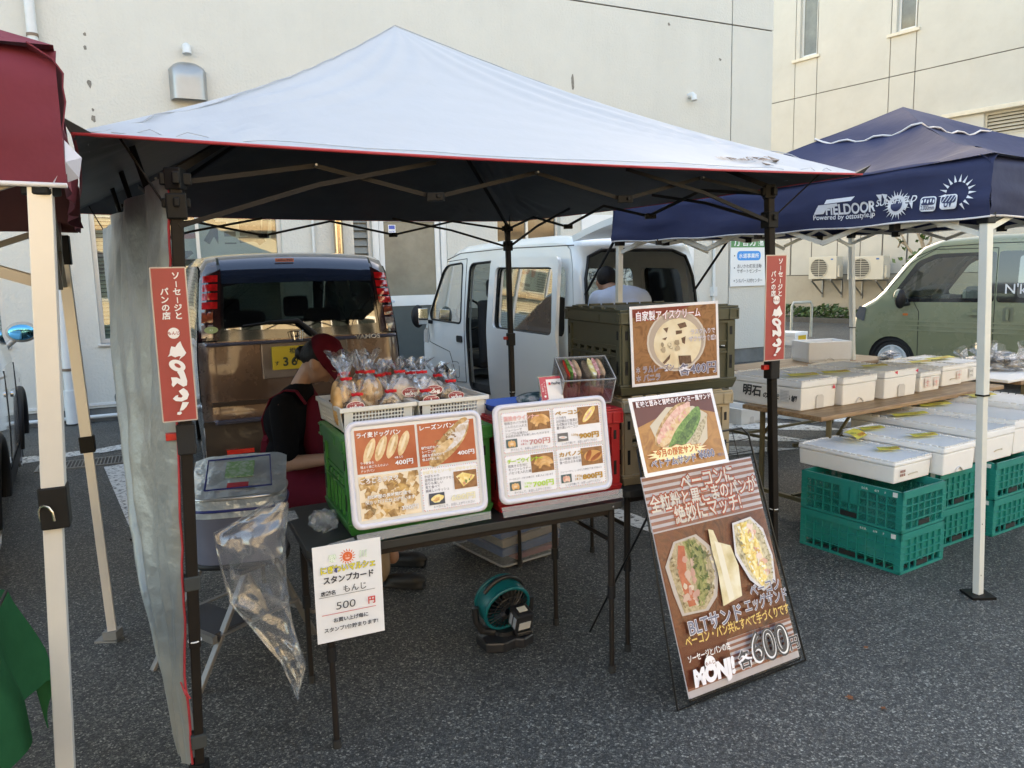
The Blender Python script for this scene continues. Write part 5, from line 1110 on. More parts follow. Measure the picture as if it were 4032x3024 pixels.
def bsc(P0, P1_, n_=3):
    for i in range(n_):
        a0 = P0.lerp(P1_, i/n_); a1 = P0.lerp(P1_, (i+1)/n_)
        lo0, hi0 = a0.z-.16, a0.z+.06
        if i % 2: lo0, hi0 = a0.z-.06, a0.z+.06
        obj('truss_bar', MB().bar(on(a0, a0.z+.02), on(a0.lerp(a1, .5), a0.z-.04), .013, .024), WPOLE, bt); obj('truss_bar', MB().bar(on(a0.lerp(a1, .5), a0.z-.04), on(a1, a0.z+.02), .013, .024), WPOLE, bt)
        obj('truss_bar', MB().bar(on(a0, a0.z-.10), on(a0.lerp(a1, .5), a0.z+.04), .013, .024), WPOLE, bt); obj('truss_bar', MB().bar(on(a0.lerp(a1, .5), a0.z+.04), on(a1, a0.z-.10), .013, .024), WPOLE, bt)
        m_ = a0.lerp(a1, .5); obj('truss_joint', MB().box(m_.x-.025, m_.x+.025, m_.y-.025, m_.y+.025, m_.z-.06, m_.z-.02), JOINT, bt)
for a_, b_ in ((P1, P2), (P2, P3), (P3, P4), (P4, P1)): bsc(a_, b_)
# print on the long side
f = bval(Q[0], Q[1], 3)
d_ = (Q[0]-Q[1]); Lr = d_.length; MF = frame(Q[1], Q[0], Q[1]+Vector((0, 0, 1)))
def wrapprint(p, fn, length, nm, parent, zoff=-.02):
    """lay a flat print onto the hanging cloth"""
    me_v = []
    for (x, y, z) in p.v:
        u = 1-x/length; v = max(0, min(1, z/HV)); q = Vector(fn(u, v)); q2 = Vector(fn(max(0, u-.001), v)); q3 = Vector(fn(u, min(1, v+.01) if v < .99 else v-.01))
        n_ = Vector((Q[1].y-Q[0].y, -(Q[1].x-Q[0].x), 0)).normalized()
        if (q-cen).dot(n_) < 0: n_ = -n_
        me_v.append(q+n_*(-y*3+.004))
    p.v = [tuple(v) for v in me_v]; return p.build(nm, parent)
pr = Print(); LW = (.72, .76, .82)
xl = Lr*.545
def PX(px, py): q = vp_(px, py, (Q[0].x, Q[0].y), (Q[1].x, Q[1].y)); return (q-Q[1]).dot(d_.normalized()), q.z-(Q[1].z*(1-0)+0)-(Q[0].z-Q[1].z)*((q-Q[1]).dot(d_.normalized())/Lr)+.02+.012
ax, az = PX(3210, 845); bx, bz = PX(3448, 842); hh = .13
sx_ = bx-ax
p3 = lambda q: PX(*q)
for q in ([(3258, 790), (3366, 772), (3352, 790), (3250, 807)], [(3228, 813), (3300, 801), (3288, 818), (3218, 830)], [(3222, 822), (3260, 820), (3244, 846), (3208, 850)]): pr.poly([p3(a_) for a_ in q], LW)
a_ = PX(3252, 846); b_ = PX(3446, 828); pr.text('FIELDOOR', a_[0], a_[1]-.003, .072, LW, .03, w=b_[0]-a_[0], rot=-.0)
a_ = PX(3205, 868); b_ = PX(3443, 852); pr.text('Powered by ottostyle.jp', a_[0], a_[1]-.004, .036, LW, .015, w=b_[0]-a_[0])
cx_, cz_ = PX(3535, 815)
for i in range(24):
    t = 2*pi*i/24; r0, r1 = .042, .075 if i % 2 else .062; pr.poly([(cx_+r0*cos(t-.09), cz_+r0*sin(t-.09)), (cx_+r1*cos(t), cz_+r1*sin(t)), (cx_+r0*cos(t+.09), cz_+r0*sin(t+.09))], LW); pr.k -= 1
pr.k += 1; pr.ell(cx_, cz_, .046, .046, LW); pr.ell(cx_, cz_, .030, .030, (.03, .04, .11))
a_ = PX(3450, 812); b_ = PX(3612, 798); pr.text('SUNSHIELD', a_[0], a_[1]-.005, .042, LW, .02, w=b_[0]-a_[0], skew=.25)
for q in ([(3455, 770), (3478, 770), (3472, 800)], [(3478, 768), (3500, 772), (3490, 798)], [(3560, 812), (3586, 810), (3574, 836)], [(3588, 806), (3604, 804), (3602, 832)]): pr.poly([p3(a_) for a_ in q], LW)
for x0_, x1_ in ((3632, 3700), (3714, 3786)):
    a_ = PX(x0_, 842 if x0_ < 3700 else 832); b_ = PX(x1_, 778 if x0_ < 3700 else 768); pr.poly(rr(a_[0], a_[1], b_[0], b_[1], .015), LW); pr.poly(rr(a_[0]+.005, a_[1]+(b_[1]-a_[1])*.42, b_[0]-.005, b_[1]-.005, .012), (.03, .04, .11))
    W2 = b_[0]-a_[0]; H2 = b_[1]-a_[1]
    if x0_ < 3700:
        pr.text('2,000mm', a_[0]+W2/2, a_[1]+H2*.10, .03, (.03, .04, .11), .01, 'c', w=W2*.85)
        for i in range(5): pr.ell(a_[0]+W2*(.14+.18*i), a_[1]+H2*(.72 if i % 2 else .66), W2*.05, H2*.13, LW); pr.k -= 1
    else:
        pr.text('UV', a_[0]+W2/2, a_[1]+H2*.16, .045, (.03, .04, .11), .03, 'c', w=W2*.5)
        for i in range(4): x_ = a_[0]+W2*(.12+.2*i); pr.poly([(x_, a_[1]+H2*.5), (x_+W2*.04, a_[1]+H2*.5), (x_+W2*.25, a_[1]+H2*.92), (x_+W2*.2, a_[1]+H2*.92)], LW); pr.k -= 1
cx_, cz_ = PX(3782, 768)
for i in range(13):
    t = -1.1+i*.36; pr.poly([(cx_+.052*cos(t-.12), cz_+.052*sin(t-.12)), (cx_+.085*cos(t), cz_+.085*sin(t)), (cx_+.052*cos(t+.12), cz_+.052*sin(t+.12))], LW); pr.k -= 1
wrapprint(pr, f, Lr, 'printed_logos', bt)
# care label hanging from the hem
q = vp_(3690, 895, (P1.x, P1.y), (P2.x, P2.y)); dd = (P1-P2).normalized(); obj('care_label', MB().add([q, q+dd*.10, q+dd*.10+Vector((0, 0, .055)), q+Vector((0, 0, .055))], [(0, 1, 2, 3)]), mat('paper', (.70, .68, .62), .7), bt, solid=.0006)
# ================================================================== FOLDING TABLES OF THE STALL
TT = mat('table_top_black', (.024, .025, .024), .5, var=.12, scale=5, bump=.25, bscale=180, bdist=.001); LEG = mat('leg_brown', (.020, .016, .014), .45, .0, var=.1, spec=.25)
def ftable(label, org, ang, w, d, zt, legs, zj=.36):
    r = root('folding_table', label, 'table', Vector(org), ang, 'black folding tables of the sausage stall')
    obj('tabletop', MB().prism(rr(0, 0, w, d, .05, 5), zt-.028, zt, 'z'), TT, r, bevel=.005)
    obj('apron', MB().box(.05, w-.05, .03, .045, zt-.055, zt-.028).box(.05, w-.05, d-.045, d-.03, zt-.055, zt-.028), LEG, r)
    for x, y in legs:
        l = obj('leg', MB().cyl((x, y, zj-.03), (x, y, zt-.03), .0135, n=12).cyl((x, y, .012), (x, y, zj), .0105, n=12), LEG, r, smooth=50)
        obj('sleeve', MB().cyl((x, y, zj-.05), (x, y, zj), .0165, n=12), BLK, l, smooth=50); obj('rubber_foot', MB().cyl((x, y, 0), (x, y, .03), .0145, n=12), RUB, l, smooth=50)
    xs = sorted({x for x, y in legs})
    for x in xs:
        ys = [y for a, y in legs if a == x]; obj('cross_bar', MB().cyl((x, min(ys), zt-.16), (x, max(ys), zt-.16), .009, n=8), LEG, r, smooth=50)
    for x in xs: obj('brace', MB().cyl((x, d/2, zt-.16), (x+(.22 if x < w/2 else -.22), d/2, zt-.04), .005, n=8), STEEL, r)
    obj('corner_screw', MB().cyl((w-.07, -.001, zt-.014), (w-.07, -.004, zt-.014), .004, n=8), CHR, r)
    return r
T1 = Vector((-.662, 2.350, 0))
t1 = ftable('long black folding table carrying the green and red crates and the menu boards', T1, EA, 1.205, .55, .70, [(.06, .03), (1.145, .03), (.06, .50), (1.145, .50)])
T2 = Vector((.43, 2.955, 0)); A2_ = radians(24)
t2 = ftable('black folding table standing end-on under the olive and tan crates', T2, A2_, .55, 1.2, .70, [(.05, .05), (.50, .05), (.05, 1.12), (.50, 1.12)], .40)
# ================================================================== FOLDING CRATES
def fcrate(name, label, M, L, Wd, H, col, lid=False, low=False):
    m = mat(name+'_plastic', col, .42, var=.06, scale=6, bump=.12, bscale=200, bdist=.001); r = root(name, label, 'crate', M=M); t = .012
    obj('base', MB().frus((.012, L-.012, .012, Wd-.012), (.0, L, .0, Wd), 0, .035).box(.0, L, .0, Wd, .035, .045), m, r, bevel=.003)
    hm = H*.52
    def wall(nm, x0, x1, y0, y1, ax):
        """one folding wall: panel, hinge gap, ribs; ax 'x' runs along x at y0 (outer face at y0 side sign)"""
    for nm, M2, W2 in (('front_wall', Matrix.Translation((0, 0, 0)), L), ('back_wall', Matrix.Translation((L, Wd, 0)) @ Matrix.Rotation(pi, 4, 'Z'), L), ('side_wall', Matrix.Translation((0, Wd, 0)) @ Matrix.Rotation(-pi/2, 4, 'Z'), Wd), ('side_wall', Matrix.Translation((L, 0, 0)) @ Matrix.Rotation(pi/2, 4, 'Z'), Wd)):
        mb = MB(M2); mb.box(.03, W2-.03, .014, .020, .045, hm-.006).box(.03, W2-.03, .014, .020, hm+.006, H-.05)
        mb.box(.012, .045, .004, .024, .045, H-.05).box(W2-.045, W2-.012, .004, .024, .045, H-.05)
        n_ = 6 if W2 > .45 else 5
        for i in range(1, n_): x = .045+(W2-.09)*i/n_; mb.box(x-.004, x+.004, .006, .014, .05, hm-.02).box(x-.014, x+.014, .008, .014, hm-.012, hm+.008)
        mb.box(.045, W2-.045, .006, .014, hm-.026, hm-.018).box(.045, W2-.045, .004, .014, H-.062, H-.05).box(.045, W2-.045, .008, .014, hm+.02, hm+.026)
        w_ = obj(nm, mb, m, r)
        mb = MB(M2)
        for x in (.030, W2-.030):
            for z in (hm-.07, hm+.05, H*.25): mb.box(x-.006, x+.006, .0025, .0045, z, z+.035)
        obj('latch_slots', mb, mat('slot_dark', (.01, .01, .01), .8, var=0), w_, kind='stuff')
    mb = MB()
    for y in (0, Wd): s_ = 1 if y == 0 else -1; ya, yb = sorted((y-s_*.004, y+s_*.022)); mb.box(-.004, L+.004, ya, yb, H-.048, H-.0)
    for x in (0, L): s_ = 1 if x == 0 else -1; xa, xb = sorted((x-s_*.004, x+s_*.022)); mb.box(xa, xb, .0221, Wd-.0221, H-.048, H-.0)
    rim = obj('rim', mb, m, r, bevel=.003)
    mb = MB()
    for x in (.0, L-.045): mb.box(x, x+.045, -.009, -.005, H-.046, H-.040).box(x, x+.045, -.009, -.005, H-.010, H-.003).box(x, x+.006, -.009, -.005, H-.040, H-.010).box(x+.039, x+.045, -.009, -.005, H-.040, H-.010)
    for y in (.0, Wd-.045): mb.box(-.009, -.005, y, y+.045, H-.046, H-.040).box(-.009, -.005, y, y+.045, H-.010, H-.003)
    mb.box(-.007, -.0045, Wd*.33, Wd*.67, H-.040, H-.014)
    obj('corner_grip', mb, m, rim, kind='stuff')
    if lid:
        mb = MB(); mb.box(-.002, L+.002, -.002, Wd+.002, H+.001, H+.009)
        obj('lid', mb, m, r, bevel=.002); mb = MB()
        n_ = 7
        for i in range(n_): x = .04+(L-.08)*(i+.5)/n_; mb.box(x-(L-.08)/n_*.40, x+(L-.08)/n_*.40, .004, .020, H+.009, H+.017).box(x-(L-.08)/n_*.40, x+(L-.08)/n_*.40, Wd-.02, Wd-.004, H+.009, H+.017)
        for i in range(4): y = .04+(Wd-.08)*(i+.5)/4; mb.box(.004, .018, y-.035, y+.035, H+.009, H+.017)
        obj('lid_ribs', mb, m, r, bevel=.002, kind='stuff')
    return r
G0 = Vector((-.560, 2.490, .701))
gc = fcrate('green_crate', 'bright green folding crate holding up the two white bread baskets', Matrix.Translation(G0) @ Matrix.Rotation(EA, 4, 'Z'), .53, .40, .335, (.035, .20, .04))
R_0 = G0+E_*.545-N_*.01
rc = fcrate('red_crate', 'red folding crate behind the right menu board, under the blue tray', Matrix.Translation(R_0) @ Matrix.Rotation(EA, 4, 'Z'), .53, .40, .335, (.36, .015, .02), lid=True)
K0 = Vector((.440, 3.030, .701)); AK = radians(20)
MK = Matrix.Translation(K0) @ Matrix.Rotation(AK, 4, 'Z')
tc_ = fcrate('tan_crate', 'tan folding crate standing under the olive crate', MK, .52, .40, .352, (.34, .285, .19), lid=True)
oc_ = fcrate('olive_crate', 'tall dark olive folding crate at the top of the stack with the ice cream poster', MK @ Matrix.Translation((-.015, -.01, .372)), .55, .52, .335, (.062, .064, .040), lid=True)
KD = Vector((cos(AK), sin(AK), 0)); KN = Vector((-sin(AK), cos(AK), 0))
# ================================================================== MENU BOARDS
F1a = (T1.x, T1.y); F1b = (T1.x+E_.x, T1.y+E_.y)
def tilt_board(px4, yo=-.012, back=.055):
    a_ = (F1a[0]+N_.x*yo, F1a[1]+N_.y*yo); b_ = (a_[0]+E_.x, a_[1]+E_.y)
    TL, TR_, BL_, BR_ = [vp_(x, y, a_, b_) for x, y in px4]; z = (BL_.z+BR_.z)/2; BL_.z = BR_.z = z; TLn = BL_+Vector((0, 0, 1))*((TL.z+TR_.z)/2-z)+N_*back
    wd = (BR_-BL_).length; return frame(BL_, BR_, TLn), wd, (TLn-BL_).length
WB = mat('board_frame_white', (.66, .65, .72), .35, var=.02, coat=.3); WBB = mat('board_white', (.66, .66, .66), .25, var=.03, coat=.4)
ORG = food('print_orange', [(.36, .07, .03), (.47, .13, .06), (.36, .07, .03)], 7, .25, 0); WOODP = food('print_wood', [(.19, .085, .035), (.33, .16, .07), (.15, .06, .025)], 18, .3, 0, 2)
BRDP = food('print_bread', [(.45, .27, .12), (.70, .50, .28), (.80, .64, .42)], 45, .3, 0); CRU = food('print_crust', [(.22, .11, .04), (.48, .29, .12), (.72, .55, .33)], 60, .3, 0)
SAUS = food('print_sausage', [(.50, .24, .08), (.68, .38, .15), (.78, .52, .28)], 40, .3, 0); GRNP = food('print_greens', [(.05, .12, .02), (.13, .26, .05), (.30, .42, .12)], 60, .3, 0, 1); HAM = food('print_ham', [(.62, .30, .24), (.75, .45, .36), (.82, .62, .52)], 60, .3, 0)
EGG = food('print_egg', [(.72, .50, .14), (.85, .68, .28), (.88, .80, .55)], 80, .3, 0); DARKP = (.10, .10, .12)
WTX = (.84, .84, .86); NAV = (.09, .09, .14)
def dash_border(p, x, z, w, h, n=26):
    p.rect(x, z, w, h, (.80, .80, .84)); k = p.k; cs = [(.55, .13, .12), (.25, .25, .42)]
    for i in range(n):
        u = (i+.3)/n
        for q in ((x+w*u, z, w/n*.45, h*.018), (x+w*u, z+h*.982, w/n*.45, h*.018)): p.k = k; p.rect(*q, cs[i % 2])
    for i in range(n*2//3):
        u = (i+.3)/(n*2//3)
        for q in ((x, z+h*u, w*.012, h/n*.6), (x+w*.988, z+h*u, w*.012, h/n*.6)): p.k = k; p.rect(*q, cs[i % 2])
def card(parent, x, z, w, h, fill, k):
    c_ = obj('menu_card', MB().box(x, x+w, -.0012, 0, z, z+h), mat('card_white', (.78, .78, .80), .3, coat=.3), parent); p = Print(.00022); p.k = 5
    p.X, p.Z, p.W_, p.H_ = x, z, w, h; fill(p, x, z, w, h); p.build('print', c_); return c_
def board(label, px4, cards):
    M, w, h = tilt_board(px4); r = root('menu_board', label, 'menu board', M=M, group='white framed menu boards on the front of the stall'); f_ = .025
    obj('backing', MB().prism(rr(.004, .004, w-.004, h-.004, .03, 5), .002, .010), WBB, r)
    mb = MB(); path = rr(f_/2, f_/2, w-f_/2, h-f_/2, .028, 6); mb.tube([(x, .004, z) for x, z in path], f_/2*.80, 10, True); obj('frame', mb, WB, r, smooth=60)
    mb = MB()
    for cx, cz, a0 in ((.03, .03, 180), (w-.03, .03, 270), (w-.03, h-.03, 0), (.03, h-.03, 90)):
        pass
    obj('white_sheet', MB().box(f_, w-f_, .0005, .002, f_, h-f_), WBB, r)
    gx = .008; cw = (w-2*f_-gx*3)/2; chh = (h-2*f_-gx*3)/2
    for i, fl in enumerate(cards): card_root = MATS; 
    sub = r
    for i, fl in enumerate(cards):
        x = f_+gx+(cw+gx)*(i % 2); z = f_+gx+(chh+gx)*(1-i//2); card(r, x, z, cw, chh, fl, i)
    return r, M, w, h
def c_dog(p, x, z, w, h):
    p.rect(x, z, w, h, ORG)
    for i in range(4): p.ell(x+w*(.22+.19*i), z+h*(.50+.035*i), w*.075, h*.30, BRDP, -.42, 22, .08, i); p.ell(x+w*(.225+.19*i), z+h*(.53+.035*i), w*.022, h*.2, (.80, .68, .50), -.42)
    p.text('ライ麦ドッグパン', x+w*.02, z+h*.83, h*.13, WTX, .01, edge=(.45, .2, .2), ew=.02, w=w*.72)
    for i, t in enumerate(('ライ麦香る', '程よく歯ごたえのよい', 'ドッグパン')): p.text(t, x+w*.05, z+h*(.22-.09*i), h*.065, WTX, .01)
    p.text('4本入り', x+w*.62, z+h*.27, h*.06, WTX, .01); p.text('400円', x+w*.62, z+h*.12, h*.14, WTX, .01, edge=(.45, .12, .1), ew=.02, w=w*.30)
def c_rai(p, x, z, w, h):
    p.rect(x, z, w, h, ORG); p.ell(x+w*.55, z+h*.50, w*.52, h*.235, CRU, .78, 30, .12, 3); p.ell(x+w*.66, z+h*.60, w*.34, h*.13, food('print_flour', [(.50, .36, .22), (.66, .62, .62), (.76, .76, .80)], 60, .3, 0, 1), .78, 24, .3, 5); p.ell(x+w*.45, z+h*.42, w*.2, h*.10, BRDP, .6, 20, .3, 9)
    p.blobs([(x+w*.3, z+h*.3), (x+w*.9, z+h*.75), (x+w*.75, z+h*.95), (x+w*.2, z+h*.5)], 18, w*.03, h*.03, [(.22, .12, .05), (.35, .2, .08), (.66, .56, .4)], 3)
    p.text('レーズンパン', x+w*.02, z+h*.85, h*.13, WTX, .01, edge=(.45, .2, .2), ew=.02, w=w*.60)
    for i, t in enumerate(('砂糖は使わずに', 'レーズンの', '自然な甘みだけで', '仕上げました')): p.text(t, x+w*.04, z+h*(.40-.09*i), h*.07, WTX, .015, edge=(.4, .2, .15), ew=.02)
    p.text('400円', x+w*.66, z+h*.17, h*.13, WTX, .01, edge=(.45, .12, .1), ew=.02, w=w*.30)
def c_rusk(p, x, z, w, h):
    p.rect(x, z, w, h, food('print_cream', [(.62, .45, .28), (.78, .66, .50), (.8, .72, .6)], 20, .3, 0)); rnd = random.Random(11); k = p.k
    for i in range(80):
        cx, cz = x+w*rnd.uniform(.05, .95), z+h*rnd.uniform(.05, .95); s_ = w*rnd.uniform(.05, .085); a = rnd.uniform(0, 1.5); p.k = k+(i % 10)*.5
        p.poly([(max(x, min(x+w, cx+s_*cos(a+t)*rnd.uniform(.85, 1.2))), max(z, min(z+h, cz+s_*sin(a+t)*rnd.uniform(.85, 1.2)))) for t in (0, 1.5, 3.1, 4.6)], (CRU, BRDP, food('print_gold', [(.34, .17, .05), (.56, .34, .12), (.68, .48, .22)], 60, .3, 0))[i % 4] if i % 4 < 3 else food('print_toast', [(.14, .07, .02), (.36, .2, .08), (.5, .33, .15)], 60, .3, 0))
    p.k = k+7
    p.text('ごろごろラスク', x+w*.02, z+h*.84, h*.13, WTX, .012, edge=(.30, .18, .2), ew=.025, w=w*.62)
    p.text('約2時間の長時間焼成で', x+w*.12, z+h*.48, h*.09, WTX, .012, edge=(.3, .18, .1), ew=.03, w=w*.72); p.text('超カリカリに仕上げています', x+w*.08, z+h*.36, h*.09, WTX, .012, edge=(.3, .18, .1), ew=.03, w=w*.82)
    p.text('300円', x+w*.66, z+h*.12, h*.13, WTX, .012, edge=(.3, .18, .1), ew=.03, w=w*.28)
def c_quiche(p, x, z, w, h):
    dash_border(p, x, z, w, h); OL = (.55, .48, .25)
    p.text('かぼちゃとソーセージのキッシュ', x+w*.03, z+h*.87, h*.09, (.8, .74, .55), .01, edge=OL, ew=.02, w=w*.94)
    for i, t in enumerate(('かぼちゃの', '自然な甘みがアクセント!', '彩りも美しい', '見て食べて', '美味しいキッシュ')): p.text(t, x+w*.05, z+h*(.78-.085*i), h*.075, NAV, .004)
    p.rect(x+w*.56, z+h*.42, w*.41, h*.42, WOODP); p.poly([(x+w*.60, z+h*.72), (x+w*.72, z+h*.80), (x+w*.94, z+h*.70), (x+w*.90, z+h*.62), (x+w*.72, z+h*.46)], EGG); p.blobs([(x+w*.62, z+h*.68), (x+w*.9, z+h*.68), (x+w*.73, z+h*.5)], 9, w*.03, h*.025, [(.2, .26, .08), (.5, .25, .1), (.65, .3, .18)], 4)
    p.rect(x+w*.10, z+h*.13, w*.27, h*.27, (.05, .06, .09)); p.ell(x+w*.235, z+h*.27, w*.11, h*.09, EGG, .2, 18, .4, 2); p.ell(x+w*.23, z+h*.25, w*.06, h*.04, SAUS, .3, 12, .4, 6)
    p.text('600円', x+w*.48, z+h*.17, h*.17, (.86, .82, .62), .01, edge=OL, ew=.03, w=w*.42); p.text('トーストして、お召し上がりください', x+w*.16, z+h*.05, h*.07, NAV, .004, w=w*.72)
def c_item(title, tcol, tedge, lines, sub, num, price, pcol, foot, photo):
    def f(p, x, z, w, h):
        dash_border(p, x, z, w, h); px, pz, pw, ph = x+w*.51, z+h*.50, w*.46, h*.45
        for i, t in enumerate(lines): p.text(t, x+w*.05, z+h*(.70-.085*i), h*.078, NAV, .004)
        if sub: p.text(sub, x+w*.05, z+h*.385, h*.06, NAV, .003, w=w*.88)
        p.rect(px, pz, pw, ph, WOODP)
        if photo == 'weiner':
            for i, (r0, a0) in enumerate(((.36, .1), (.27, .16), (.18, .5))):
                pts = []
                for t in range(15): a = .25+a0+2.35*t/14; pts.append((px+pw*(.55+r0*1.35*cos(a)), pz+ph*(.18+r0*1.9*sin(a))))
                for t in range(15): a = .25+a0+2.35*(14-t)/14; pts.append((px+pw*(.55+(r0-.085)*1.35*cos(a)), pz+ph*(.18+(r0-.085)*1.9*sin(a))))
                p.poly(pts, SAUS)
            p.ell(px+pw*.72, pz+ph*.35, pw*.055, ph*.2, SAUS, .9)
        elif photo == 'bacon':
            p.ell(px+pw*.5, pz+ph*.48, pw*.42, ph*.30, food('print_baconcrust', [(.25, .09, .03), (.42, .18, .07)], 30, .3, 0), .75); p.ell(px+pw*.52, pz+ph*.55, pw*.42, ph*.20, EGG, .78); p.ell(px+pw*.48, pz+ph*.5, pw*.30, ph*.06, HAM, .78)
        else:
            p.ell(px+pw*.55, pz+ph*.5, pw*.42, ph*.32, food('print_board', [(.55, .27, .08), (.66, .36, .14)], 10, .3, 0)); SR = food('print_chorizo', [(.25, .06, .02), (.45, .14, .06)], 30, .3, 0)
            p.ell(px+pw*.35, pz+ph*.55, pw*.11, ph*.33, SR, -.5); p.ell(px+pw*.68, pz+ph*.42, pw*.30, ph*.12, SR, .5)
        p.text(title, x+w*.04, z+h*.80, h*.125, tcol, .018, edge=tedge, ew=.02, w=w*(.50 if len(title) < 5 else .70))
        p.rect(x+w*.05, z+h*.13, w*.22, h*.21, (.07, .12, .13) if photo != 'bacon' else (.13, .13, .14))
        if photo == 'bacon': p.ell(x+w*.16, z+h*.23, w*.09, h*.035, (.7, .68, .7), -.1); p.ell(x+w*.16, z+h*.23, w*.04, h*.015, HAM)
        else:
            for i in range(3): p.ell(x+w*(.115+.045*i), z+h*(.22+.015*(i % 2)), w*.03, h*.08, SAUS if photo == 'weiner' else HAM, .1)
            p.ell(x+w*.16, z+h*.22, w*.035, h*.02, (.75, .6, .45))
        p.text('130g', x+w*.33, z+h*.24, h*.075, pcol, .012, w=w*.14)
        if num: p.text(num, x+w*.33, z+h*.16, h*.07, pcol, .012, w=w*.13)
        p.text(price, x+w*.50, z+h*.155, h*.165, pcol if photo != 'weiner' or 'チ' not in title else pcol, .02, edge=tedge if photo != 'weiner' else (.88, .88, .8), ew=.02, w=w*.42)
        p.text(foot, x+w*.12, z+h*.045, h*.07, NAV, .004, w=w*.74)
    return f
BROW = (.50, .27, .03); BRE = (.22, .10, .02)
board('white framed menu board with orange bread photos, in front of the green crate', [(1353, 1679), (1892, 1613), (1388, 2104), (1929, 2008)], [c_dog, c_rai, c_rusk, c_quiche])
b2, M2, w2_, h2_ = board('white framed menu board listing four sausage and bacon packs, in front of the red crate', [(1938, 1608), (2394, 1557), (1969, 1996), (2418, 1928)],
      [c_item('粗挽きウインナー', (.80, .48, .48), (.50, .18, .2), ('粗挽きのバラ肉を', 'ふんだんに入れた', 'ジューシーで', 'シンプルな味わい'), '老若男女問わずお楽しみいただけます', '4本入', '700円', (.55, .25, .27), 'ボイルして、お召し上がりください', 'weiner'),
       c_item('ベーコン', BROW, BRE, ('バラ肉を', '20日間ほど塩漬けさせ', '古式製法で仕上げた', '薫り高いベーコン'), '', '', '900円', BROW, 'しっかり焼いて、お召し上がりください', 'bacon'),
       c_item('チーズウインナー', (.45, .68, .06), (.25, .42, .04), ('粗挽きの生地に', 'モッツァレラチーズと', 'パセリを入れた腸詰'), 'チーズのコク・パセリの香りが、お酒ともよく合います', '4本入', '700円', (.42, .66, .05), 'ボイルして、お召し上がりください', 'weiner'),
       c_item('カバノス', BROW, BRE, ('太い豚腸に詰めた', '食べ応えのある腸詰'), 'ジューシーかつ、しっかりした味付けでおつまみにも', '2本入', '800円', BROW, 'しっかり焼いて、お召し上がりください', 'chorizo')])
# clear tape along the table edge
TAPE = film('clear_tape', (.9, .92, .95), .22, .2, .3, 30)
def strip(name, label, px, yo, back=0, parent=None):
    a_ = (F1a[0]+N_.x*yo, F1a[1]+N_.y*yo); b_ = (a_[0]+E_.x, a_[1]+E_.y); q = [vp_(x, y, a_, b_) for x, y in px]
    o = obj(name, MB().add(q, [tuple(range(len(q)))]), TAPE, None, solid=.0003); return tag(o, label, 'tape', 'strips of clear tape on the table edge')
strip('clear_tape', 'strip of clear tape under the bread menu board along the table edge', [(1404, 2108), (1932, 2012), (1934, 2042), (1410, 2142)], -.022)
strip('clear_tape', 'strip of clear tape under the sausage menu board along the table edge', [(1975, 2000), (2450, 1924), (2452, 1958), (1984, 2040)], -.022)
# stamp card taped to the table edge
a_ = (F1a[0]-N_.x*.03, F1a[1]-N_.y*.03); b_ = (a_[0]+E_.x, a_[1]+E_.y)
TL, TR_, BL_, BR_ = [vp_(x, y, a_, b_) for x, y in ((1226, 2163), (1494, 2110), (1252, 2544), (1515, 2477))]; z_ = (BL_.z+BR_.z)/2; BL_.z = BR_.z = z_
M = frame(BL_, BR_, BL_+Vector((0, 0, 1))); w, h = (BR_-BL_).length, (TL.z+TR_.z)/2-z_
r = root('stamp_card_notice', 'white paper notice with a smiling sun, hanging from the table edge', 'notice', M=M)
obj('paper', MB().box(0, w, 0, .0012, 0, h), mat('paper_white', (.78, .79, .81), .5, var=.02), r)
p = Print(.0003); INK = (.03, .03, .04)
cx, cz = w*.50, h*.855
for i in range(16):
    t = 2*pi*i/16; p.poly([(cx+w*.085*cos(t-.13), cz+w*.085*sin(t-.13)), (cx+w*.125*cos(t+.1), cz+w*.125*sin(t+.1)), (cx+w*.085*cos(t+.13), cz+w*.085*sin(t+.13))], (.72, .15, .06)); p.k -= 1
p.k += 1; p.ell(cx, cz, w*.075, w*.075, (.75, .16, .06)); 
for s_ in (-1, 1): p.ell(cx+s_*w*.022, cz+w*.015, w*.006, w*.011, (.85, .6, .5)); p.k -= 1
p.k += 1; p.poly([(cx-w*.035, cz-w*.012)]+[(cx+w*.035*cos(t), cz-w*.012+w*.028*sin(t)) for t in [pi+pi*i/8 for i in range(1, 8)]]+[(cx+w*.035, cz-w*.012)], (.9, .5, .4))
p.text('愛', w*.22, h*.83, w*.12, (.82, .9, .8), .01, edge=(.15, .45, .12), ew=.02); p.text('川', w*.67, h*.83, w*.12, (.82, .9, .8), .01, edge=(.15, .45, .12), ew=.02)
p.text('にぎわいマルシェ', w*.5, h*.72, w*.12, (.80, .72, .04), .03, 'c', edge=(.06, .08, .25), ew=.04, w=w*.80)
p.text('スタンプカード', w*.5, h*.615, w*.12, INK, .03, 'c', w=w*.74); p.text('店舗名', w*.08, h*.495, w*.075, INK, .02); p.text('もんじ', w*.40, h*.50, w*.12, INK, .005, w=w*.34)
p.rect(w*.05, h*.475, w*.83, h*.004, INK); p.text('500', w*.28, h*.33, w*.16, INK, -.006, sx=1.25, skew=.06); p.text('円', w*.76, h*.335, w*.12, (.60, .04, .04), .03); p.rect(w*.08, h*.29, w*.80, h*.006, (.6, .1, .1))
p.text('お買い上げ毎に', w*.5, h*.205, w*.075, INK, .02, 'c'); p.text('スタンプ1個貯まります!', w*.5, h*.115, w*.075, INK, .02, 'c'); p.build('print', r)
strip('clear_tape', 'bluish tape holding the stamp card notice to the table', [(1290, 2143), (1392, 2116), (1404, 2132), (1300, 2162)], -.002)
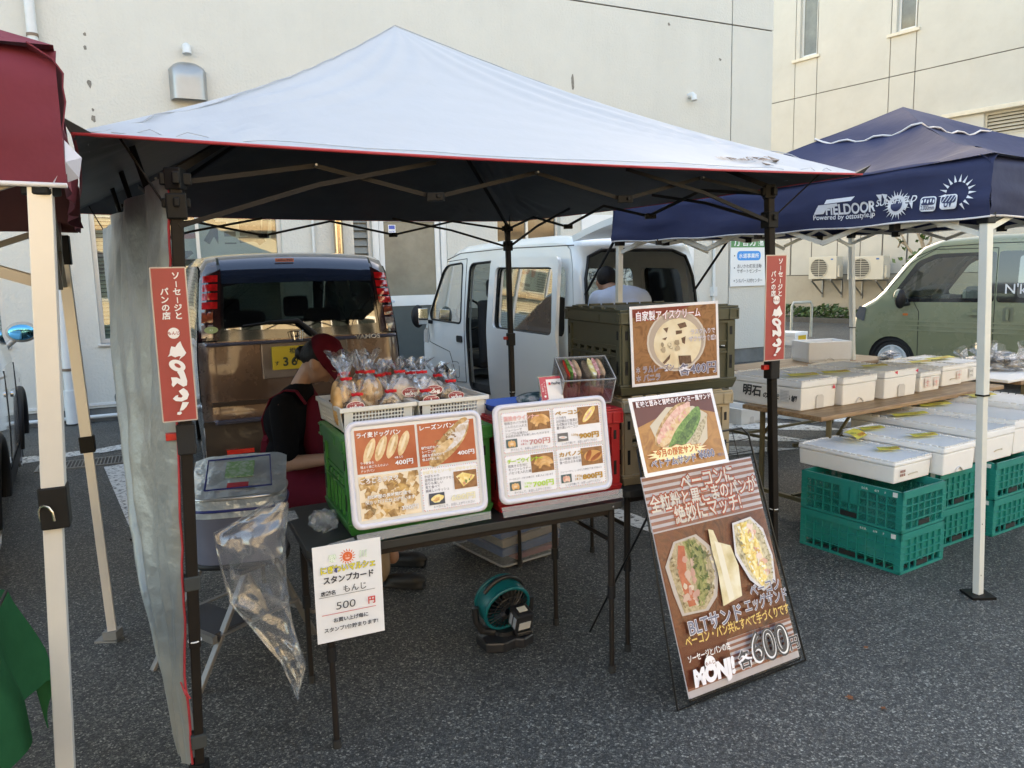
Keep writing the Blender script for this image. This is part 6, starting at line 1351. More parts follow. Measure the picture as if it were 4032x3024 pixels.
for q, l in (([(1074, 1975), (1112, 1968), (1128, 1998), (1096, 2004)], 'upper piece of clear tape holding the hanging bag at the table corner'), ([(1106, 2016), (1160, 2010), (1176, 2040), (1128, 2055)], 'lower piece of clear tape holding the hanging bag at the table corner')):
    P_ = [gp(x, y, .7015) for x, y in q]; tag(obj('clear_tape', MB().add(P_, [(0, 1, 2, 3)]), TAPE, solid=.0004), l, 'tape', 'strips of clear tape on the table edge')
# ================================================================== POSTERS ON THE CRATES
def poster(name, label, BLp, BRp, TLp, fill, cat='poster', m_=.03):
    M = frame(BLp, BRp, TLp); w = (BRp-BLp).length; z = (TLp-BLp); h = z.dot(Vector((M[0][2], M[1][2], M[2][2])))
    r = root(name, label, cat, M=M); obj('sheet', MB().box(0, w, 0, .002, 0, h), mat('laminated_white', (.78, .77, .80), .2, coat=.5), r)
    p = Print(.0003); fill(p, w, h); p.build('print', r); return r
def kpl(px, py, off):
    a_ = K0+KN*off; b_ = a_+KD; return vp_(px, py, (a_.x, a_.y), (b_.x, b_.y))
def f(p, w, h):
    m_ = w*.028; p.rect(m_, m_, w-2*m_, h-2*m_, WOODP); p.poly([(m_, h*.86), (w*.5, h*.90), (w*.7, h-m_), (m_, h-m_)], (.20, .03, .02))
    cx, cz = w*.51, h*.53; p.ell(cx, cz, w*.335, h*.385, (.62, .56, .50)); p.ell(cx, cz, w*.315, h*.365, (.45, .37, .31)); p.ell(cx+w*.01, cz-h*.03, w*.27, h*.315, food('print_ice', [(.66, .52, .33), (.76, .66, .47), (.80, .72, .56)], 14, .3, 0))
    DB = food('print_choc', [(.10, .05, .03), (.20, .12, .08)], 60, .3, 0)
    for q in ([(.36, .70), (.42, .71), (.40, .64)], [(.52, .74), (.61, .76), (.63, .70), (.55, .68)], [(.50, .66), (.57, .66), (.57, .62), (.50, .61)], [(.56, .56), (.61, .58), (.60, .48), (.57, .50)], [(.34, .57), (.40, .59), (.38, .55)], [(.34, .27), (.43, .37), (.42, .31), (.36, .25)], [(.52, .34), (.66, .33), (.67, .23), (.53, .22)]): p.poly([(w*a, h*b) for a, b in q], DB)
    p.blobs([(w*.34, h*.42), (w*.55, h*.42), (w*.55, h*.52), (w*.34, h*.52)], 9, w*.025, h*.028, [(.45, .36, .25), (.35, .27, .18), (.7, .62, .45)], 9)
    p.text('自家製アイスクリーム', w*.05, h*.825, w*.098, (.82, .80, .86), .012, edge=(.42, .03, .03), ew=.05, w=w*.72)
    p.text('ラスク入りで', w*.66, h*.60, w*.058, (.66, .62, .70), .01, edge=(.35, .3, .35), ew=.02, w=w*.28); p.text('ザクザク食感!', w*.64, h*.51, w*.058, (.66, .62, .70), .01, edge=(.35, .3, .35), ew=.02, w=w*.31)
    p.text('＊ ラムレーズン', w*.03, h*.17, w*.075, (.20, .18, .25), .008, edge=(.78, .76, .84), ew=.03, w=w*.42); p.text('＊ バニラ', w*.03, h*.065, w*.075, (.20, .18, .25), .008, edge=(.78, .76, .84), ew=.03, w=w*.26)
    p.text('各400円', w*.515, h*.10, w*.125, (.17, .17, .25), .010, edge=(.80, .78, .86), ew=.035, w=w*.43)
poster('ice_cream_poster', 'white edged poster of a cup of ice cream on the olive crate', kpl(2490, 1525, -.030), kpl(2834, 1487, -.030), kpl(2494, 1207, -.022), f)
def f(p, w, h):
    m_ = w*.035; p.rect(m_, m_, w-2*m_, h-2*m_, food('print_wood2', [(.28, .11, .03), (.46, .22, .06), (.33, .14, .035)], 12, .3, 0, 2)); p.poly([(m_, h*.62), (w*.3, h*.72), (w*.7, h*.78), (w-m_, h*.68), (w-m_, h-m_), (m_, h-m_)], (.13, .035, .03))
    p.poly([(w*.17, h*.62), (w*.40, h*.83), (w*.72, h*.80), (w*.86, h*.68), (w*.80, h*.35), (w*.55, h*.13), (w*.38, h*.10), (w*.22, h*.38)], (.60, .52, .40))
    p.ell(w*.44, h*.60, w*.30, h*.155, CRU, .62, 30, .12, 4); p.ell(w*.44, h*.61, w*.28, h*.11, HAM, .62, 26, .2, 2); p.ell(w*.46, h*.565, w*.28, h*.07, food('print_carrot', [(.62, .36, .16), (.72, .50, .28), (.7, .6, .4)], 60, .3, 0), .62, 26, .2, 7)
    p.ell(w*.56, h*.50, w*.31, h*.115, GRNP, .66, 30, .15, 3); p.ell(w*.56, h*.47, w*.22, h*.06, food('print_herb', [(.02, .06, .01), (.07, .15, .03), (.16, .28, .06)], 70, .3, 0, 1), .66, 24, .3, 8)
    p.ell(w*.66, h*.38, w*.27, h*.05, food('print_sesame', [(.18, .14, .08), (.50, .42, .27), (.62, .54, .38)], 120, .3, 0), .78, 26, .2, 5)
    p.blobs([(w*.2, h*.5), (w*.7, h*.8), (w*.6, h*.7), (w*.25, h*.4)], 16, w*.03, h*.018, [(.72, .36, .30), (.78, .55, .42), (.62, .28, .16)], 6)
    p.text('酸味と苦みと旨味のバインミー風サンド!', w*.06, h*.875, w*.055, (.84, .80, .82), .02, edge=(.4, .03, .03), ew=.03, w=w*.90)
    pts = []
    for i in range(28): t = 2*pi*i/28; r_ = 1.0 if i % 2 else .76; pts.append((w*.41+w*.36*r_*cos(t), h*.245+h*.095*r_*sin(t)))
    p.poly([((x-w*.41)*1.05+w*.41, (z-h*.245)*1.06+h*.245) for x, z in pts], (.6, .12, .05)); p.poly(pts, (.84, .76, .42)); p.text('今月の限定サンド', w*.41, h*.225, w*.072, (.55, .13, .03), .025, 'c', edge=(.82, .6, .2), ew=.02, w=w*.50)
    p.text('ベトナムサンド', w*.08, h*.10, w*.085, (.14, .14, .22), .010, edge=(.82, .80, .86), ew=.04, w=w*.52); p.text('¥600', w*.64, h*.115, w*.10, (.14, .14, .22), .014, edge=(.82, .80, .86), ew=.035, w=w*.19); p.text('(税込)', w*.86, h*.105, w*.035, (.2, .2, .3), .0)
VIET = f
# ================================================================== A-BOARD: leaning wire easel with the big poster
PB = gp(2712, 2752, .03); PR_ = gp(3143, 2585, .03); dx = (PR_-PB).normalized(); nn = Vector((-dx.y, dx.x, 0))
best = None
for i in range(200):
    d_ = i*.004; a_ = PR_+nn*d_; q = vp_(2953, 1798, (a_.x, a_.y), (a_.x+dx.x, a_.y+dx.y)); e = abs((q-PR_).dot(dx))
    if best is None or e < best[0]: best = (e, q, d_)
TRp = best[1]; TLp = PB+(TRp-PR_)
MP = frame(PB, PR_, TLp); pw = (PR_-PB).length; ph = (TRp-PR_).length
ab = root('poster_easel', 'black wire easel leaning back beside the table, holding the tall sandwich poster', 'easel', M=MP)
def mpx(px, py, off=.008):
    o_ = MP @ Vector((0, off, 0)); n_ = Vector((MP[0][1], MP[1][1], MP[2][1])); d = ray(px, py); t = (o_-CP).dot(n_)/d.dot(n_); q = MP.inverted() @ (CP+d*t); return q
WIRE = mat('wire_black', (.02, .02, .02), .35, .4)
a1, a2, a3, a4 = mpx(2505, 1752), mpx(2940, 1682), mpx(3172, 2600), mpx(2668, 2800)
a4.z = a3.z = -.03
obj('wire_frame', MB().tube([(a4.x, .008, -.025), (a1.x, .008, a1.z-.02), (a1.x+.02, .008, a1.z), (a2.x-.03, .008, a2.z), (a2.x, .008, a2.z-.03), (a3.x, .008, -.025)], .0042, 8, True), WIRE, ab, smooth=60)
mb = MB(); 
for i in range(1, 7): x = a1.x+(a2.x-a1.x)*i/7; mb.tube([(x, .010, a1.z), (x, .010, ph-.1)], .002, 6)
for i in range(1, 6): z = a1.z-.05*i; mb.tube([(a1.x, .012, z), (a2.x, .012, z)], .002, 6)
obj('wire_grid', mb, WIRE, ab, kind='stuff')
inv = MP.inverted(); 
for x in (.04, pw-.04):
    top = Vector((x, .012, ph*.86)); wt = MP @ top; ft = wt+nn*.42; ft.z = .006; obj('rear_leg', MB().tube([top, inv @ ft], .005, 8), WIRE, ab, smooth=50)
obj('bottom_hook', MB().tube([(.0, -.012, .0), (.0, .0, -.012), (pw, .0, -.012), (pw, -.012, .0)], .0035, 6), WIRE, ab)
def f(p, w, h):
    S0, S1 = (.62, .60, .66), (.34, .15, .11); zt_ = h*.735; zb_ = h*.225
    p.stripes(0, zt_, w, h-zt_, 9, S0, S1); p.rect(0, zb_-.0, w, zt_-zb_, food('print_wood3', [(.09, .022, .010), (.22, .065, .028), (.12, .032, .014)], 9, .3, 0, 3)); p.k += 0
    p.stripes(w*.0, 0, w, zb_*.86, 8, S0, S1); p.rect(0, 0, w, h*.028, S0)
    p.poly([(0, zb_*.84), (w, zb_*.84), (w, zb_+.002), (0, zb_+.002)], food('print_wood3', []) if False else MATS['print_wood3'])
    p.rect(0, h*.04, w*.40, zb_*.98-h*.04, (.16, .035, .016))
    TE = (.50, .10, .05); TWc = (.86, .84, .80)
    p.text('ベーコンに', w*.55, h*.905, w*.125, TWc, .008, 'c', edge=TE, ew=.10, w=w*.48); p.text('全粒粉と黒ごまのパンが', w*.5, h*.835, w*.115, TWc, .008, 'c', edge=TE, ew=.10, w=w*.96); p.text('絶妙にマッチ!', w*.5, h*.762, w*.125, TWc, .008, 'c', edge=TE, ew=.10, w=w*.60)
    LTH = food('print_lettuce', [(.20, .26, .08), (.36, .40, .15), (.52, .50, .25)], 50, .3, 0, 2); SES = food('print_sesame_bread', [(.34, .28, .16), (.58, .50, .32), (.70, .62, .44)], 90, .3, 0)
    # left sandwich: bread, tomato, bacon, lettuce
    p.poly([(w*a, h*b) for a, b in ((.14, .68), (.34, .69), (.44, .62), (.46, .50), (.40, .39), (.30, .34), (.08, .35), (.05, .45), (.03, .58))], (.66, .62, .60))
    p.poly([(w*a, h*b) for a, b in ((.15, .67), (.32, .68), (.40, .62), (.42, .50), (.37, .40), (.28, .35), (.10, .36), (.08, .46), (.06, .58))], SES)
    p.poly([(w*a, h*b) for a, b in ((.21, .67), (.31, .67), (.37, .60), (.35, .48), (.28, .37), (.22, .37), (.26, .50))], LTH)
    p.poly([(w*a, h*b) for a, b in ((.17, .66), (.22, .65), (.20, .56), (.18, .50), (.22, .46), (.21, .38), (.15, .38), (.13, .46), (.12, .56))], food('print_tomato', [(.50, .10, .05), (.68, .22, .12)], 25, .3, 0))
    p.blobs([(w*.16, h*.60), (w*.26, h*.60), (w*.26, h*.38), (w*.14, h*.38)], 16, w*.035, h*.014, [(.78, .58, .50), (.72, .42, .36), (.82, .72, .62)], 12)
    p.blobs([(w*a, h*b) for a, b in ((.22, .67), (.31, .67), (.38, .60), (.37, .48), (.29, .36), (.23, .37), (.26, .50))], 60, w*.022, h*.006, [(.12, .20, .04), (.30, .36, .10), (.46, .46, .20), (.20, .24, .08), (.05, .10, .02)], 31, .8)
    p.blobs([(w*a, h*b) for a, b in ((.08, .60), (.13, .66), (.12, .50), (.11, .38), (.08, .44))], 26, w*.012, h*.005, [(.26, .20, .10), (.70, .62, .44), (.50, .42, .26)], 37, .6); p.blobs([(w*a, h*b) for a, b in ((.37, .62), (.42, .58), (.41, .48), (.33, .37), (.36, .48))], 26, w*.012, h*.005, [(.22, .17, .08), (.66, .58, .40), (.45, .38, .22)], 38, .6)
    # middle wrapped parcel
    PAPR = food('print_paper', [(.50, .40, .20), (.66, .57, .36), (.76, .70, .54)], 16, .3, 0)
    p.poly([(w*a, h*b) for a, b in ((.44, .70), (.48, .69), (.50, .63), (.60, .60), (.63, .50), (.60, .36), (.42, .34), (.44, .50), (.43, .60))], PAPR); p.poly([(w*a, h*b) for a, b in ((.47, .64), (.52, .62), (.53, .36), (.48, .35))], (.74, .68, .54))
    # right sandwich: egg and bacon
    p.poly([(w*a, h*b) for a, b in ((.66, .70), (.84, .71), (.93, .64), (.96, .50), (.93, .38), (.80, .35), (.70, .42), (.62, .55))], (.62, .60, .62))
    p.poly([(w*a, h*b) for a, b in ((.67, .69), (.83, .70), (.91, .63), (.94, .50), (.91, .39), (.81, .36), (.72, .43), (.64, .56))], SES); p.poly([(w*a, h*b) for a, b in ((.70, .69), (.79, .69), (.86, .58), (.88, .42), (.80, .37), (.73, .45), (.69, .58))], EGG)
    p.blobs([(w*.78, h*.68), (w*.84, h*.66), (w*.90, h*.42), (w*.84, h*.40)], 16, w*.03, h*.014, [(.72, .42, .33), (.80, .62, .52), (.62, .32, .22)], 5)
    p.blobs([(w*a, h*b) for a, b in ((.70, .69), (.79, .69), (.84, .58), (.85, .42), (.80, .38), (.73, .45), (.69, .58))], 70, w*.016, h*.006, [(.80, .62, .16), (.86, .78, .44), (.84, .82, .70), (.66, .44, .10)], 41, .7)
    p.blobs([(w*a, h*b) for a, b in ((.68, .68), (.71, .66), (.70, .50), (.66, .56))], 20, w*.010, h*.005, [(.26, .22, .12), (.6, .54, .38)], 42, .6); p.blobs([(w*a, h*b) for a, b in ((.86, .68), (.92, .60), (.93, .48), (.90, .40), (.88, .50))], 24, w*.010, h*.005, [(.26, .22, .12), (.6, .54, .38)], 43, .6)
    p.text('BLTサンド', w*.08, h*.265, w*.115, (.16, .17, .24), .006, edge=(.84, .82, .88), ew=.035, w=w*.46, rot=.0); p.text('ベーコン', w*.66, h*.345, w*.095, (.16, .17, .24), .006, edge=(.84, .82, .88), ew=.035, w=w*.28); p.text('エッグサンド', w*.58, h*.285, w*.095, (.16, .17, .24), .006, edge=(.84, .82, .88), ew=.035, w=w*.40)
    p.text('ベーコン・パン共にすべて手づくりです', w*.03, h*.222, w*.075, (.74, .50, .14), .016, w=w*.94)
    p.text('ソーセージとパンの店', w*.02, h*.155, w*.05, (.82, .80, .80), .02, w=w*.36); p.ell(w*.19, h*.123, w*.045, w*.045, (.82, .8, .82)); p.text('もんじ', w*.19, h*.117, w*.028, (.3, .08, .04), .02, 'c')
    p.text('MONJ!', w*.03, h*.050, w*.13, (.82, .80, .84), .07, skew=.12, w=w*.35)
    DK_ = (.05, .05, .06); p.text('各', w*.42, h*.055, w*.12, DK_, .01, edge=(.84, .82, .86), ew=.03); p.text('600', w*.54, h*.050, w*.26, (.80, .80, .82), .0, edge=DK_, ew=.07, w=w*.34); p.text('600', w*.55, h*.056, w*.25, DK_, -.006, w=w*.32); p.text('円', w*.89, h*.055, w*.10, DK_, .02, edge=(.84, .82, .86), ew=.03)
r = root('sandwich_easel_poster', 'tall glossy sandwich poster with striped ends and a large 600 yen price, on the easel', 'poster', M=MP)
obj('sheet', MB().grid(lambda u, v: (u*pw, .0015+.003*sin(v*9)*(u-.5), v*ph), 6, 20), mat('laminated_white', (.78, .77, .80)), r, solid=.002)
p = Print(.0003); f(p, pw, ph); p.v = [(x, y-.0045, z) for x, y, z in p.v]; p.build('print', r)
obj('plastic_sleeve', MB().add([(-.004, -.014, -.006), (pw+.004, -.014, -.006), (pw+.006, -.012, ph*.30), (pw+.003, -.016, ph*.6), (pw+.004, -.012, ph+.004), (-.004, -.012, ph+.004), (-.006, -.018, ph*.5)], [(0, 1, 2, 3, 4, 5, 6)]), film('sleeve', (.98, .98, .98), .0, .14, .4, 7, .01, gloss=(.35, .35, .38), f0=.01), r)

def mw(px, py, off): return MP @ mpx(px, py, off)
poster('sandwich_poster', 'tilted white edged poster of a Vietnamese sandwich in front of the tan crate', mw(2541, 1882, -.022), mw(2872, 1820, -.022), mw(2501, 1566, -.022), VIET)
# ================================================================== BASKETS AND BREAD
BW = mat('basket_white', (.74, .74, .71), .4, var=.03)
def lattice(mb, W2, z0, z1, sl, n, m, t=.0022):
    """open grid wall along x from 0 to W2, leaning out by sl at the top"""
    for i in range(n+1): x = W2*i/n; mb.add([(x-t, 0, z0), (x+t, 0, z0), (x+t, -sl, z1), (x-t, -sl, z1), (x-t, .003, z0), (x+t, .003, z0), (x+t, .003-sl, z1), (x-t, .003-sl, z1)], [(0, 1, 2, 3), (7, 6, 5, 4), (0, 3, 7, 4), (1, 5, 6, 2)])
    for j in range(m+1):
        z = z0+(z1-z0)*j/m; y = -sl*(z-z0)/(z1-z0); mb.box(0, W2, y, y+.003, z-t, z+t)
def basket(label, P, ang, w, d, h):
    r = root('bread_basket', label, 'basket', P, ang, 'white plastic baskets on the green crate'); s_ = .012
    obj('base', MB().box(s_, w-s_, s_, d-s_, 0, .004), BW, r)
    for M_, W2 in ((Matrix.Translation((s_, s_, 0)), w-2*s_), (Matrix.Translation((w-s_, d-s_, 0)) @ Matrix.Rotation(pi, 4, 'Z'), w-2*s_), (Matrix.Translation((s_, d-s_, 0)) @ Matrix.Rotation(-pi/2, 4, 'Z'), d-2*s_), (Matrix.Translation((w-s_, s_, 0)) @ Matrix.Rotation(pi/2, 4, 'Z'), d-2*s_)):
        mb = MB(M_ @ Matrix.Translation((.03, 0, 0))); lattice(mb, W2-.06, .004, h-.016, s_*.8, int((W2-.06)/.0115), int((h-.02)/.0115)); o = obj('mesh_wall', mb, BW, r)
        mb = MB(M_); mb.box(0, .03, -.001, .004, 0, .014).add([(0, 0, 0), (.030, 0, 0), (.030, -s_*.8, h-.016), (0, -s_*.8, h-.016)], [(0, 1, 2, 3)]).add([(W2-.03, 0, 0), (W2, 0, 0), (W2, -s_*.8, h-.016), (W2-.03, -s_*.8, h-.016)], [(0, 1, 2, 3)]); obj('corner_panel', mb, BW, r, solid=.002, kind='stuff')
    mb = MB(); a = -.004
    mb.box(a, w-a, a, .006, h-.016, h).box(a, w-a, d-.006, d-a, h-.016, h).box(a, .006, .006, d-.006, h-.016, h).box(w-.006, w-a, .006, d-.006, h-.016, h)
    obj('rim', mb, BW, r, bevel=.002); return r
ZB = 1.0365
def axy(o, a, b, z=None): p = o+E_*a+N_*b; return Vector((p.x, p.y, p.z if z is None else z))
B1o = Vector((-.590, 2.600, ZB+.001)); B2o = B1o+E_*.283+N_*.004
basket('left white mesh basket filled with bagged bread rolls on the green crate', B1o, radians(27), .272, .35, .085)
basket('right white mesh basket filled with bagged raisin loaves on the green crate', B2o+Vector((0, 0, 0)), radians(27), .272, .35, .085)
FILM = film('bag_film', (.95, .95, .96), .06, .06, .9, 34, .010, f0=.09); TIE = mat('tie_red', (.60, .012, .02), .4, var=.05)
DOG = food('bread_dog', [(.40, .21, .07), (.58, .35, .14), (.70, .50, .28)], 22, .5, .3); RAI = food('bread_raisin', [(.17, .09, .04), (.34, .20, .10), (.55, .44, .33)], 26, .6, .4); FLOUR = food('bread_flour', [(.42, .30, .2), (.62, .54, .46), (.70, .66, .6)], 20, .7, .2); RUSK = food('rusk_dark', [(.035, .016, .012), (.09, .045, .03), (.18, .10, .06)], 40, .6, .3)
STK = (.26, .02, .03)
def bag(label, P, H, w, d, nh, kind, lean=(0, 0), rz=0, sticker=None, neckr=.010, fl=.032):
    r = root('bread_bag', label, 'bread bag', P, rz, 'clear bags of bread in the baskets'); rnd = random.Random(hash(label) % 1000 if False else int(P.x*9973+P.y*7919) % 997); sd_ = rnd.uniform(0, 50)
    top = Vector((lean[0], lean[1], 0)); prof = [(0, .55), (.06, .92), (.25, 1.0), (.55, .98), (.75, .80), (.90, .42), (1.0, 0)]
    def rad(t):
        for (a, ra), (b, rb) in zip(prof, prof[1:]):
            if a <= t <= b: k_ = (t-a)/(b-a); return ra+(rb-ra)*k_
        return 0
    def f(u, v):
        a = 2*pi*u
        if v <= .68:
            t = v/.68; z = H*t; q = rad(t); rx = neckr+(w/2-neckr)*q; ry = neckr+(d/2-neckr)*q; c_ = top*t**2; cr = 1+.10*noise.noise(Vector((cos(a)*2+sd_, sin(a)*2, t*5)))*min(1, q*2)+.05*sin(a*9+t*7+sd_)*(1-q)
        else:
            t = (v-.68)/.32; z = H+nh*t; rx = ry = neckr*(1+.1*t)+fl*t**1.3; c_ = top*(1+.5*t); cr = 1+(.55*noise.noise(Vector((cos(a)*3+sd_, sin(a)*3, t)))+.25*sin(a*7+sd_))*t; z += .012*sin(a*5+sd_)*t
        return (c_.x+rx*cos(a)*cr, c_.y+ry*sin(a)*cr, z)
    # contents
    if kind == 'dog':
        n_ = 3 if w > .085 else 2
        for i in range(n_):
            mb = MB(); x = (i-(n_-1)/2)*w*.30; y = rnd.uniform(-.01, .01); mb.ell((x+lean[0]*.3, y+lean[1]*.3, H*.44), .023, .026, H*.42, 14, 12, lambda q: 1+.05*noise.noise(q*2+Vector((sd_+i, 0, 0)))); obj('roll', mb, DOG, r, smooth=70)
    elif kind == 'raisin':
        obj('loaf', MB().ell((0, 0, H*.42), w*.45, d*.44, H*.43, 18, 12, lambda q: 1+.09*noise.noise(q*1.6+Vector((sd_, 0, 0)))), RAI, r, smooth=70); obj('flour_dusting', MB().ell((.0, -.004, H*.45), w*.40, d*.425, H*.43, 14, 9, lambda q: 1+.16*noise.noise(q*2.3+Vector((sd_+9, 0, 0)))), FLOUR, r, smooth=70)
    else:
        for i in range(22):
            q = Vector((rnd.uniform(-.34, .34)*w, rnd.uniform(-.34, .34)*d, H*rnd.uniform(.1, .72))); s_ = rnd.uniform(.009, .014); R_ = Matrix.Translation(q) @ Matrix.Rotation(rnd.uniform(0, 3), 4, Vector((rnd.random(), rnd.random(), rnd.random())).normalized())
            obj('rusk', MB(R_).box(-s_, s_, -s_, s_, -s_*.7, s_*.7), RUSK, r, bevel=.002)
    obj('film', MB().grid(f, 36, 30), FILM, r, smooth=75, fix=False)
    mb = MB(); c_ = top*.98; mb.tube([(c_.x+(neckr+.002)*cos(t), c_.y+(neckr+.002)*sin(t), H+.002*sin(3*t)) for t in [2*pi*i/14 for i in range(14)]], .005, 6, True); mb.box(c_.x+neckr-.002, c_.x+neckr+.016, c_.y-.004, c_.y-.0015, H-.005, H+.005); obj('tie', mb, TIE, r, smooth=50)
    if sticker:
        sx, sz, sw = sticker; p = Print(.0004); p.ell(0, 0, sw, sw*.52, (.74, .62, .6)); p.ell(0, 0, sw*.93, sw*.46, STK); p.text('ソーセージとパンの店', 0, sw*.18, sw*.18, (.8, .78, .78), .01, 'c', w=sw*1.3); p.ell(0, sw*.06, sw*.09, sw*.09, (.8, .78, .78)); p.text('MONJ!', 0, -sw*.33, sw*.40, (.82, .8, .8), .06, 'c', w=sw*1.3)
        t = sz/H; p.build('sticker', r, Matrix.Translation((sx+lean[0]*t*t, -d/2*.99*rad(t)-.010+lean[1]*t*t, sz)) @ Matrix.Rotation(radians(-12), 4, 'X'))
    return r
zb = ZB+.006
def spot(px, py, z): return gp(px, py, z)
def bagat(label, tie, Hh, w, d, nh, kind, yrow, **k_):
    """tie: photo point of the tie; yrow: distance back from the basket front, fixes the depth"""
    o = axy(B1o, 0, yrow); p = vp_(tie[0], tie[1], (o.x, o.y), (o.x+E_.x, o.y+E_.y)); H = max(.05, p.z-zb) if Hh is None else Hh; le = k_.get('lean', (0, 0)); c_, s_ = cos(EA), sin(EA); return bag(label, Vector((p.x-le[0]*c_+le[1]*s_, p.y-le[0]*s_-le[1]*c_, zb)), H, w, d, nh, kind, rz=EA, **k_)
bagat('bag of long bread rolls at the front left corner of the left basket', (1356, 1492), None, .090, .07, .075, 'dog', .10)
bagat('bag of long bread rolls behind the front left bag in the left basket', (1350, 1470), None, .09, .07, .075, 'dog', .20, fl=.04)
bagat('bag of pale bread rolls beside the cap of the woman in the left basket', (1345, 1478), None, .08, .07, .06, 'dog', .28)
bagat('bag of bread rolls with a bent film top at the back of the left basket', (1415, 1464), None, .10, .07, .06, 'dog', .25, lean=(-.01, .0))
bagat('bag of golden bread rolls in the middle of the left basket, wide film top', (1447, 1464), None, .105, .075, .075, 'dog', .15, lean=(.0, 0))
bagat('small stickered bag of dark rusks at the front of the left basket', (1400, 1553), None, .085, .05, .035, 'rusk', .05, sticker=(-.004, .082, .032), fl=.02, lean=(.01, 0))
bagat('small bag of dark rusks at the right end of the left basket', (1533, 1540), None, .095, .05, .045, 'rusk', .05, fl=.02)
bagat('bag of raisin bread with an oval maroon sticker near the middle of the baskets', (1568, 1463), None, .145, .10, .045, 'raisin', .17, sticker=(.022, .100, .036), lean=(-.01, 0))
bagat('bag of raisin bread with an oval maroon sticker at the right of the right basket', (1654, 1465), None, .145, .10, .045, 'raisin', .14, sticker=(.020, .105, .036), lean=(-.02, 0))
bagat('bag of brown bread lying at the back between the two baskets', (1513, 1472), None, .10, .08, .04, 'raisin', .27, lean=(-.03, 0))
bagat('bag of brown bread at the back of the right basket with a curled red tie', (1610, 1468), None, .10, .08, .05, 'raisin', .27)
bagat('small stickered bag of rusks at the front left of the right basket', (1669, 1538), None, .09, .05, .04, 'rusk', .06, sticker=(.012, .078, .032), lean=(-.01, 0), fl=.02)
bagat('small stickered bag of rusks at the right end of the right basket', (1769, 1500), None, .11, .06, .035, 'rusk', .10, sticker=(.012, .080, .032), fl=.018)
bagat('bag of floury raisin bread lying low at the back right corner of the right basket', (1720, 1478), None, .13, .09, .04, 'raisin', .24, lean=(.01, 0))
bagat('bag of rolls half hidden between the golden rolls and the raisin bread', (1490, 1478), None, .09, .07, .05, 'dog', .22, lean=(.01, 0))
# ================================================================== ON THE RED CRATE
ZR = 1.0365+.0185
tp_ = gp(1868, 1574, ZR+.03); tr_ = root('blue_tray', 'shallow blue plastic money tray on the red crate', 'tray', axy(R_0, .0, .05, ZR), EA); BLU = mat('tray_blue', (.02, .09, .42), .35, var=.05)
def tray(u, v):
    a = 2*pi*u; c8 = lambda t: (abs(cos(t))**.35*(1 if cos(t) > 0 else -1), abs(sin(t))**.35*(1 if sin(t) > 0 else -1)); cx, cy = c8(a); k_ = .0 if v < .01 else (.80 if v < .5 else .80+.20*(v-.5)*2); z = .004 if v < .5 else .004+.030*((v-.5)*2)
    return (.14+.125*cx*k_, .09+.085*cy*k_, z)
obj('tray', MB().grid(tray, 40, 10), BLU, tr_, smooth=50, solid=.002)
q0 = axy(R_0, .28, .06, ZR); a_ = (q0.x, q0.y); b_ = (q0.x+E_.x, q0.y+E_.y)
TL, BL_, BR_ = vp_(2124, 1493, a_, b_), vp_(2141, 1578, a_, b_), vp_(2224, 1568, a_, b_); BL_.z = BR_.z = ZR+.002; TL = Vector((BL_.x, BL_.y, TL.z))+N_*.04
M = frame(BL_, BR_, TL); w, h = (BR_-BL_).length, (TL-BL_).length
r = root('payment_stand', 'small red and white payment card stand between the blue tray and the sandwich case', 'card stand', M=M); obj('acrylic', MB().box(-.004, w+.004, .001, .004, -.002, h+.004), CLG, r); obj('card', MB().box(0, w, -.0015, 0, 0, h), MATS['card_white'], r)
p = Print(.0003); p.k = 6; p.rect(0, 0, w*.30, h, (.50, .06, .09)); p.rect(0, h*.92, w, h*.08, (.5, .06, .09)); p.text('ソーセージと', w*.20, h*.86, w*.09, (.8, .8, .8), .01, vert=True); p.text('パンの店', w*.08, h*.80, w*.09, (.8, .8, .8), .01, vert=True); p.ell(w*.15, h*.40, w*.05, w*.05, (.8, .8, .8)); p.text('MONJ!', w*.22, h*.30, w*.16, (.8, .8, .8), .06, rot=-pi/2, w=h*.28)
p.rect(w*.38, h*.74, w*.10, w*.11, (.75, .04, .05)); p.text('PayPay', w*.52, h*.75, w*.15, (.06, .06, .07), .02, w=w*.42); p.build('print', r)
obj('foot', MB().box(0, w, .0, .045, -.002, .0), CLG, r)
# acrylic sandwich case, tilted forward
cs = axy(R_0, .315, .10, ZR); cr = root('sandwich_case', 'clear acrylic box showing two cut sandwiches on the red crate', 'display case', cs+E_*.0, radians(12)); ACR = film('acrylic', (.95, .96, .97), .01, .03, .0, f0=.045); ED = mat('acrylic_edge', (.42, .44, .46), .2, spec=.8)
cw, cd, ch = .205, .15, .115; TLT = Matrix.Translation((0, 0, .006)) @ Matrix.Rotation(radians(30), 4, 'X')
obj('wedge_stand', MB().prism([(.10, .001), (.145, .001), (.128, .074)], .03, .18, 'y') if False else MB().box(.03, .17, .11, .135, .0, .062), ACR, cr)
mb = MB(TLT); mb.box(0, cw, 0, .003, 0, ch).box(0, cw, cd-.003, cd, 0, ch).box(0, .003, .003, cd-.003, 0, ch).box(cw-.003, cw, .003, cd-.003, 0, ch).box(.003, cw-.003, .003, cd-.003, 0, .003).box(-.004, cw+.004, -.004, cd+.004, ch, ch+.003); obj('acrylic_box', mb, ACR, cr, fix=True)
mb = MB(TLT); 
for a, b in (((0, 0), (cw, 0)), ((cw, 0), (cw, cd)), ((cw, cd), (0, cd)), ((0, cd), (0, 0))):
    mb.bar((a[0], a[1], ch+.0015), (b[0], b[1], ch+.0015), .0032); mb.bar((a[0], a[1], 0), (b[0], b[1], 0), .003)
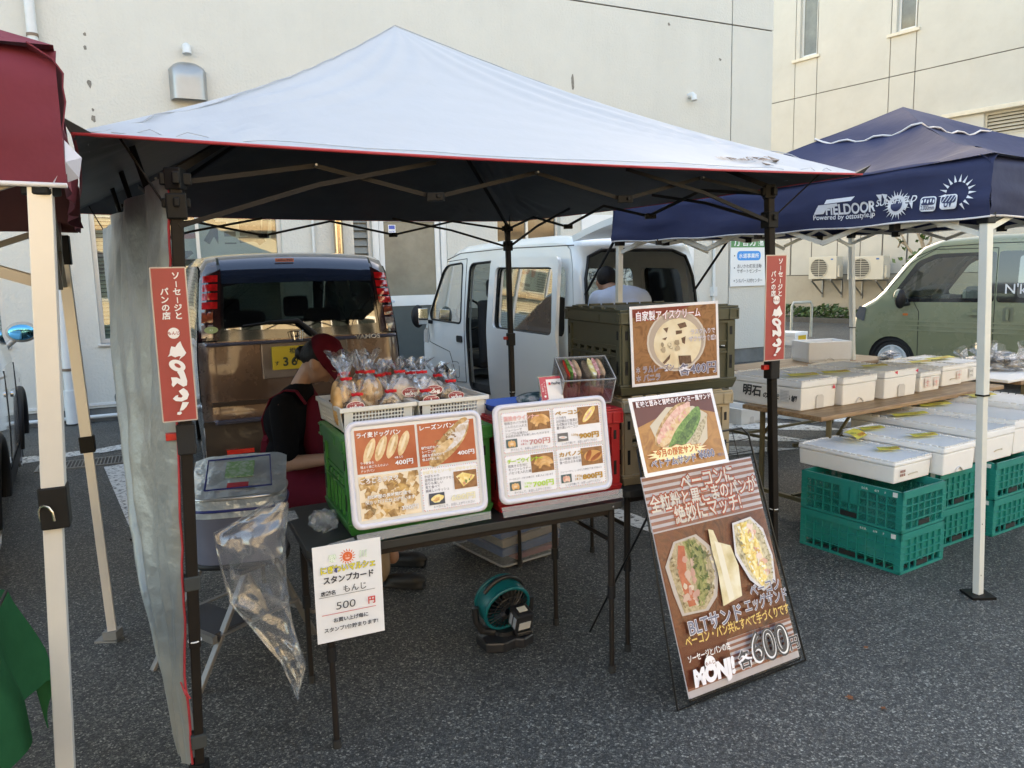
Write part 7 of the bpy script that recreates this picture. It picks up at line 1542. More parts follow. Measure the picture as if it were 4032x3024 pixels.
for a in ((0, 0), (cw, 0), (cw, cd), (0, cd)): mb.bar((a[0], a[1], .002), (a[0], a[1], ch), .003)
obj('box_edges', mb, ED, cr, kind='stuff')
BRC = food('sandwich_bread', [(.30, .17, .09), (.46, .30, .18), (.58, .42, .28)], 40, .7, .2); SAL = food('sandwich_lettuce', [(.04, .11, .02), (.12, .26, .05), (.28, .42, .12)], 60, .5, .5); TOM = mat('tomato', (.50, .04, .025), .3); EGS = food('sandwich_egg', [(.62, .48, .14), (.78, .70, .32), (.82, .82, .74)], 90, .5, .3); HMS = food('sandwich_ham', [(.42, .12, .13), (.62, .34, .34), (.75, .6, .55)], 80, .5, .2)
def sand(label, x0, kind):
    M_ = cr.matrix_world if False else Matrix.Translation(cs) @ Matrix.Rotation(radians(12), 4, 'Z') @ TLT @ Matrix.Translation((x0, .02, .004)) @ Matrix.Rotation(radians(-6), 4, 'Y') @ Matrix.Scale(1.22, 4)
    r = root('sandwich', label, 'sandwich', M=M_); 
    pr2 = lambda a, b: [(b*.0+a*1, 0)]
    def slab(nm, xa, xb, m_, zt_, wob=0): 
        mb = MB(); mb.grid(lambda u, v: ((xa+xb)/2+(xb-xa)/2*cos(2*pi*u)*(1 if True else 1), .048+.045*sin(2*pi*u)*(abs(sin(2*pi*u))**-.3 if abs(sin(2*pi*u)) > .01 else 1)*(.9+.1*v), .004+(zt_-.004)*v+wob*noise.noise(Vector((u*9, v*3, xa*50)))), 18, 4)
        n_ = len(mb.v); mb.add([( (xa+xb)/2+(xb-xa)/2*cos(2*pi*i/18), .048+.045*sin(2*pi*i/18)*(abs(sin(2*pi*i/18))**-.3 if abs(sin(2*pi*i/18)) > .01 else 1), zt_+wob*noise.noise(Vector((i/2, 3, xa*50)))) for i in range(18)], [tuple(range(18))])
        return obj(nm, mb, m_, r, smooth=50)
    slab('bread_slice', .0, .020, BRC, .088); slab('bread_slice', .046, .066, BRC, .088)
    if kind == 'blt': slab('tomato', .019, .027, TOM, .092, .004); slab('lettuce', .026, .038, SAL, .098, .012); slab('bacon', .036, .048, HMS, .090, .006)
    else: slab('egg', .019, .038, EGS, .092, .008); slab('ham', .034, .048, HMS, .094, .008)
    slab('paper_wrap', -.002, .068, mat('pink_paper', (.62, .42, .36), .6, var=.1), .045)
sand('cut sandwich with tomato and lettuce at the left in the clear case', .012, 'blt'); sand('cut sandwich with egg and ham at the right in the clear case', .108, 'egg')
tg_ = axy(R_0, .27, .22, ZR); r = root('cloth_pouch', 'dark patterned fabric pouch behind the blue tray', 'pouch', tg_, EA)
obj('pouch', MB().ell((.0, .0, .022), .09, .06, .026, 20, 10, lambda q: 1+.12*noise.noise(q*2)), food('pouch_cloth', [(.01, .03, .04), (.03, .08, .09), (.4, .42, .42), (.2, .02, .04)], 22, .7, .2), r, smooth=60)
# ================================================================== COOLER ON A STEP STOOL
st0 = Vector((-1.18, 3.12, 0)); sa_ = radians(-35)
sr = root('step_stool', 'folding aluminium step stool carrying the cooler bag', 'step stool', st0, sa_); AL2 = mat('brushed_alu', (.20, .19, .18), .45, .5, var=.08, scale=20)
obj('top_platform', MB().box(-.16, .16, -.10, .12, .395, .415), BLK, sr, bevel=.005); obj('step', MB().box(-.15, .15, -.23, -.06, .185, .2), mat('step_grip', (.05, .05, .055), .7, bump=.8, bscale=150), sr, bevel=.003)
for s_ in (-1, 1):
    obj('front_leg', MB().bar((s_*.14, -.05, .41), (s_*.16, -.32, .0), .028, .016), AL2, sr, bevel=.003); obj('rear_leg', MB().bar((s_*.14, .08, .40), (s_*.15, .26, 0), .026, .016), AL2, sr, bevel=.003); obj('brace', MB().bar((s_*.165, -.20, .19), (s_*.165, .17, .2), .02, .006), AL2, sr)
obj('cross_bar', MB().bar((-.17, -.24, .185), (.17, -.24, .185), .02, .03), AL2, sr); obj('rear_bar', MB().bar((-.18, .24, .12), (.18, .24, .12), .015), AL2, sr)
cr_ = root('cooler_bag', 'navy grey soft cooler bag with its silver foil lid open, standing on the step stool', 'cooler bag', st0+Vector((.03, .0, .416)), radians(14))
CLN = mat('cooler_cloth', (.13, .135, .18), .75, var=.12, scale=4, bump=.5, bscale=9, bdist=.01); FOIL = mat('foil', (.62, .68, .72), .30, .5, var=.08, scale=6, bump=1, bscale=10, bdist=.03); DBL = mat('piping_blue', (.015, .025, .16), .5)
def rnd_box(w, d, r_, n_=32):
    pts = []
    for i in range(n_):
        t = 2*pi*i/n_; c_, s_ = cos(t), sin(t); k_ = (abs(c_)**4+abs(s_)**4)**-.25; pts.append((w/2*c_*k_, d/2*s_*k_))
    return pts
rb = rnd_box(.37, .29, .05)
def cf(u, v): i = int(round(u*32)) % 32; x, y = rb[i]; k_ = 1-.04*(1-v)+.01*noise.noise(Vector((x*8, y*8, v*3))); return (x*k_, y*k_, v*.24)
obj('body', MB().grid(cf, 32, 10).add([(x*.96, y*.96, 0) for x, y in rb], [tuple(range(32))]), CLN, cr_, smooth=60); obj('base_trim', MB().tube([(x*.965, y*.965, .01) for x, y in rb], .012, 6, True), BLK, cr_, smooth=60)
def ff(u, v): i = int(round(u*32)) % 32; x, y = rb[i]; k_ = 1.03+.012*noise.noise(Vector((x*20, y*20, v*3))); return (x*k_, y*k_, .215+v*.075)
obj('foil_collar', MB().grid(ff, 32, 6), FOIL, cr_, smooth=60); obj('blue_piping', MB().tube([(x*1.04, y*1.04, .245) for x, y in rb], .006, 6, True), DBL, cr_, smooth=60); obj('rim', MB().tube([(x*1.03, y*1.03, .292) for x, y in rb], .006, 6, True), mat('rim_silver', (.5, .5, .5)), cr_, smooth=60)
obj('lid', MB().grid(lambda u, v: (-.19+.38*u, -.145+.33*v+.02, .296+.10*v**1.2+.012*noise.noise(Vector((u*5, v*5, 3)))-.02*(abs(2*u-1)**4)), 20, 16), FOIL, cr_, smooth=60, solid=.01)
lidz = lambda u, v, o=.008: (-.19+.38*u, -.145+.33*v+.02, .296+.10*v**1.2+o+.006)
obj('lid_piping', MB().tube([lidz(u, v) for u, v in ((.18, .12), (.16, .82), (.82, .86), (.86, .14), (.18, .12))], .004, 6), DBL, cr_); obj('ice_pack', MB().grid(lambda u, v: lidz(.36+.3*u, .40+.35*v, .010), 6, 6), food('pack_print', [(.45, .5, .48), (.15, .3, .12), (.6, .62, .6)], 30, .3, .2), cr_, solid=.006); obj('red_tag', MB().grid(lambda u, v: lidz(.40+.22*u, .14+.10*v, .012), 2, 2), mat('tag_red', (.42, .03, .05), .5), cr_, solid=.003)
# clear plastic bag hanging from the corner of the table
OL_ = [(1985, 1052, 1140), (2060, 930, 1138), (2111, 842, 1128), (2200, 858, 1130), (2300, 882, 1134), (2383, 905, 1145), (2450, 960, 1156), (2540, 1040, 1180), (2620, 1108, 1208), (2690, 1140, 1200), (2765, 1172, 1178)]
o_ = T1-E_*.035-N_*.01; a_ = (o_.x, o_.y); b_ = (o_.x+E_.x*.95-N_.x*.0, o_.y+E_.y*.5)
def bagpt(u, v):
    k_ = v*(len(OL_)-1); i = min(len(OL_)-2, int(k_)); t = k_-i; y = OL_[i][0]*(1-t)+OL_[i+1][0]*t; x0 = OL_[i][1]*(1-t)+OL_[i+1][1]*t; x1 = OL_[i][2]*(1-t)+OL_[i+1][2]*t
    s_ = sin(2*pi*u); c_ = cos(2*pi*u); x = (x0+x1)/2-(x1-x0)/2*c_; q = vp_(x, y, a_, b_); cr = noise.noise(Vector((u*5, v*6, 2)))*.02+noise.noise(Vector((u*13, v*15, 5)))*.009
    return q+N_*(s_*.045*sin(pi*min(.98, v*.9+.08))+cr+.02)
r = root('hanging_bag', 'crumpled clear plastic bag hanging from the left corner of the table', 'plastic bag'); obj('film', MB().grid(bagpt, 60, 60), film('rubbish_film', (.93, .94, .96), .05, .10, .7, 6, .03, f0=.07), r, smooth=60, fix=False)
wp = axy(G0, -.06, .12, .7015); r = root('plastic_wad', 'crumpled bluish clear wrapper lying beside the green crate', 'wrapper', wp); obj('wad', MB().ell((0, 0, .035), .05, .04, .038, 22, 16, lambda q: 1+.35*noise.noise(q*3)+.15*noise.noise(q*7)), film('wad_film', (.80, .88, .96), .12, .12, 1, 30, .02), r, smooth=25)
# ================================================================== UNDER THE TABLE
fc_ = gp(1985, 2525); fr_ = root('cordless_fan', 'teal and black cordless floor fan with a battery pack under the table', 'fan', fc_, radians(24)); TEAL = mat('fan_teal', (.0, .11, .13), .35, var=.05); BK2 = mat('fan_black', (.018, .018, .020), .38, var=.1)
obj('base', MB().prism([(-.11, -.07), (-.04, -.10), (.02, -.08), (.05, -.10), (.11, -.07), (.115, .0), (.10, .07), (-.10, .07), (-.12, .02)], 0, .045, 'z'), BK2, fr_, bevel=.008); obj('battery_dock', MB().box(.03, .10, -.08, .0, .045, .065), BK2, fr_, bevel=.006)
obj('neck', MB().cyl((0, 0, .04), (0, 0, .062), .05, n=20), BK2, fr_, smooth=40)
TM = Matrix.Translation((0, 0, .175)) @ Matrix.Rotation(radians(6), 4, 'Z') @ Matrix.Rotation(radians(18), 4, 'X')
hd = obj('fan_ring', MB(TM).tube([(.103*cos(t), -.036, .103*sin(t)) for t in [2*pi*i/32 for i in range(32)]], .008, 10, True).tube([(.103*cos(t), .055, .103*sin(t)) for t in [2*pi*i/32 for i in range(32)]], .008, 10, True), TEAL, fr_, smooth=60)
obj('shroud', MB(TM).grid(lambda u, v: ((.104+.006*sin(pi*v))*cos(2*pi*u), -.035+.09*v, (.104+.006*sin(pi*v))*sin(2*pi*u)), 32, 5), TEAL, hd, smooth=60); obj('front_guard', MB(TM).cyl((0, .052, 0), (0, .058, 0), .098, n=28), BK2, hd)
mb = MB(TM)
for i in range(28): t = 2*pi*i/28; mb.tube([(.02*cos(t), -.055, .02*sin(t)), (.06*cos(t+.12), -.052, .06*sin(t+.12)), (.098*cos(t+.2), -.040, .098*sin(t+.2))], .0022, 5)
for r_ in (.04, .07): mb.tube([(r_*cos(t), -.053, r_*sin(t)) for t in [2*pi*i/24 for i in range(24)]], .002, 5, True)
obj('grille', mb, BK2, hd, kind='stuff')
mb = MB(TM)
for i in range(5):
    t = 2*pi*i/5; M_ = TM @ Matrix.Rotation(t, 4, 'Y'); mb.M = M_; mb.add([(.015, -.005, -.012), (.085, -.02, -.03), (.088, .01, .03), (.015, .005, .012)], [(0, 1, 2, 3)])
mb.M = TM; mb.cyl((0, -.02, 0), (0, .02, 0), .025, n=16); obj('blades', mb, BK2, hd, kind='stuff')
for s_ in (-1, 1): obj('yoke_arm', MB().tube([(s_*.045, 0, .055), (s_*.10, 0, .07), (s_*.128, .0, .12), (s_*.130, 0, .18)], [.016, .016, .014, .016], 10), BK2, fr_, smooth=60)
obj('handle', MB(TM).tube([(.105*cos(t), .015, .125*sin(t)) for t in [.5+2.1*i/10 for i in range(11)]], .010, 8), BK2, hd, smooth=60)
bt_ = obj('battery', MB(TM).box(-.005, .075, -.135, -.056, -.055, .03), BK2, hd, bevel=.010); obj('battery_label', MB(TM).box(.005, .06, -.1375, -.1355, -.04, -.005), mat('label_grey', (.45, .45, .43), .5), bt_); obj('battery_top_label', MB(TM).box(.015, .055, -.11, -.08, .031, .0325), mat('label_pale', (.62, .6, .5), .5), bt_)
for i in range(2): obj('button', MB(TM).box(-.0075, -.005, -.125+.03*i, -.105+.03*i, -.04, .01), mat('button_grey', (.3, .33, .38), .4), bt_)
# clear storage box
sb0 = gp(1978, 2250); sbr = root('storage_box', 'clear plastic storage box of packaging under the back table', 'storage box', sb0, radians(36)); bx = film('box_plastic', (.78, .80, .82), .16, .12, .2, 20, f0=.08)
bw, bd, bh = .43, .55, .31
mb = MB(); mb.frus((.02, bw-.02, .02, bd-.02), (0, bw, 0, bd), .0, bh); obj('shell', mb, bx, sbr, bevel=.01); obj('rim', MB().tube([(x, y, bh) for x, y in rr(0, 0, bw, bd, .03)], .008, 6, True), bx, sbr, smooth=50); obj('base_rim', MB().tube([(x, y, .015) for x, y in rr(.015, .015, bw-.015, bd-.015, .03)], .006, 6, True), mat('rim_grey', (.28, .28, .28), .4), sbr)
for (x0_, x1_, z0_, z1_, c_, tl) in ((.03, .40, .155, .20, (.03, .10, .30), 16), (.04, .38, .105, .15, (.34, .27, .20), 14), (.03, .40, .055, .10, (.03, .14, .05), 12), (.12, .40, .02, .05, (.35, .10, .10), 5), (.05, .38, .205, .25, (.22, .11, .08), 18)):
    obj('folded_packs', MB(Matrix.Rotation(radians(-tl*.2), 4, 'Y') @ Matrix.Translation((0, 0, .0))).box(x0_, x1_, .035, bd-.06, z0_, z1_), mat('pack_%d' % int(c_[0]*99), c_, .7, var=.1), sbr, bevel=.008)
obj('roll', MB().cyl((.34, .04, .20), (.34, .25, .20), .055, n=20), mat('roll_grey', (.20, .21, .22), .6), sbr, smooth=50)
# dry leaves on the asphalt
LF = mat('dry_leaf', (.22, .075, .025), .8, var=.3, scale=40); rnd = random.Random(2)
for i, (px, py) in enumerate(((3348, 2746), (3478, 2788), (3410, 2550))):
    P_ = gp(px, py, .006); pts = []
    for k_ in range(11): t = 2*pi*k_/11; q = (.016 if k_ % 2 else .007)*(1.2 if i == 0 else .8)*rnd.uniform(.7, 1.3); pts.append((q*cos(t), q*sin(t), .003*rnd.random()))
    tag(obj('dry_leaf', MB(Matrix.Translation(P_)).add(pts, [tuple(range(11))]), LF, solid=.0006), ('curled brown leaf lying in front of the poster easel', 'second flat brown leaf beside the curled one on the asphalt', 'tiny brown leaf scrap between the easel and the teal crates')[i], 'leaf')
# ================================================================== FISH STALL
FA = radians(31); FD = Vector((cos(FA), sin(FA), 0)); FN = Vector((-sin(FA), cos(FA), 0))
WT_ = wood('plywood_top', (.22, .125, .06), (.40, .26, .14), (1.2, 14, 14), 3, .45); LG = mat('leg_ochre', (.13, .105, .05), .5, .2, var=.15, scale=20)
def wtable(label, P, w, d, zt):
    r = root('trestle_table', label, 'table', P, FA, 'brown folding tables of the fish stall'); obj('tabletop', MB().box(0, w, 0, d, zt-.03, zt), WT_, r, bevel=.006); 
    for x in (.14, w-.14):
        for y in (.05, d-.05): l = obj('leg', MB().bar((x, y, 0), (x, y, zt-.03), .035, .028), LG, r, bevel=.003)
        for y in (.05, d-.05): obj('brace', MB().bar((x, y, zt-.22), (x+(.2 if x < w/2 else -.2), y, zt-.035), .018, .010), LG, r)
        obj('cross_bar', MB().bar((x, .05, .12), (x, d-.05, .12), .024), LG, r)
    obj('stretcher', MB().bar((.14, d/2, .13), (w-.14, d/2, .13), .022), LG, r); obj('stretcher', MB().bar((.14, d/2, zt-.24), (w-.14, d/2, zt-.24), .022), LG, r); return r
wtable('brown wood topped folding table carrying the row of white fish boxes', Vector((1.80, 4.41, 0)), 2.02, .60, .70)
wt2 = wtable('brown wood topped folding table further along with bagged dried fish', Vector((3.75, 5.60, 0)), 1.8, .60, .70)
w3_ = gp(3020, 1468, .70); wtable('brown table at the back holding the empty foam box', gp(3010, 1462, .72)+Vector((0, 0, -.72)), 1.8, .60, .70)
FOAM = mat('styrofoam', (.84, .84, .83), .75, var=.03, scale=3, bump=.5, bscale=140, bdist=.002, dirt=.15, dcol=(.56, .52, .42)); FOAM2 = mat('styrofoam_lid', (.84, .86, .88), .7, var=.04, scale=4, bump=.5, bscale=140, bdist=.002, dirt=.10, dcol=(.5, .5, .46)); FIN = mat('foam_inner', (.68, .68, .66), .8)
def foam(label, P, ang, w, d, h, lid=True, notch='slot', grp='white styrofoam fish boxes'):
    r = root('foam_box', label, 'foam box', P, ang, grp); t = .022; hl = h*.72 if lid else h
    mb = MB(); mb.frus((.008, w-.008, .008, d-.008), (.003, w-.003, .003, d-.003), 0, hl)
    if lid: obj('body', mb, FOAM, r, bevel=.007)
    else:
        mb = MB(); mb.box(.006, w-.006, .006, d-.006, 0, .02).box(.0, w, .0, t, .02, h).box(0, w, d-t, d, .02, h).box(0, t, t, d-t, .02, h).box(w-t, w, t, d-t, .02, h); obj('body', mb, FOAM, r, bevel=.006)
    if lid:
        rnd = random.Random(int(P.x*1000)); 
        def lf(u, v): e = min(u, 1-u, v, 1-v); return (w*u, d*v, h-(.006*math.exp(-e*30)))
        mb = MB(); mb.box(-.001, w+.001, -.001, d+.001, hl+.002, h-.010); lb = obj('lid', mb, FOAM2, r, bevel=.008)
        mb = MB(); n_ = 14
        for i in range(n_):        # chipped, knobbly rim of the lid
            x = w*(i+.5)/n_; s_ = w/n_*.46*rnd.uniform(.7, 1); mb.box(x-s_, x+s_, .0, .014, h-.010, h-.004+rnd.uniform(0, .003)); mb.box(x-s_, x+s_, d-.014, d-.0, h-.010, h-.004+rnd.uniform(0, .003))
        for i in range(16): y = d*(i+.5)/16; s_ = d/16*.46*rnd.uniform(.7, 1); mb.box(.0, .014, y-s_, y+s_, h-.010, h-.004+rnd.uniform(0, .003)); mb.box(w-.014, w, y-s_, y+s_, h-.010, h-.004+rnd.uniform(0, .003))
        obj('lid_rim', mb, FOAM, lb, bevel=.002, kind='stuff')
    if notch == 'door':
        o = obj('moulded_handle', MB().prism([(w*.42, h*.0+.006), (w*.42, h*.40), (w*.46, h*.46), (w*.58, h*.46), (w*.62, h*.40), (w*.62, .006)], -.0015, .003), mat('foam_shade', (.62, .61, .60), .8), r)
    elif notch == 'arch': obj('moulded_handle', MB().tube([(w*(.40+.2*i/8), .002, h*(.06+.14*sin(pi*i/8))) for i in range(9)], .005, 6), mat('foam_shade', (.62, .61, .60)), r, smooth=60)
    elif notch == 'slot': obj('moulded_handle', MB().tube([(w*.38, .003, h*.28), (w*.42, .0, h*.32), (w*.6, .0, h*.33), (w*.62, .003, h*.30)], .003, 6), mat('foam_stain', (.50, .45, .36), .8), r, smooth=60)
    return r
YEL = mat('price_yellow', (.68, .62, .10), .6, var=.06, scale=10)
def tagp(box, label, x, y, z, w, d, rz, lines, tilt=0, onto=True):
    M_ = box.matrix_world.copy() if False else Matrix.Translation(box.location) @ Matrix.Rotation(box.rotation_euler[2], 4, 'Z')
    r = root('price_card', label, 'price card', M=M_ @ Matrix.Translation((x, y, z)) @ Matrix.Rotation(rz, 4, 'Z') @ Matrix.Rotation(tilt, 4, 'X'), group='yellow handwritten price cards on the fish boxes')
    obj('card', MB().grid(lambda u, v: (-w/2+w*u, -d/2+d*v, .004+.008*abs(2*u-1)**2*sin(3*v)), 8, 4), YEL, r, solid=.0008)
    p = Print(.0004)
    for t, a, b, s, c_ in lines: p.text(t, a*w, b*d, s*d, c_, .01)
    p.v = [(x_, z_, .0052-y_+.008*abs(2*x_/w)**2*.9) for x_, y_, z_ in p.v]; p.build('handwriting', r)
INKG, INKR = (.05, .12, .06), (.55, .08, .03)
def gpf(px, py, z): q = gp(px, py, z); return q
foam_list = []
f1 = foam('long white foam box with brush lettering 明石 at the near end of the table row', gpf(3154, 1621, .701), FA, .335, .595, .19, notch='door'); 
f2 = foam('stained white foam box second in the table row beside the lettered one', gpf(3318, 1599, .701), FA, .345, .60, .18, notch='arch'); f3 = foam('white foam box with two red corner marks, third in the table row', gpf(3481, 1574, .701), FA, .36, .60, .187, notch='door')
f4 = foam('low white foam box printed with faint red squares after the three large boxes', gpf(3622, 1546, .701), FA, .245, .50, .14, notch=''); f5 = foam('white foam box with a red printed grid, beside the low printed one', gpf(3709, 1524, .701), FA, .27, .5, .15, notch='slot'); f6 = foam('white foam box with a small printed label at the far end of the table row', gpf(3787, 1507, .701), FA, .36, .5, .145, notch='')
f7 = foam('empty open foam box with worn corners standing on the back table', gpf(3184, 1430, .701), radians(10), .43, .30, .19, lid=False, notch='arch')
f8 = foam('small open foam box on the ground behind the tan crate', gp(2918, 1676), FA, .30, .45, .165, lid=False, notch='door'); f9 = foam('foam box with brush lettering on the ground under the fish table', gp(3200, 1668), FA, .33, .60, .16, notch='')
f10 = foam('distant white foam box with a yellow strip beside the hoop rail', gp(3130, 1362), radians(40), .5, .6, .27, notch='')
obj('yellow_label', MB().box(.12, .42, -.004, .0, .10, .2), mat('label_yellow', (.7, .45, .03), .5), f10)
# brush lettering on the long sides
def sideprint(b_, d, h, txt, sz, z, u0=.30, wd=None):
    p = Print(.0004); p.text(txt, 0, 0, sz, (.04, .045, .05), .03, w=wd, skew=.08); p.build('brush_lettering', b_, Matrix.Translation((-.003+.004, d*(1-u0), z)) @ Matrix.Rotation(-pi/2, 4, 'Z'))
sideprint(f1, .595, .19, '明石', .075, .062, .22, .15); sideprint(f1, .595, .19, 'のしまほう鯛', .042, .055, .50, .26); sideprint(f9, .6, .16, '明石', .06, .05, .22, .12); sideprint(f9, .6, .16, 'のしまほう鯛', .035, .045, .44, .2)
p = Print(.0004); p.rect(0, 0, .07, .075, (.70, .71, .72)); 
for i in range(7): p.k = 2; p.rect(.006, .01+.009*i, .05 if i % 2 else .058, .0025, (.35, .36, .38))
p.build('shipping_label', f1, Matrix.Translation((.0, .16, .045)) @ Matrix.Rotation(-pi/2, 4, 'Z'))
for b_, x, z in ((f1, .29, .115), (f3, .10, .155), (f3, .33, .150)): p = Print(.0004); p.poly([(0, 0), (.028, 0), (.008, .03)] if b_ is not f3 else [(0, .015), (.032, .025), (.032, 0)], (.72, .06, .10)); p.build('red_mark', b_, Matrix.Translation((x, -.003, z)))
for b_, x, z, s_ in ((f4, .05, .03, .07), (f4, .16, .03, .06), (f5, .18, .04, .06)):
    p = Print(.0004); p.rect(0, 0, s_, s_, (.78, .55, .52)); p.rect(.003, .003, s_-.006, s_-.006, (.76, .75, .74)); p.rect(s_*.48, 0, .003, s_, (.78, .5, .48)); p.rect(0, s_*.48, s_, .003, (.78, .5, .48)); p.text('生', s_*.2, s_*.2, s_*.6, (.75, .35, .33), .01); p.build('red_print', b_, Matrix.Translation((x, -.0005, z)))
p = Print(.0004); p.rect(0, 0, .06, .07, (.72, .72, .70)); p.text('天然', .008, .04, .02, (.1, .1, .1), .01); p.rect(.008, .02, .044, .003, (.2, .2, .2)); p.rect(.008, .01, .044, .003, (.2, .2, .2)); p.build('small_label', f6, Matrix.Translation((.09, -.0005, .03)))
HW = [('タイ', -.42, .0, .34, INKG), ('一匹', -.15, -.05, .34, INKG), ('¥800', .05, -.38, .42, INKR)]
tagp(f1, 'yellow price card on the lettered foam box at the near end of the table', .20, .17, .192, .20, .10, -.35, HW); tagp(f2, 'yellow price card on the stained second box of the table row', .17, .20, .182, .20, .09, -.3, HW)
tagp(f3, 'yellow price card on the box with two red marks', .18, .22, .189, .20, .09, -.25, HW); tagp(f5, 'yellow price card lying on the box with the red grid', .10, .25, .152, .2, .09, -.2, HW); tagp(f6, 'long yellow price card on the last box of the table row', .15, .28, .147, .3, .09, -.1, HW)
# ---- teal crates
TE_ = mat('teal_crate', (.0, .21, .175), .45, var=.10, scale=5, dirt=.25, dcol=(.12, .26, .22))
def teal(label, P, ang, w=.40, d=.60, h=.216, mesh=False):
    r = root('mesh_crate', label, 'crate', P, ang, 'stacked teal plastic crates of the fish stall'); 
    for nm, M_, W2, lng in (('end_wall', Matrix.Translation((0, 0, 0)), w, 0), ('end_wall', Matrix.Translation((w, d, 0)) @ Matrix.Rotation(pi, 4, 'Z'), w, 0), ('side_wall', Matrix.Translation((0, d, 0)) @ Matrix.Rotation(-pi/2, 4, 'Z'), d, 1), ('side_wall', Matrix.Translation((w, 0, 0)) @ Matrix.Rotation(pi/2, 4, 'Z'), d, 1)):
        mb = MB(M_); mb.box(.0, W2, .0, .014, h-.040, h-.002).box(0, W2, .0, .014, 0, .014).box(0, .035, .001, .013, .014, h-.04).box(W2-.035, W2, .001, .013, .014, h-.04)
        if not mesh: mb.box(.035, W2-.035, .011, .0135, .045, h-.04)
        nn_ = 10 if lng else 6; nz = 4
        for i in range(1, nn_): x = .035+(W2-.07)*i/nn_; mb.box(x-.0035, x+.0035, .001, .0105, .014, h-.04)
        for j in range(1, nz): z = .014+(h-.054)*j/nz; mb.box(.035, W2-.035, .002, .010, z-.003, z+.003)
        for j in range(0, 5): z = .014+(h-.054)*j/5; mb.box(.003, .032, -.003, .001, z, z+.004).box(W2-.032, W2-.003, -.003, .001, z, z+.004)
        o = obj(nm, mb, TE_, r)
        if mesh:
            mb = MB(M_); n_ = int((W2-.07)/.0135)
            for i in range(-8, n_+1):
                for s_ in (1, -1):
                    x0_ = .035+i*.0135 if s_ > 0 else W2-.035-i*.0135; z0_, z1_ = .014, h-.04; x1_ = x0_+s_*(z1_-z0_)*.7; lo_, hi_ = .035, W2-.035; q0, q1 = (x0_, z0_), (x1_, z1_)
                    def cl(a, b):
                        if a[0] < lo_ and b[0] > a[0]: t = (lo_-a[0])/(b[0]-a[0]); a = (lo_, a[1]+(b[1]-a[1])*t)
                        if a[0] > hi_ and b[0] < a[0]: t = (hi_-a[0])/(b[0]-a[0]); a = (hi_, a[1]+(b[1]-a[1])*t)
                        return a
                    if (max(x0_, x1_) < lo_) or (min(x0_, x1_) > hi_): continue
                    a, b = cl(q0, q1), cl(q1, q0)
                    if hypot(a[0]-b[0], a[1]-b[1]) < .01: continue
                    mb.bar((a[0], .012, a[1]), (b[0], .012, b[1]), .0022, .0022)
            obj('mesh_infill', mb, TE_, o, kind='stuff')
            if lng: obj('plain_panel', MB(M_).box(W2*.40, W2*.60, .001, .011, h*.42, h-.04), TE_, o)
        mb = MB(M_); hw = .05; mb.box(W2/2-hw, W2/2+hw, -.0005, .0008, .018, .045); obj('hand_slot', mb, mat('slot_black', (.008, .012, .012), .8, var=0), o)
        if lng:
            p = Print(.0003); p.text('S.C.R.', 0, 0, .016, (.6, .68, .64), .03); p.text('619', .075, 0, .016, (.6, .68, .64), .03); p.text('F', .13, 0, .016, (.6, .68, .64), .03); p.rect(.175, -.006, .026, .024, (.66, .70, .68)); p.build('print', o, M=M_ @ Matrix.Translation((W2*.62, -.001, h-.027)))['kind'] = 'stuff'
    mb = MB(); 
    for i in range(9): y = .02+(d-.04)*i/8; mb.box(.012, w-.012, y-.003, y+.003, .002, .010)
    for i in range(6): x = .02+(w-.04)*i/5; mb.box(x-.003, x+.003, .012, d-.012, .003, .009)
    obj('base_grid', mb, TE_, r, kind='stuff'); return r
CA = Vector((1.949, 3.737, 0)); 
def cpos(a, b, z): p = CA+FD*a+FN*b; p.z = z; return p
CAa = radians(32)
teal('front teal crate on the ground with solid ribbed walls, beside the white tent leg', cpos(0, 0, .001), CAa); teal('front teal crate with open diamond mesh walls, on top of its stack', cpos(0, 0, .219), CAa, mesh=True)
teal('teal crate on the ground in the second stack behind the white tent leg', cpos(.50, .10, .001), FA); teal('upper teal crate of the second stack behind the white tent leg', cpos(.50, .10, .219), FA)
teal('teal crate on the ground in the third stack at the right', cpos(.955, .04, .001), FA); teal('upper teal crate of the third stack at the right', cpos(.955, .04, .219), FA)
teal('teal crate on the ground under the far table', Vector((3.95, 5.95, .001)), FA); teal('upper teal crate under the far table', Vector((3.95, 5.95, .219)), FA)
# foam boxes on the teal crates
ZC = .437
g1 = foam('smooth white foam box with two yellow cards at the front of the crate stacks', gpf(3520, 1910, ZC), FA, .335, .60, .125, notch='slot'); g2 = foam('rough stained foam box between the smooth one and the white tent leg', gpf(3714, 1877, ZC), FA, .31, .62, .165, notch='arch')
g3 = foam('large foam box with a long yellow card behind the white tent leg', gpf(3866, 1828, ZC), FA, .345, .85, .19, notch='slot'); g4 = foam('large foam box right of the white tent leg with a green and red card', gpf(3990, 1792, ZC+.002), FA, .42, .85, .21, notch='')
g5 = foam('rightmost foam box of the crate row, cut by the picture edge', gpf(3990, 1792, ZC+.002)+FD*.43, FA, .40, .80, .24, notch='')
p = Print(.0004); 
for i in range(2):
    for j in range(3): p.rect(.016*j, .020*(1-i), .012, .014, (.35, .16, .12)); p.k -= 1
p.build('maroon_stamp', g1, Matrix.Translation((.05, -.0005, .035)))
H3 = [('いわし', -.42, .0, .30, INKG), ('¥300', -.05, -.40, .42, INKR)]; H4 = [('北海道産', -.42, .05, .30, INKG), ('¥1000', .02, -.38, .36, INKR)]
tagp(g1, 'larger tilted yellow card reading 300 yen on the smooth front box', .27, .42, .165, .15, .085, .25, H3, .35); tagp(g1, 'small yellow card near the corner of the smooth front box', .22, .19, .127, .12, .07, -.5, H4)
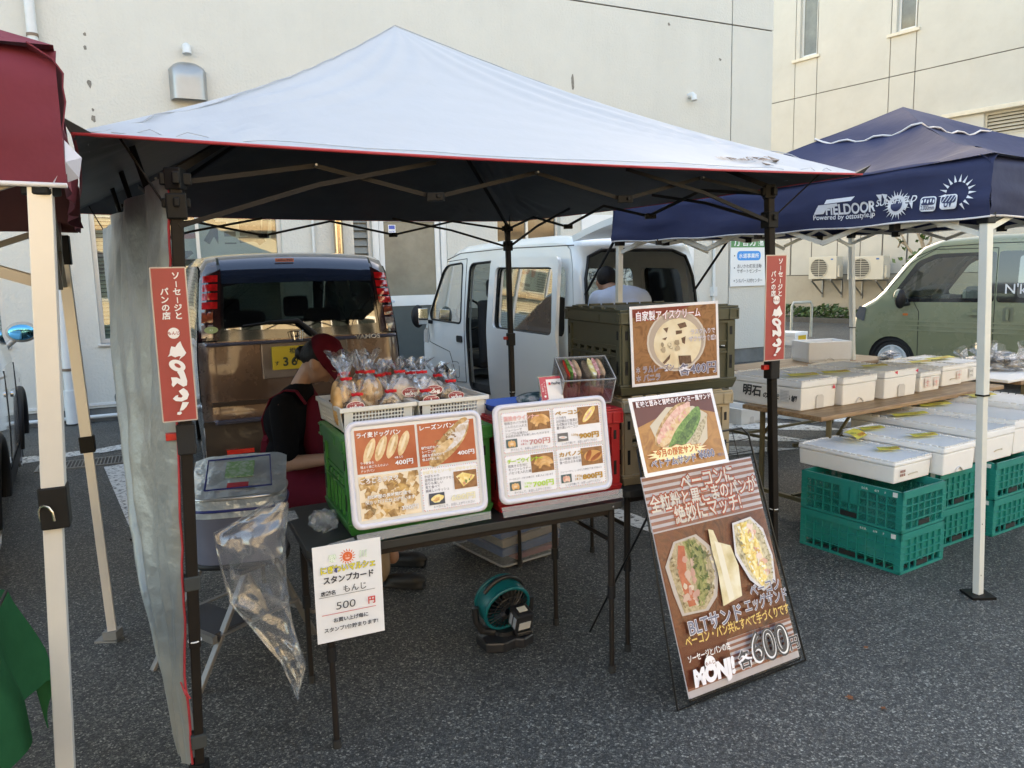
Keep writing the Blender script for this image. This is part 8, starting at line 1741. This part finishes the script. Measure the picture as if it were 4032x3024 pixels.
tagp(g2, 'yellow card at the back of the rough stained box', .12, .52, .167, .16, .07, -.3, H3); tagp(g2, 'yellow card at the middle of the rough stained box', .17, .23, .167, .16, .07, -.35, H4)
tagp(g3, 'long yellow card with a border on the large box behind the tent leg', .16, .55, .192, .26, .07, -.28, H4); tagp(g4, 'green and red lettered yellow card right of the tent leg', .14, .58, .212, .24, .08, -.3, H3); tagp(g5, 'yellow card on the rightmost box of the crate row', .12, .5, .242, .22, .09, -.2, H4)
# dried fish in bags
def fishbag(label, P, rz, s=1.0, top=True):
    r = root('fish_bag', label, 'fish bag', P, rz, 'bags of dried fish on the far table'); rnd = random.Random(int(P.x*977))
    for i in range(7):
        mb = MB(Matrix.Translation((rnd.uniform(-.05, .05)*s, rnd.uniform(-.04, .04)*s, .03*s+i*.011*s)) @ Matrix.Rotation(rnd.uniform(0, 3), 4, 'Z') @ Matrix.Rotation(rnd.uniform(-.5, .5), 4, 'X')); mb.ell((0, 0, 0), .085*s, .018*s, .010*s, 10, 6); obj('dried_fish', mb, food('dried_fish', [(.04, .035, .03), (.16, .14, .11), (.42, .38, .28)], 30, .3, .3), r, smooth=60)
    obj('film', MB().ell((0, 0, .055*s), .115*s, .085*s, .065*s, 22, 14, lambda q: 1+.25*noise.noise(q*2.4+P)+.1*noise.noise(q*6)), FILM, r, smooth=60)
    if top: obj('film_tail', MB(Matrix.Translation((-.06*s, 0, .09*s)) @ Matrix.Rotation(-.7, 4, 'Y')).grid(lambda u, v: ((.012+.045*v**1.2)*cos(2*pi*u)*(1+.4*noise.noise(Vector((u*6, v, P.x)))), (.012+.045*v**1.2)*sin(2*pi*u)*(1+.4*noise.noise(Vector((u*6, v, 9)))), v*.11*s), 24, 6), FILM, r, smooth=60)
    return r
for i, (px, py, s_) in enumerate(((3840, 1462, 1), (3905, 1458, 1.1), (3960, 1462, 1), (4010, 1458, 1.1), (3880, 1440, .9), (3945, 1436, 1))):
    fishbag('bag of dark dried fish %s on the far table' % ('nearest the box row', 'before the tent leg', 'right of the tent leg', 'at the picture edge', 'behind and before the tent leg', 'behind and after the tent leg')[i], gp(px, py, .72), i*1.3, s_)
ftray = obj('foam_tray', MB(Matrix.Translation(gp(3915, 1482, .702)) @ Matrix.Rotation(FA, 4, 'Z')).box(-.30, 1.0, -.25, .25, 0, .022), FOAM, bevel=.006); tag(ftray, 'flat white foam tray under the dried fish bags on the far table', 'foam tray')
fishbag('small pale bag of dried fish on the far corner of the back table', gp(3505, 1432, .72), .4, .95, False)
# railing and stand by the building corner
rl = root('u_rail', 'small green and white hoop rail by the corner of the cream building', 'rail', gp(3115, 1330), radians(20)); mb = MB(); gq = gp(3115, 1330); obj('hoop', MB().tube([(0, 0, 0), (0, 0, .72), (.04, 0, .80), (.52, 0, .80), (.56, 0, .72), (.56, 0, 0)], .03, 8), mat('rail_grey', (.42, .45, .42), .4, .3), rl, smooth=60)
# ================================================================== PEOPLE
def remesh(o, vox=.011, sm=6):
    d = o.modifiers.new('remesh', 'REMESH'); d.mode = 'VOXEL'; d.voxel_size = vox; d.use_smooth_shade = True; e = o.modifiers.new('smooth', 'SMOOTH'); e.factor = .5; e.iterations = sm; return o
def limb(mb, pts, rs, n=14):
    """tapered limb through joints with round ends"""
    P_ = [Vector(p) for p in pts]; out = []; R_ = []
    for i in range(len(P_)-1):
        for k_ in range(6): t = k_/6; out.append(P_[i].lerp(P_[i+1], t)); R_.append(rs[i]*(1-t)+rs[i+1]*t)
    out.append(P_[-1]); R_.append(rs[-1]); mb.tube(out, R_, n); 
    for p, r_ in zip(P_, rs): mb.ell(p, r_, r_, r_, 12, 8)
def hand(mb, wrist, d, up, s=1.0):
    d = Vector(d).normalized(); up = Vector(up); up = (up-d*up.dot(d)).normalized(); sd_ = d.cross(up); w = Vector(wrist)
    mb.grid(lambda u, v: w+d*(.09*s*v)+sd_*(.040*s*cos(2*pi*u)*(.75+.25*sin(pi*v)))+up*(.015*s*sin(2*pi*u)), 14, 6); mb.ell(w+d*.045*s, .036*s, .036*s, .018*s)
    for i, (o_, l_) in enumerate(((-.030, .062), (-.010, .072), (.011, .068), (.030, .052))):
        b_ = w+d*.085*s+sd_*o_*s; limb(mb, [b_, b_+d*l_*.5*s-up*.006*s, b_+d*l_*.8*s-up*.022*s, b_+d*l_*.88*s-up*.036*s], [.0095*s, .009*s, .0085*s, .007*s], 8)
    b_ = w+d*.025*s-sd_*.032*s; limb(mb, [b_, b_-sd_*.022*s+d*.022*s-up*.01*s, b_-sd_*.028*s+d*.050*s-up*.018*s], [.012*s, .0105*s, .008*s], 8)
SKIN = mat('skin', (.33, .185, .125), .5, var=.08, scale=12, bump=.1, bscale=120); HAIR = mat('hair_black', (.010, .008, .008), .55, var=.4, spec=.2, scale=60, bump=.8, bscale=90, bdist=.004); SHIRT = mat('tshirt_black', (.005, .005, .006), .95, var=.2, spec=.08, scale=6, bump=.4, bscale=16, bdist=.01); MAR = mat('maroon_cloth', (.085, .006, .015), .9, spec=.15, var=.15, scale=6, bump=.4, bscale=14, bdist=.01); KHK = mat('khaki_cloth', (.26, .18, .11), .8, var=.1, scale=8, bump=.4, bscale=18, bdist=.008)
# ---- woman seated behind the stall, bent over her work, facing right
O = Vector((-1.155, 4.02, 0))
wm = root('person', 'woman in a maroon cap, black T-shirt and maroon apron bent over behind the green crate', 'person', O)
fx = Vector((.93, -.12, 0)).normalized(); sx = Vector((-fx.y, fx.x, 0))     # facing, and her left (away from us)
def W_(a, b, z): return fx*a+sx*b+Vector((0, 0, z))
hc = W_(.165, 0, 1.150)
mb = MB()
mb.ell(W_(-.02, 0, .50), .16, .17, .13); mb.ell(W_(-.03, 0, .66), .12, .145, .15); mb.ell(W_(-.01, 0, .84), .125, .165, .16)
limb(mb, [W_(.0, 0, .93), W_(.045, 0, 1.03), W_(.11, 0, 1.13)], [.058, .046, .044])
mb.ell(hc, .094, .076, .104, 18, 14); 
fd = (fx*.42+Vector((0, 0, -.91))).normalized(); fu = (fx*.91+Vector((0, 0, .42))).normalized()   # face looks down and forward
mb.ell(hc+fd*.045-fu*.045, .052, .054, .056, 14, 10); mb.ell(hc+fd*.074-fu*.085, .022, .026, .020)                   # jaw, chin
limb(mb, [hc+fd*.082+fu*.008, hc+fd*.108-fu*.028, hc+fd*.098-fu*.034], [.009, .014, .011], 8)                        # nose
limb(mb, [hc+fd*.088-fu*.058-sx*.018, hc+fd*.096-fu*.058, hc+fd*.088-fu*.058+sx*.018], [.005, .008, .005], 8)           # lips
for s_ in (-1, 1): mb.ell(hc-fu*.020+fd*.012+sx*(s_*.078), .022, .014, .036, 10, 8); mb.ell(hc+fd*.080+fu*.004+sx*(s_*.030), .012, .014, .008, 8, 6)
for s_, el, wr in ((-1, W_(.03, -.19, .64), W_(.27, -.14, .66)), (1, W_(.05, .19, .66), W_(.28, .13, .68))):
    limb(mb, [W_(.0, s_*.155, .93), el, wr], [.050, .043, .028]); hand(mb, wr, (wr-el), Vector((0, 0, 1)), .92)
for s_ in (-1, 1): limb(mb, [W_(.0, s_*.085, .47), W_(.44, s_*.11, .48), W_(.52, s_*.09, .12)], [.085, .062, .040])
remesh(obj('body', mb, SKIN, wm), .009, 4)
mb = MB(); mb.ell(W_(-.03, 0, .62), .145, .165, .17); mb.ell(W_(-.015, 0, .83), .148, .185, .165); limb(mb, [W_(.01, 0, .93), W_(.045, 0, .985)], [.095, .068])
for s_, el in ((-1, W_(.025, -.187, .70)), (1, W_(.045, .187, .72))): limb(mb, [W_(.0, s_*.135, .925), el], [.072, .062])
remesh(obj('tshirt', mb, SHIRT, wm), .012, 5)
mb = MB(); mb.ell(W_(-.0, 0, .50), .19, .195, .16); mb.ell(W_(.12, 0, .46), .22, .20, .12); mb.ell(W_(.11, 0, .75), .065, .13, .22)
for s_ in (-1, 1): limb(mb, [W_(.02, s_*.09, .47), W_(.40, s_*.11, .47), W_(.49, s_*.10, .30)], [.115, .085, .08])
remesh(obj('apron', mb, MAR, wm), .013, 5)
for s_ in (-1, 1):
    pts = [W_(.10, s_*.085, .93), W_(.055, s_*.092, 1.0), W_(.0, s_*.10, 1.005), W_(-.075, s_*.095, .965), W_(-.145, s_*.06, .85), W_(-.17, -s_*.02, .72), W_(-.16, -s_*.08, .60)]
    mb = MB(); 
    for a_, b_ in zip(pts, pts[1:]): mb.bar(a_, b_, .036, .008)
    obj('apron_strap', mb, MAR, wm, bevel=.003)
mb = MB(); mb.ell(hc-fd*.028+fu*.012, .098, .083, .092, 18, 14); mb.ell(hc-fd*.050-fu*.045, .055, .066, .058, 14, 10); remesh(obj('hair', mb, HAIR, wm), .010, 2)
mb = MB(); bc = hc-fd*.075-fu*.075+Vector((0, 0, .0)); rnd = random.Random(4)
mb.ell(bc, .042, .042, .038, 14, 10, lambda q: 1+.25*noise.noise(q*4))
for i in range(14): t = rnd.uniform(0, 6.28); q = bc+Vector((.03*cos(t), .03*sin(t), rnd.uniform(-.03, .03))); limb(mb, [q, q+Vector((rnd.uniform(-.03, .02), rnd.uniform(-.02, .02), rnd.uniform(-.045, .01)))], [.006, .002], 6)
obj('hair_bun', mb, HAIR, wm, smooth=60)
cu = (fu*.80-fd*.15+Vector((0, 0, .25))).normalized()
def capf(u, v):
    a = 2*pi*u; t = v*pi*.50; e1 = fd; e2 = sx; e3 = fu; rx, ry, rz = .108, .094, .110; q = Vector((sin(t)*cos(a), sin(t)*sin(a), cos(t))); sl = 1+.05*noise.noise(q*2.2)+.03*sin(a*3)*(1-v)
    return hc-fd*.022+fu*.020+e1*(q.x*rx*sl)+e2*(q.y*ry*sl)+e3*(q.z*rz*sl)
obj('cap', MB().grid(capf, 32, 14), MAR, wm, smooth=60, solid=.004)
obj('cap_brim', MB().grid(lambda u, v: hc+fu*(.034-.012*v)+fd*(.085+.055*v*sin(pi*u))*1.0*sin(pi*(.12+.76*u))+sx*((u-.5)*.17*(1-.15*v)), 14, 6), MAR, wm, smooth=60, solid=.004)
ch_ = root('folding_chair', 'low dark folding chair under the seated woman in the maroon cap', 'chair', O); obj('seat', MB().box(-.19, .17, -.19, .19, .36, .385), BLK, ch_, bevel=.01)
for x in (-.17, .15):
    for y in (-.17, .17): obj('leg', MB().cyl((x, y, 0), (x, y, .36), .011, n=8), LEG, ch_)
# legs seen under the table: khaki trouser cuffs and dark clogs
for s_, px, py in ((-1, 1590, 2310), (1, 1600, 2225)):
    P_ = gp(px, py)-O; a_ = fx
    mb = MB(); limb(mb, [W_(.44, s_*.11, .44), P_+Vector((-.12, 0, .10))], [.075, .058]); mb.ell(P_+Vector((-.12, 0, .12)), .055, .055, .10)
    remesh(obj('trouser_leg', mb, KHK, wm), .012, 3)
    mb = MB(Matrix.Translation(P_) @ Matrix.Rotation(radians(-10), 4, 'Z')); mb.ell((.01, 0, .04), .115, .044, .032, 16, 10).ell((.05, 0, .042), .065, .045, .038, 14, 8).box(-.10, .11, -.036, .036, .0, .022)
    remesh(obj('clog', mb, mat('clog_black', (.012, .012, .013), .6), wm), .008, 3)
# ---- man leaning into the open van
O2 = Vector((1.00, 5.62, 0)); mn = root('person', 'man with short dark hair in a pale blue shirt leaning into the open white van', 'person', O2)
fw_ = Vector((-.25, .968, 0)).normalized(); sm_ = Vector((fw_.y, -fw_.x, 0))
hd_ = yp(2387, 1106, 6.22)-O2; sh = yp(2440, 1150, 6.02)-O2
def N2(a, b, z): return fw_*a+sm_*b+Vector((0, 0, z))
SK2 = mat('skin_tan', (.36, .19, .12), .5, var=.1, scale=12); BLS = mat('pale_blue_shirt', (.50, .57, .72), .75, var=.08, scale=5, bump=.7, bscale=9, bdist=.02); TRS = mat('dark_trousers', (.03, .03, .04), .8, var=.1)
mb = MB(); mb.ell(hd_, .078, .095, .105, 18, 14); mb.ell(hd_+fw_*.05-Vector((0, 0, .05)), .05, .055, .06); limb(mb, [sh+Vector((-.02, .02, -.02)), hd_-Vector((0, 0, .04))], [.065, .055])
for s_ in (-1, 1): mb.ell(hd_+sm_*(s_*.078)-Vector((0, 0, .015)), .012, .018, .030, 10, 8)
limb(mb, [hd_+fw_*.09, hd_+fw_*.115-Vector((0, 0, .03))], [.009, .013], 8)
hp = N2(0, 0, .93); mb.ell(hp, .16, .14, .13); limb(mb, [hp, hp.lerp(sh, .6)-Vector((0, 0, .04)), sh-Vector((0, 0, .08))], [.12, .10, .09])
for s_ in (-1, 1):
    s0 = sh+sm_*(s_*.17)-Vector((0, 0, .05)); el = s0+fw_*.16-Vector((0, 0, .22)); wr = el+fw_*.22+Vector((0, 0, .03)); limb(mb, [s0, el, wr], [.055, .042, .030]); hand(mb, wr, wr-el, Vector((0, 0, 1)), 1.0)
    limb(mb, [hp+sm_*(s_*.09), N2(.03, s_*.10, .50), N2(-.02, s_*.10, .08)], [.09, .06, .042])
remesh(obj('body', mb, SK2, mn), .011, 4)
mb = MB(); mb.ell(sh-Vector((0, 0, .07))-fw_*.06, .225, .17, .125, 20, 12); limb(mb, [hp+Vector((0, 0, .05)), hp.lerp(sh, .5), sh-Vector((0, 0, .09))], [.165, .175, .15])
for s_ in (-1, 1): s0 = sh+sm_*(s_*.17)-Vector((0, 0, .06)); limb(mb, [s0, s0+fw_*.15-Vector((0, 0, .21))], [.085, .06])
remesh(obj('shirt', mb, BLS, mn), .013, 4)
obj('collar', MB().tube([sh+Vector((-.02, .02, .015))+sm_*(.062*cos(t))+fw_*(.062*sin(t))+Vector((0, 0, .01)) for t in [2*pi*i/16 for i in range(16)]], .014, 6, True), BLS, mn, smooth=60)
mb = MB(); mb.ell(hd_-fw_*.012+Vector((0, 0, .022)), .084, .098, .098, 18, 14); remesh(obj('hair', mb, HAIR, mn), .010, 2)
mb = MB(); mb.ell(hp, .175, .155, .12)
for s_ in (-1, 1): limb(mb, [hp+sm_*(s_*.09), N2(.03, s_*.10, .50), N2(-.02, s_*.10, .07)], [.11, .085, .065])
remesh(obj('trousers', mb, TRS, mn), .014, 3)
for s_ in (-1, 1): mb = MB(Matrix.Translation(N2(0, s_*.10, 0)) @ Matrix.Rotation(atan2(fw_.y, fw_.x), 4, 'Z')); mb.ell((.04, 0, .045), .14, .05, .04, 14, 8).box(-.09, .17, -.045, .045, 0, .03); remesh(obj('shoe', mb, BLK, mn), .010, 2)
# ================================================================== GREEN CLOTH TABLE AT THE LEFT EDGE
gt_ = root('green_cloth_table', 'small table under a fringed green cloth cut off by the lower left corner', 'table')
GC = mat('green_felt', (.017, .082, .034), 1, var=.15, scale=6, bump=.5, bscale=60, spec=.05)
C0 = gp(30, 2312, .74); zt_ = .74
TAx = E_; c_ = C0
obj('tabletop', MB(Matrix.Translation((c_.x, c_.y, 0)) @ Matrix.Rotation(EA, 4, 'Z')).box(-1.2, -.0, -.75, .0, .705, .735), LEG, gt_)
obj('leg', MB(Matrix.Translation((c_.x, c_.y, 0)) @ Matrix.Rotation(EA, 4, 'Z')).cyl((-.10, -.04, 0), (-.10, -.04, .70), .014, n=10), BLK, gt_, smooth=50); obj('leg', MB(Matrix.Translation((c_.x, c_.y, 0)) @ Matrix.Rotation(EA, 4, 'Z')).cyl((-.07, -.62, 0), (-.07, -.62, .70), .014, n=10), BLK, gt_, smooth=50)
def cloth(u, v):
    """top sheet then hangs over the right and rear sides"""
    x = -1.2+u*1.40; y = -.75+v*.95; L_ = .0
    dx_ = max(0, x); dy_ = max(0, y); X = min(x, 0); Y_ = min(y, 0); drop = hypot(dx_, dy_); k_ = min(1, drop*7)**2*(3-2*min(1, drop*7)); wx = dx_/(drop+1e-6); wy = dy_/(drop+1e-6)
    fold = .028*sin(17*(Y_*wx+X*wy)+5*atan2(dy_, dx_+1e-6)+1)*k_ + .010*noise.noise(Vector((x*6, y*6, 2)))*k_
    r_ = .02*k_+.13*drop+fold+.06*wx*wy*drop/.2
    return (X+r_*wx, Y_+r_*wy, .739-drop*1.45*(1+.25*wx*wy)+.003*noise.noise(Vector((x*9, y*9, 0))))
obj('cloth', MB(Matrix.Translation((c_.x, c_.y, 0)) @ Matrix.Rotation(EA, 4, 'Z')).grid(cloth, 80, 60), GC, gt_, smooth=60, solid=.003)
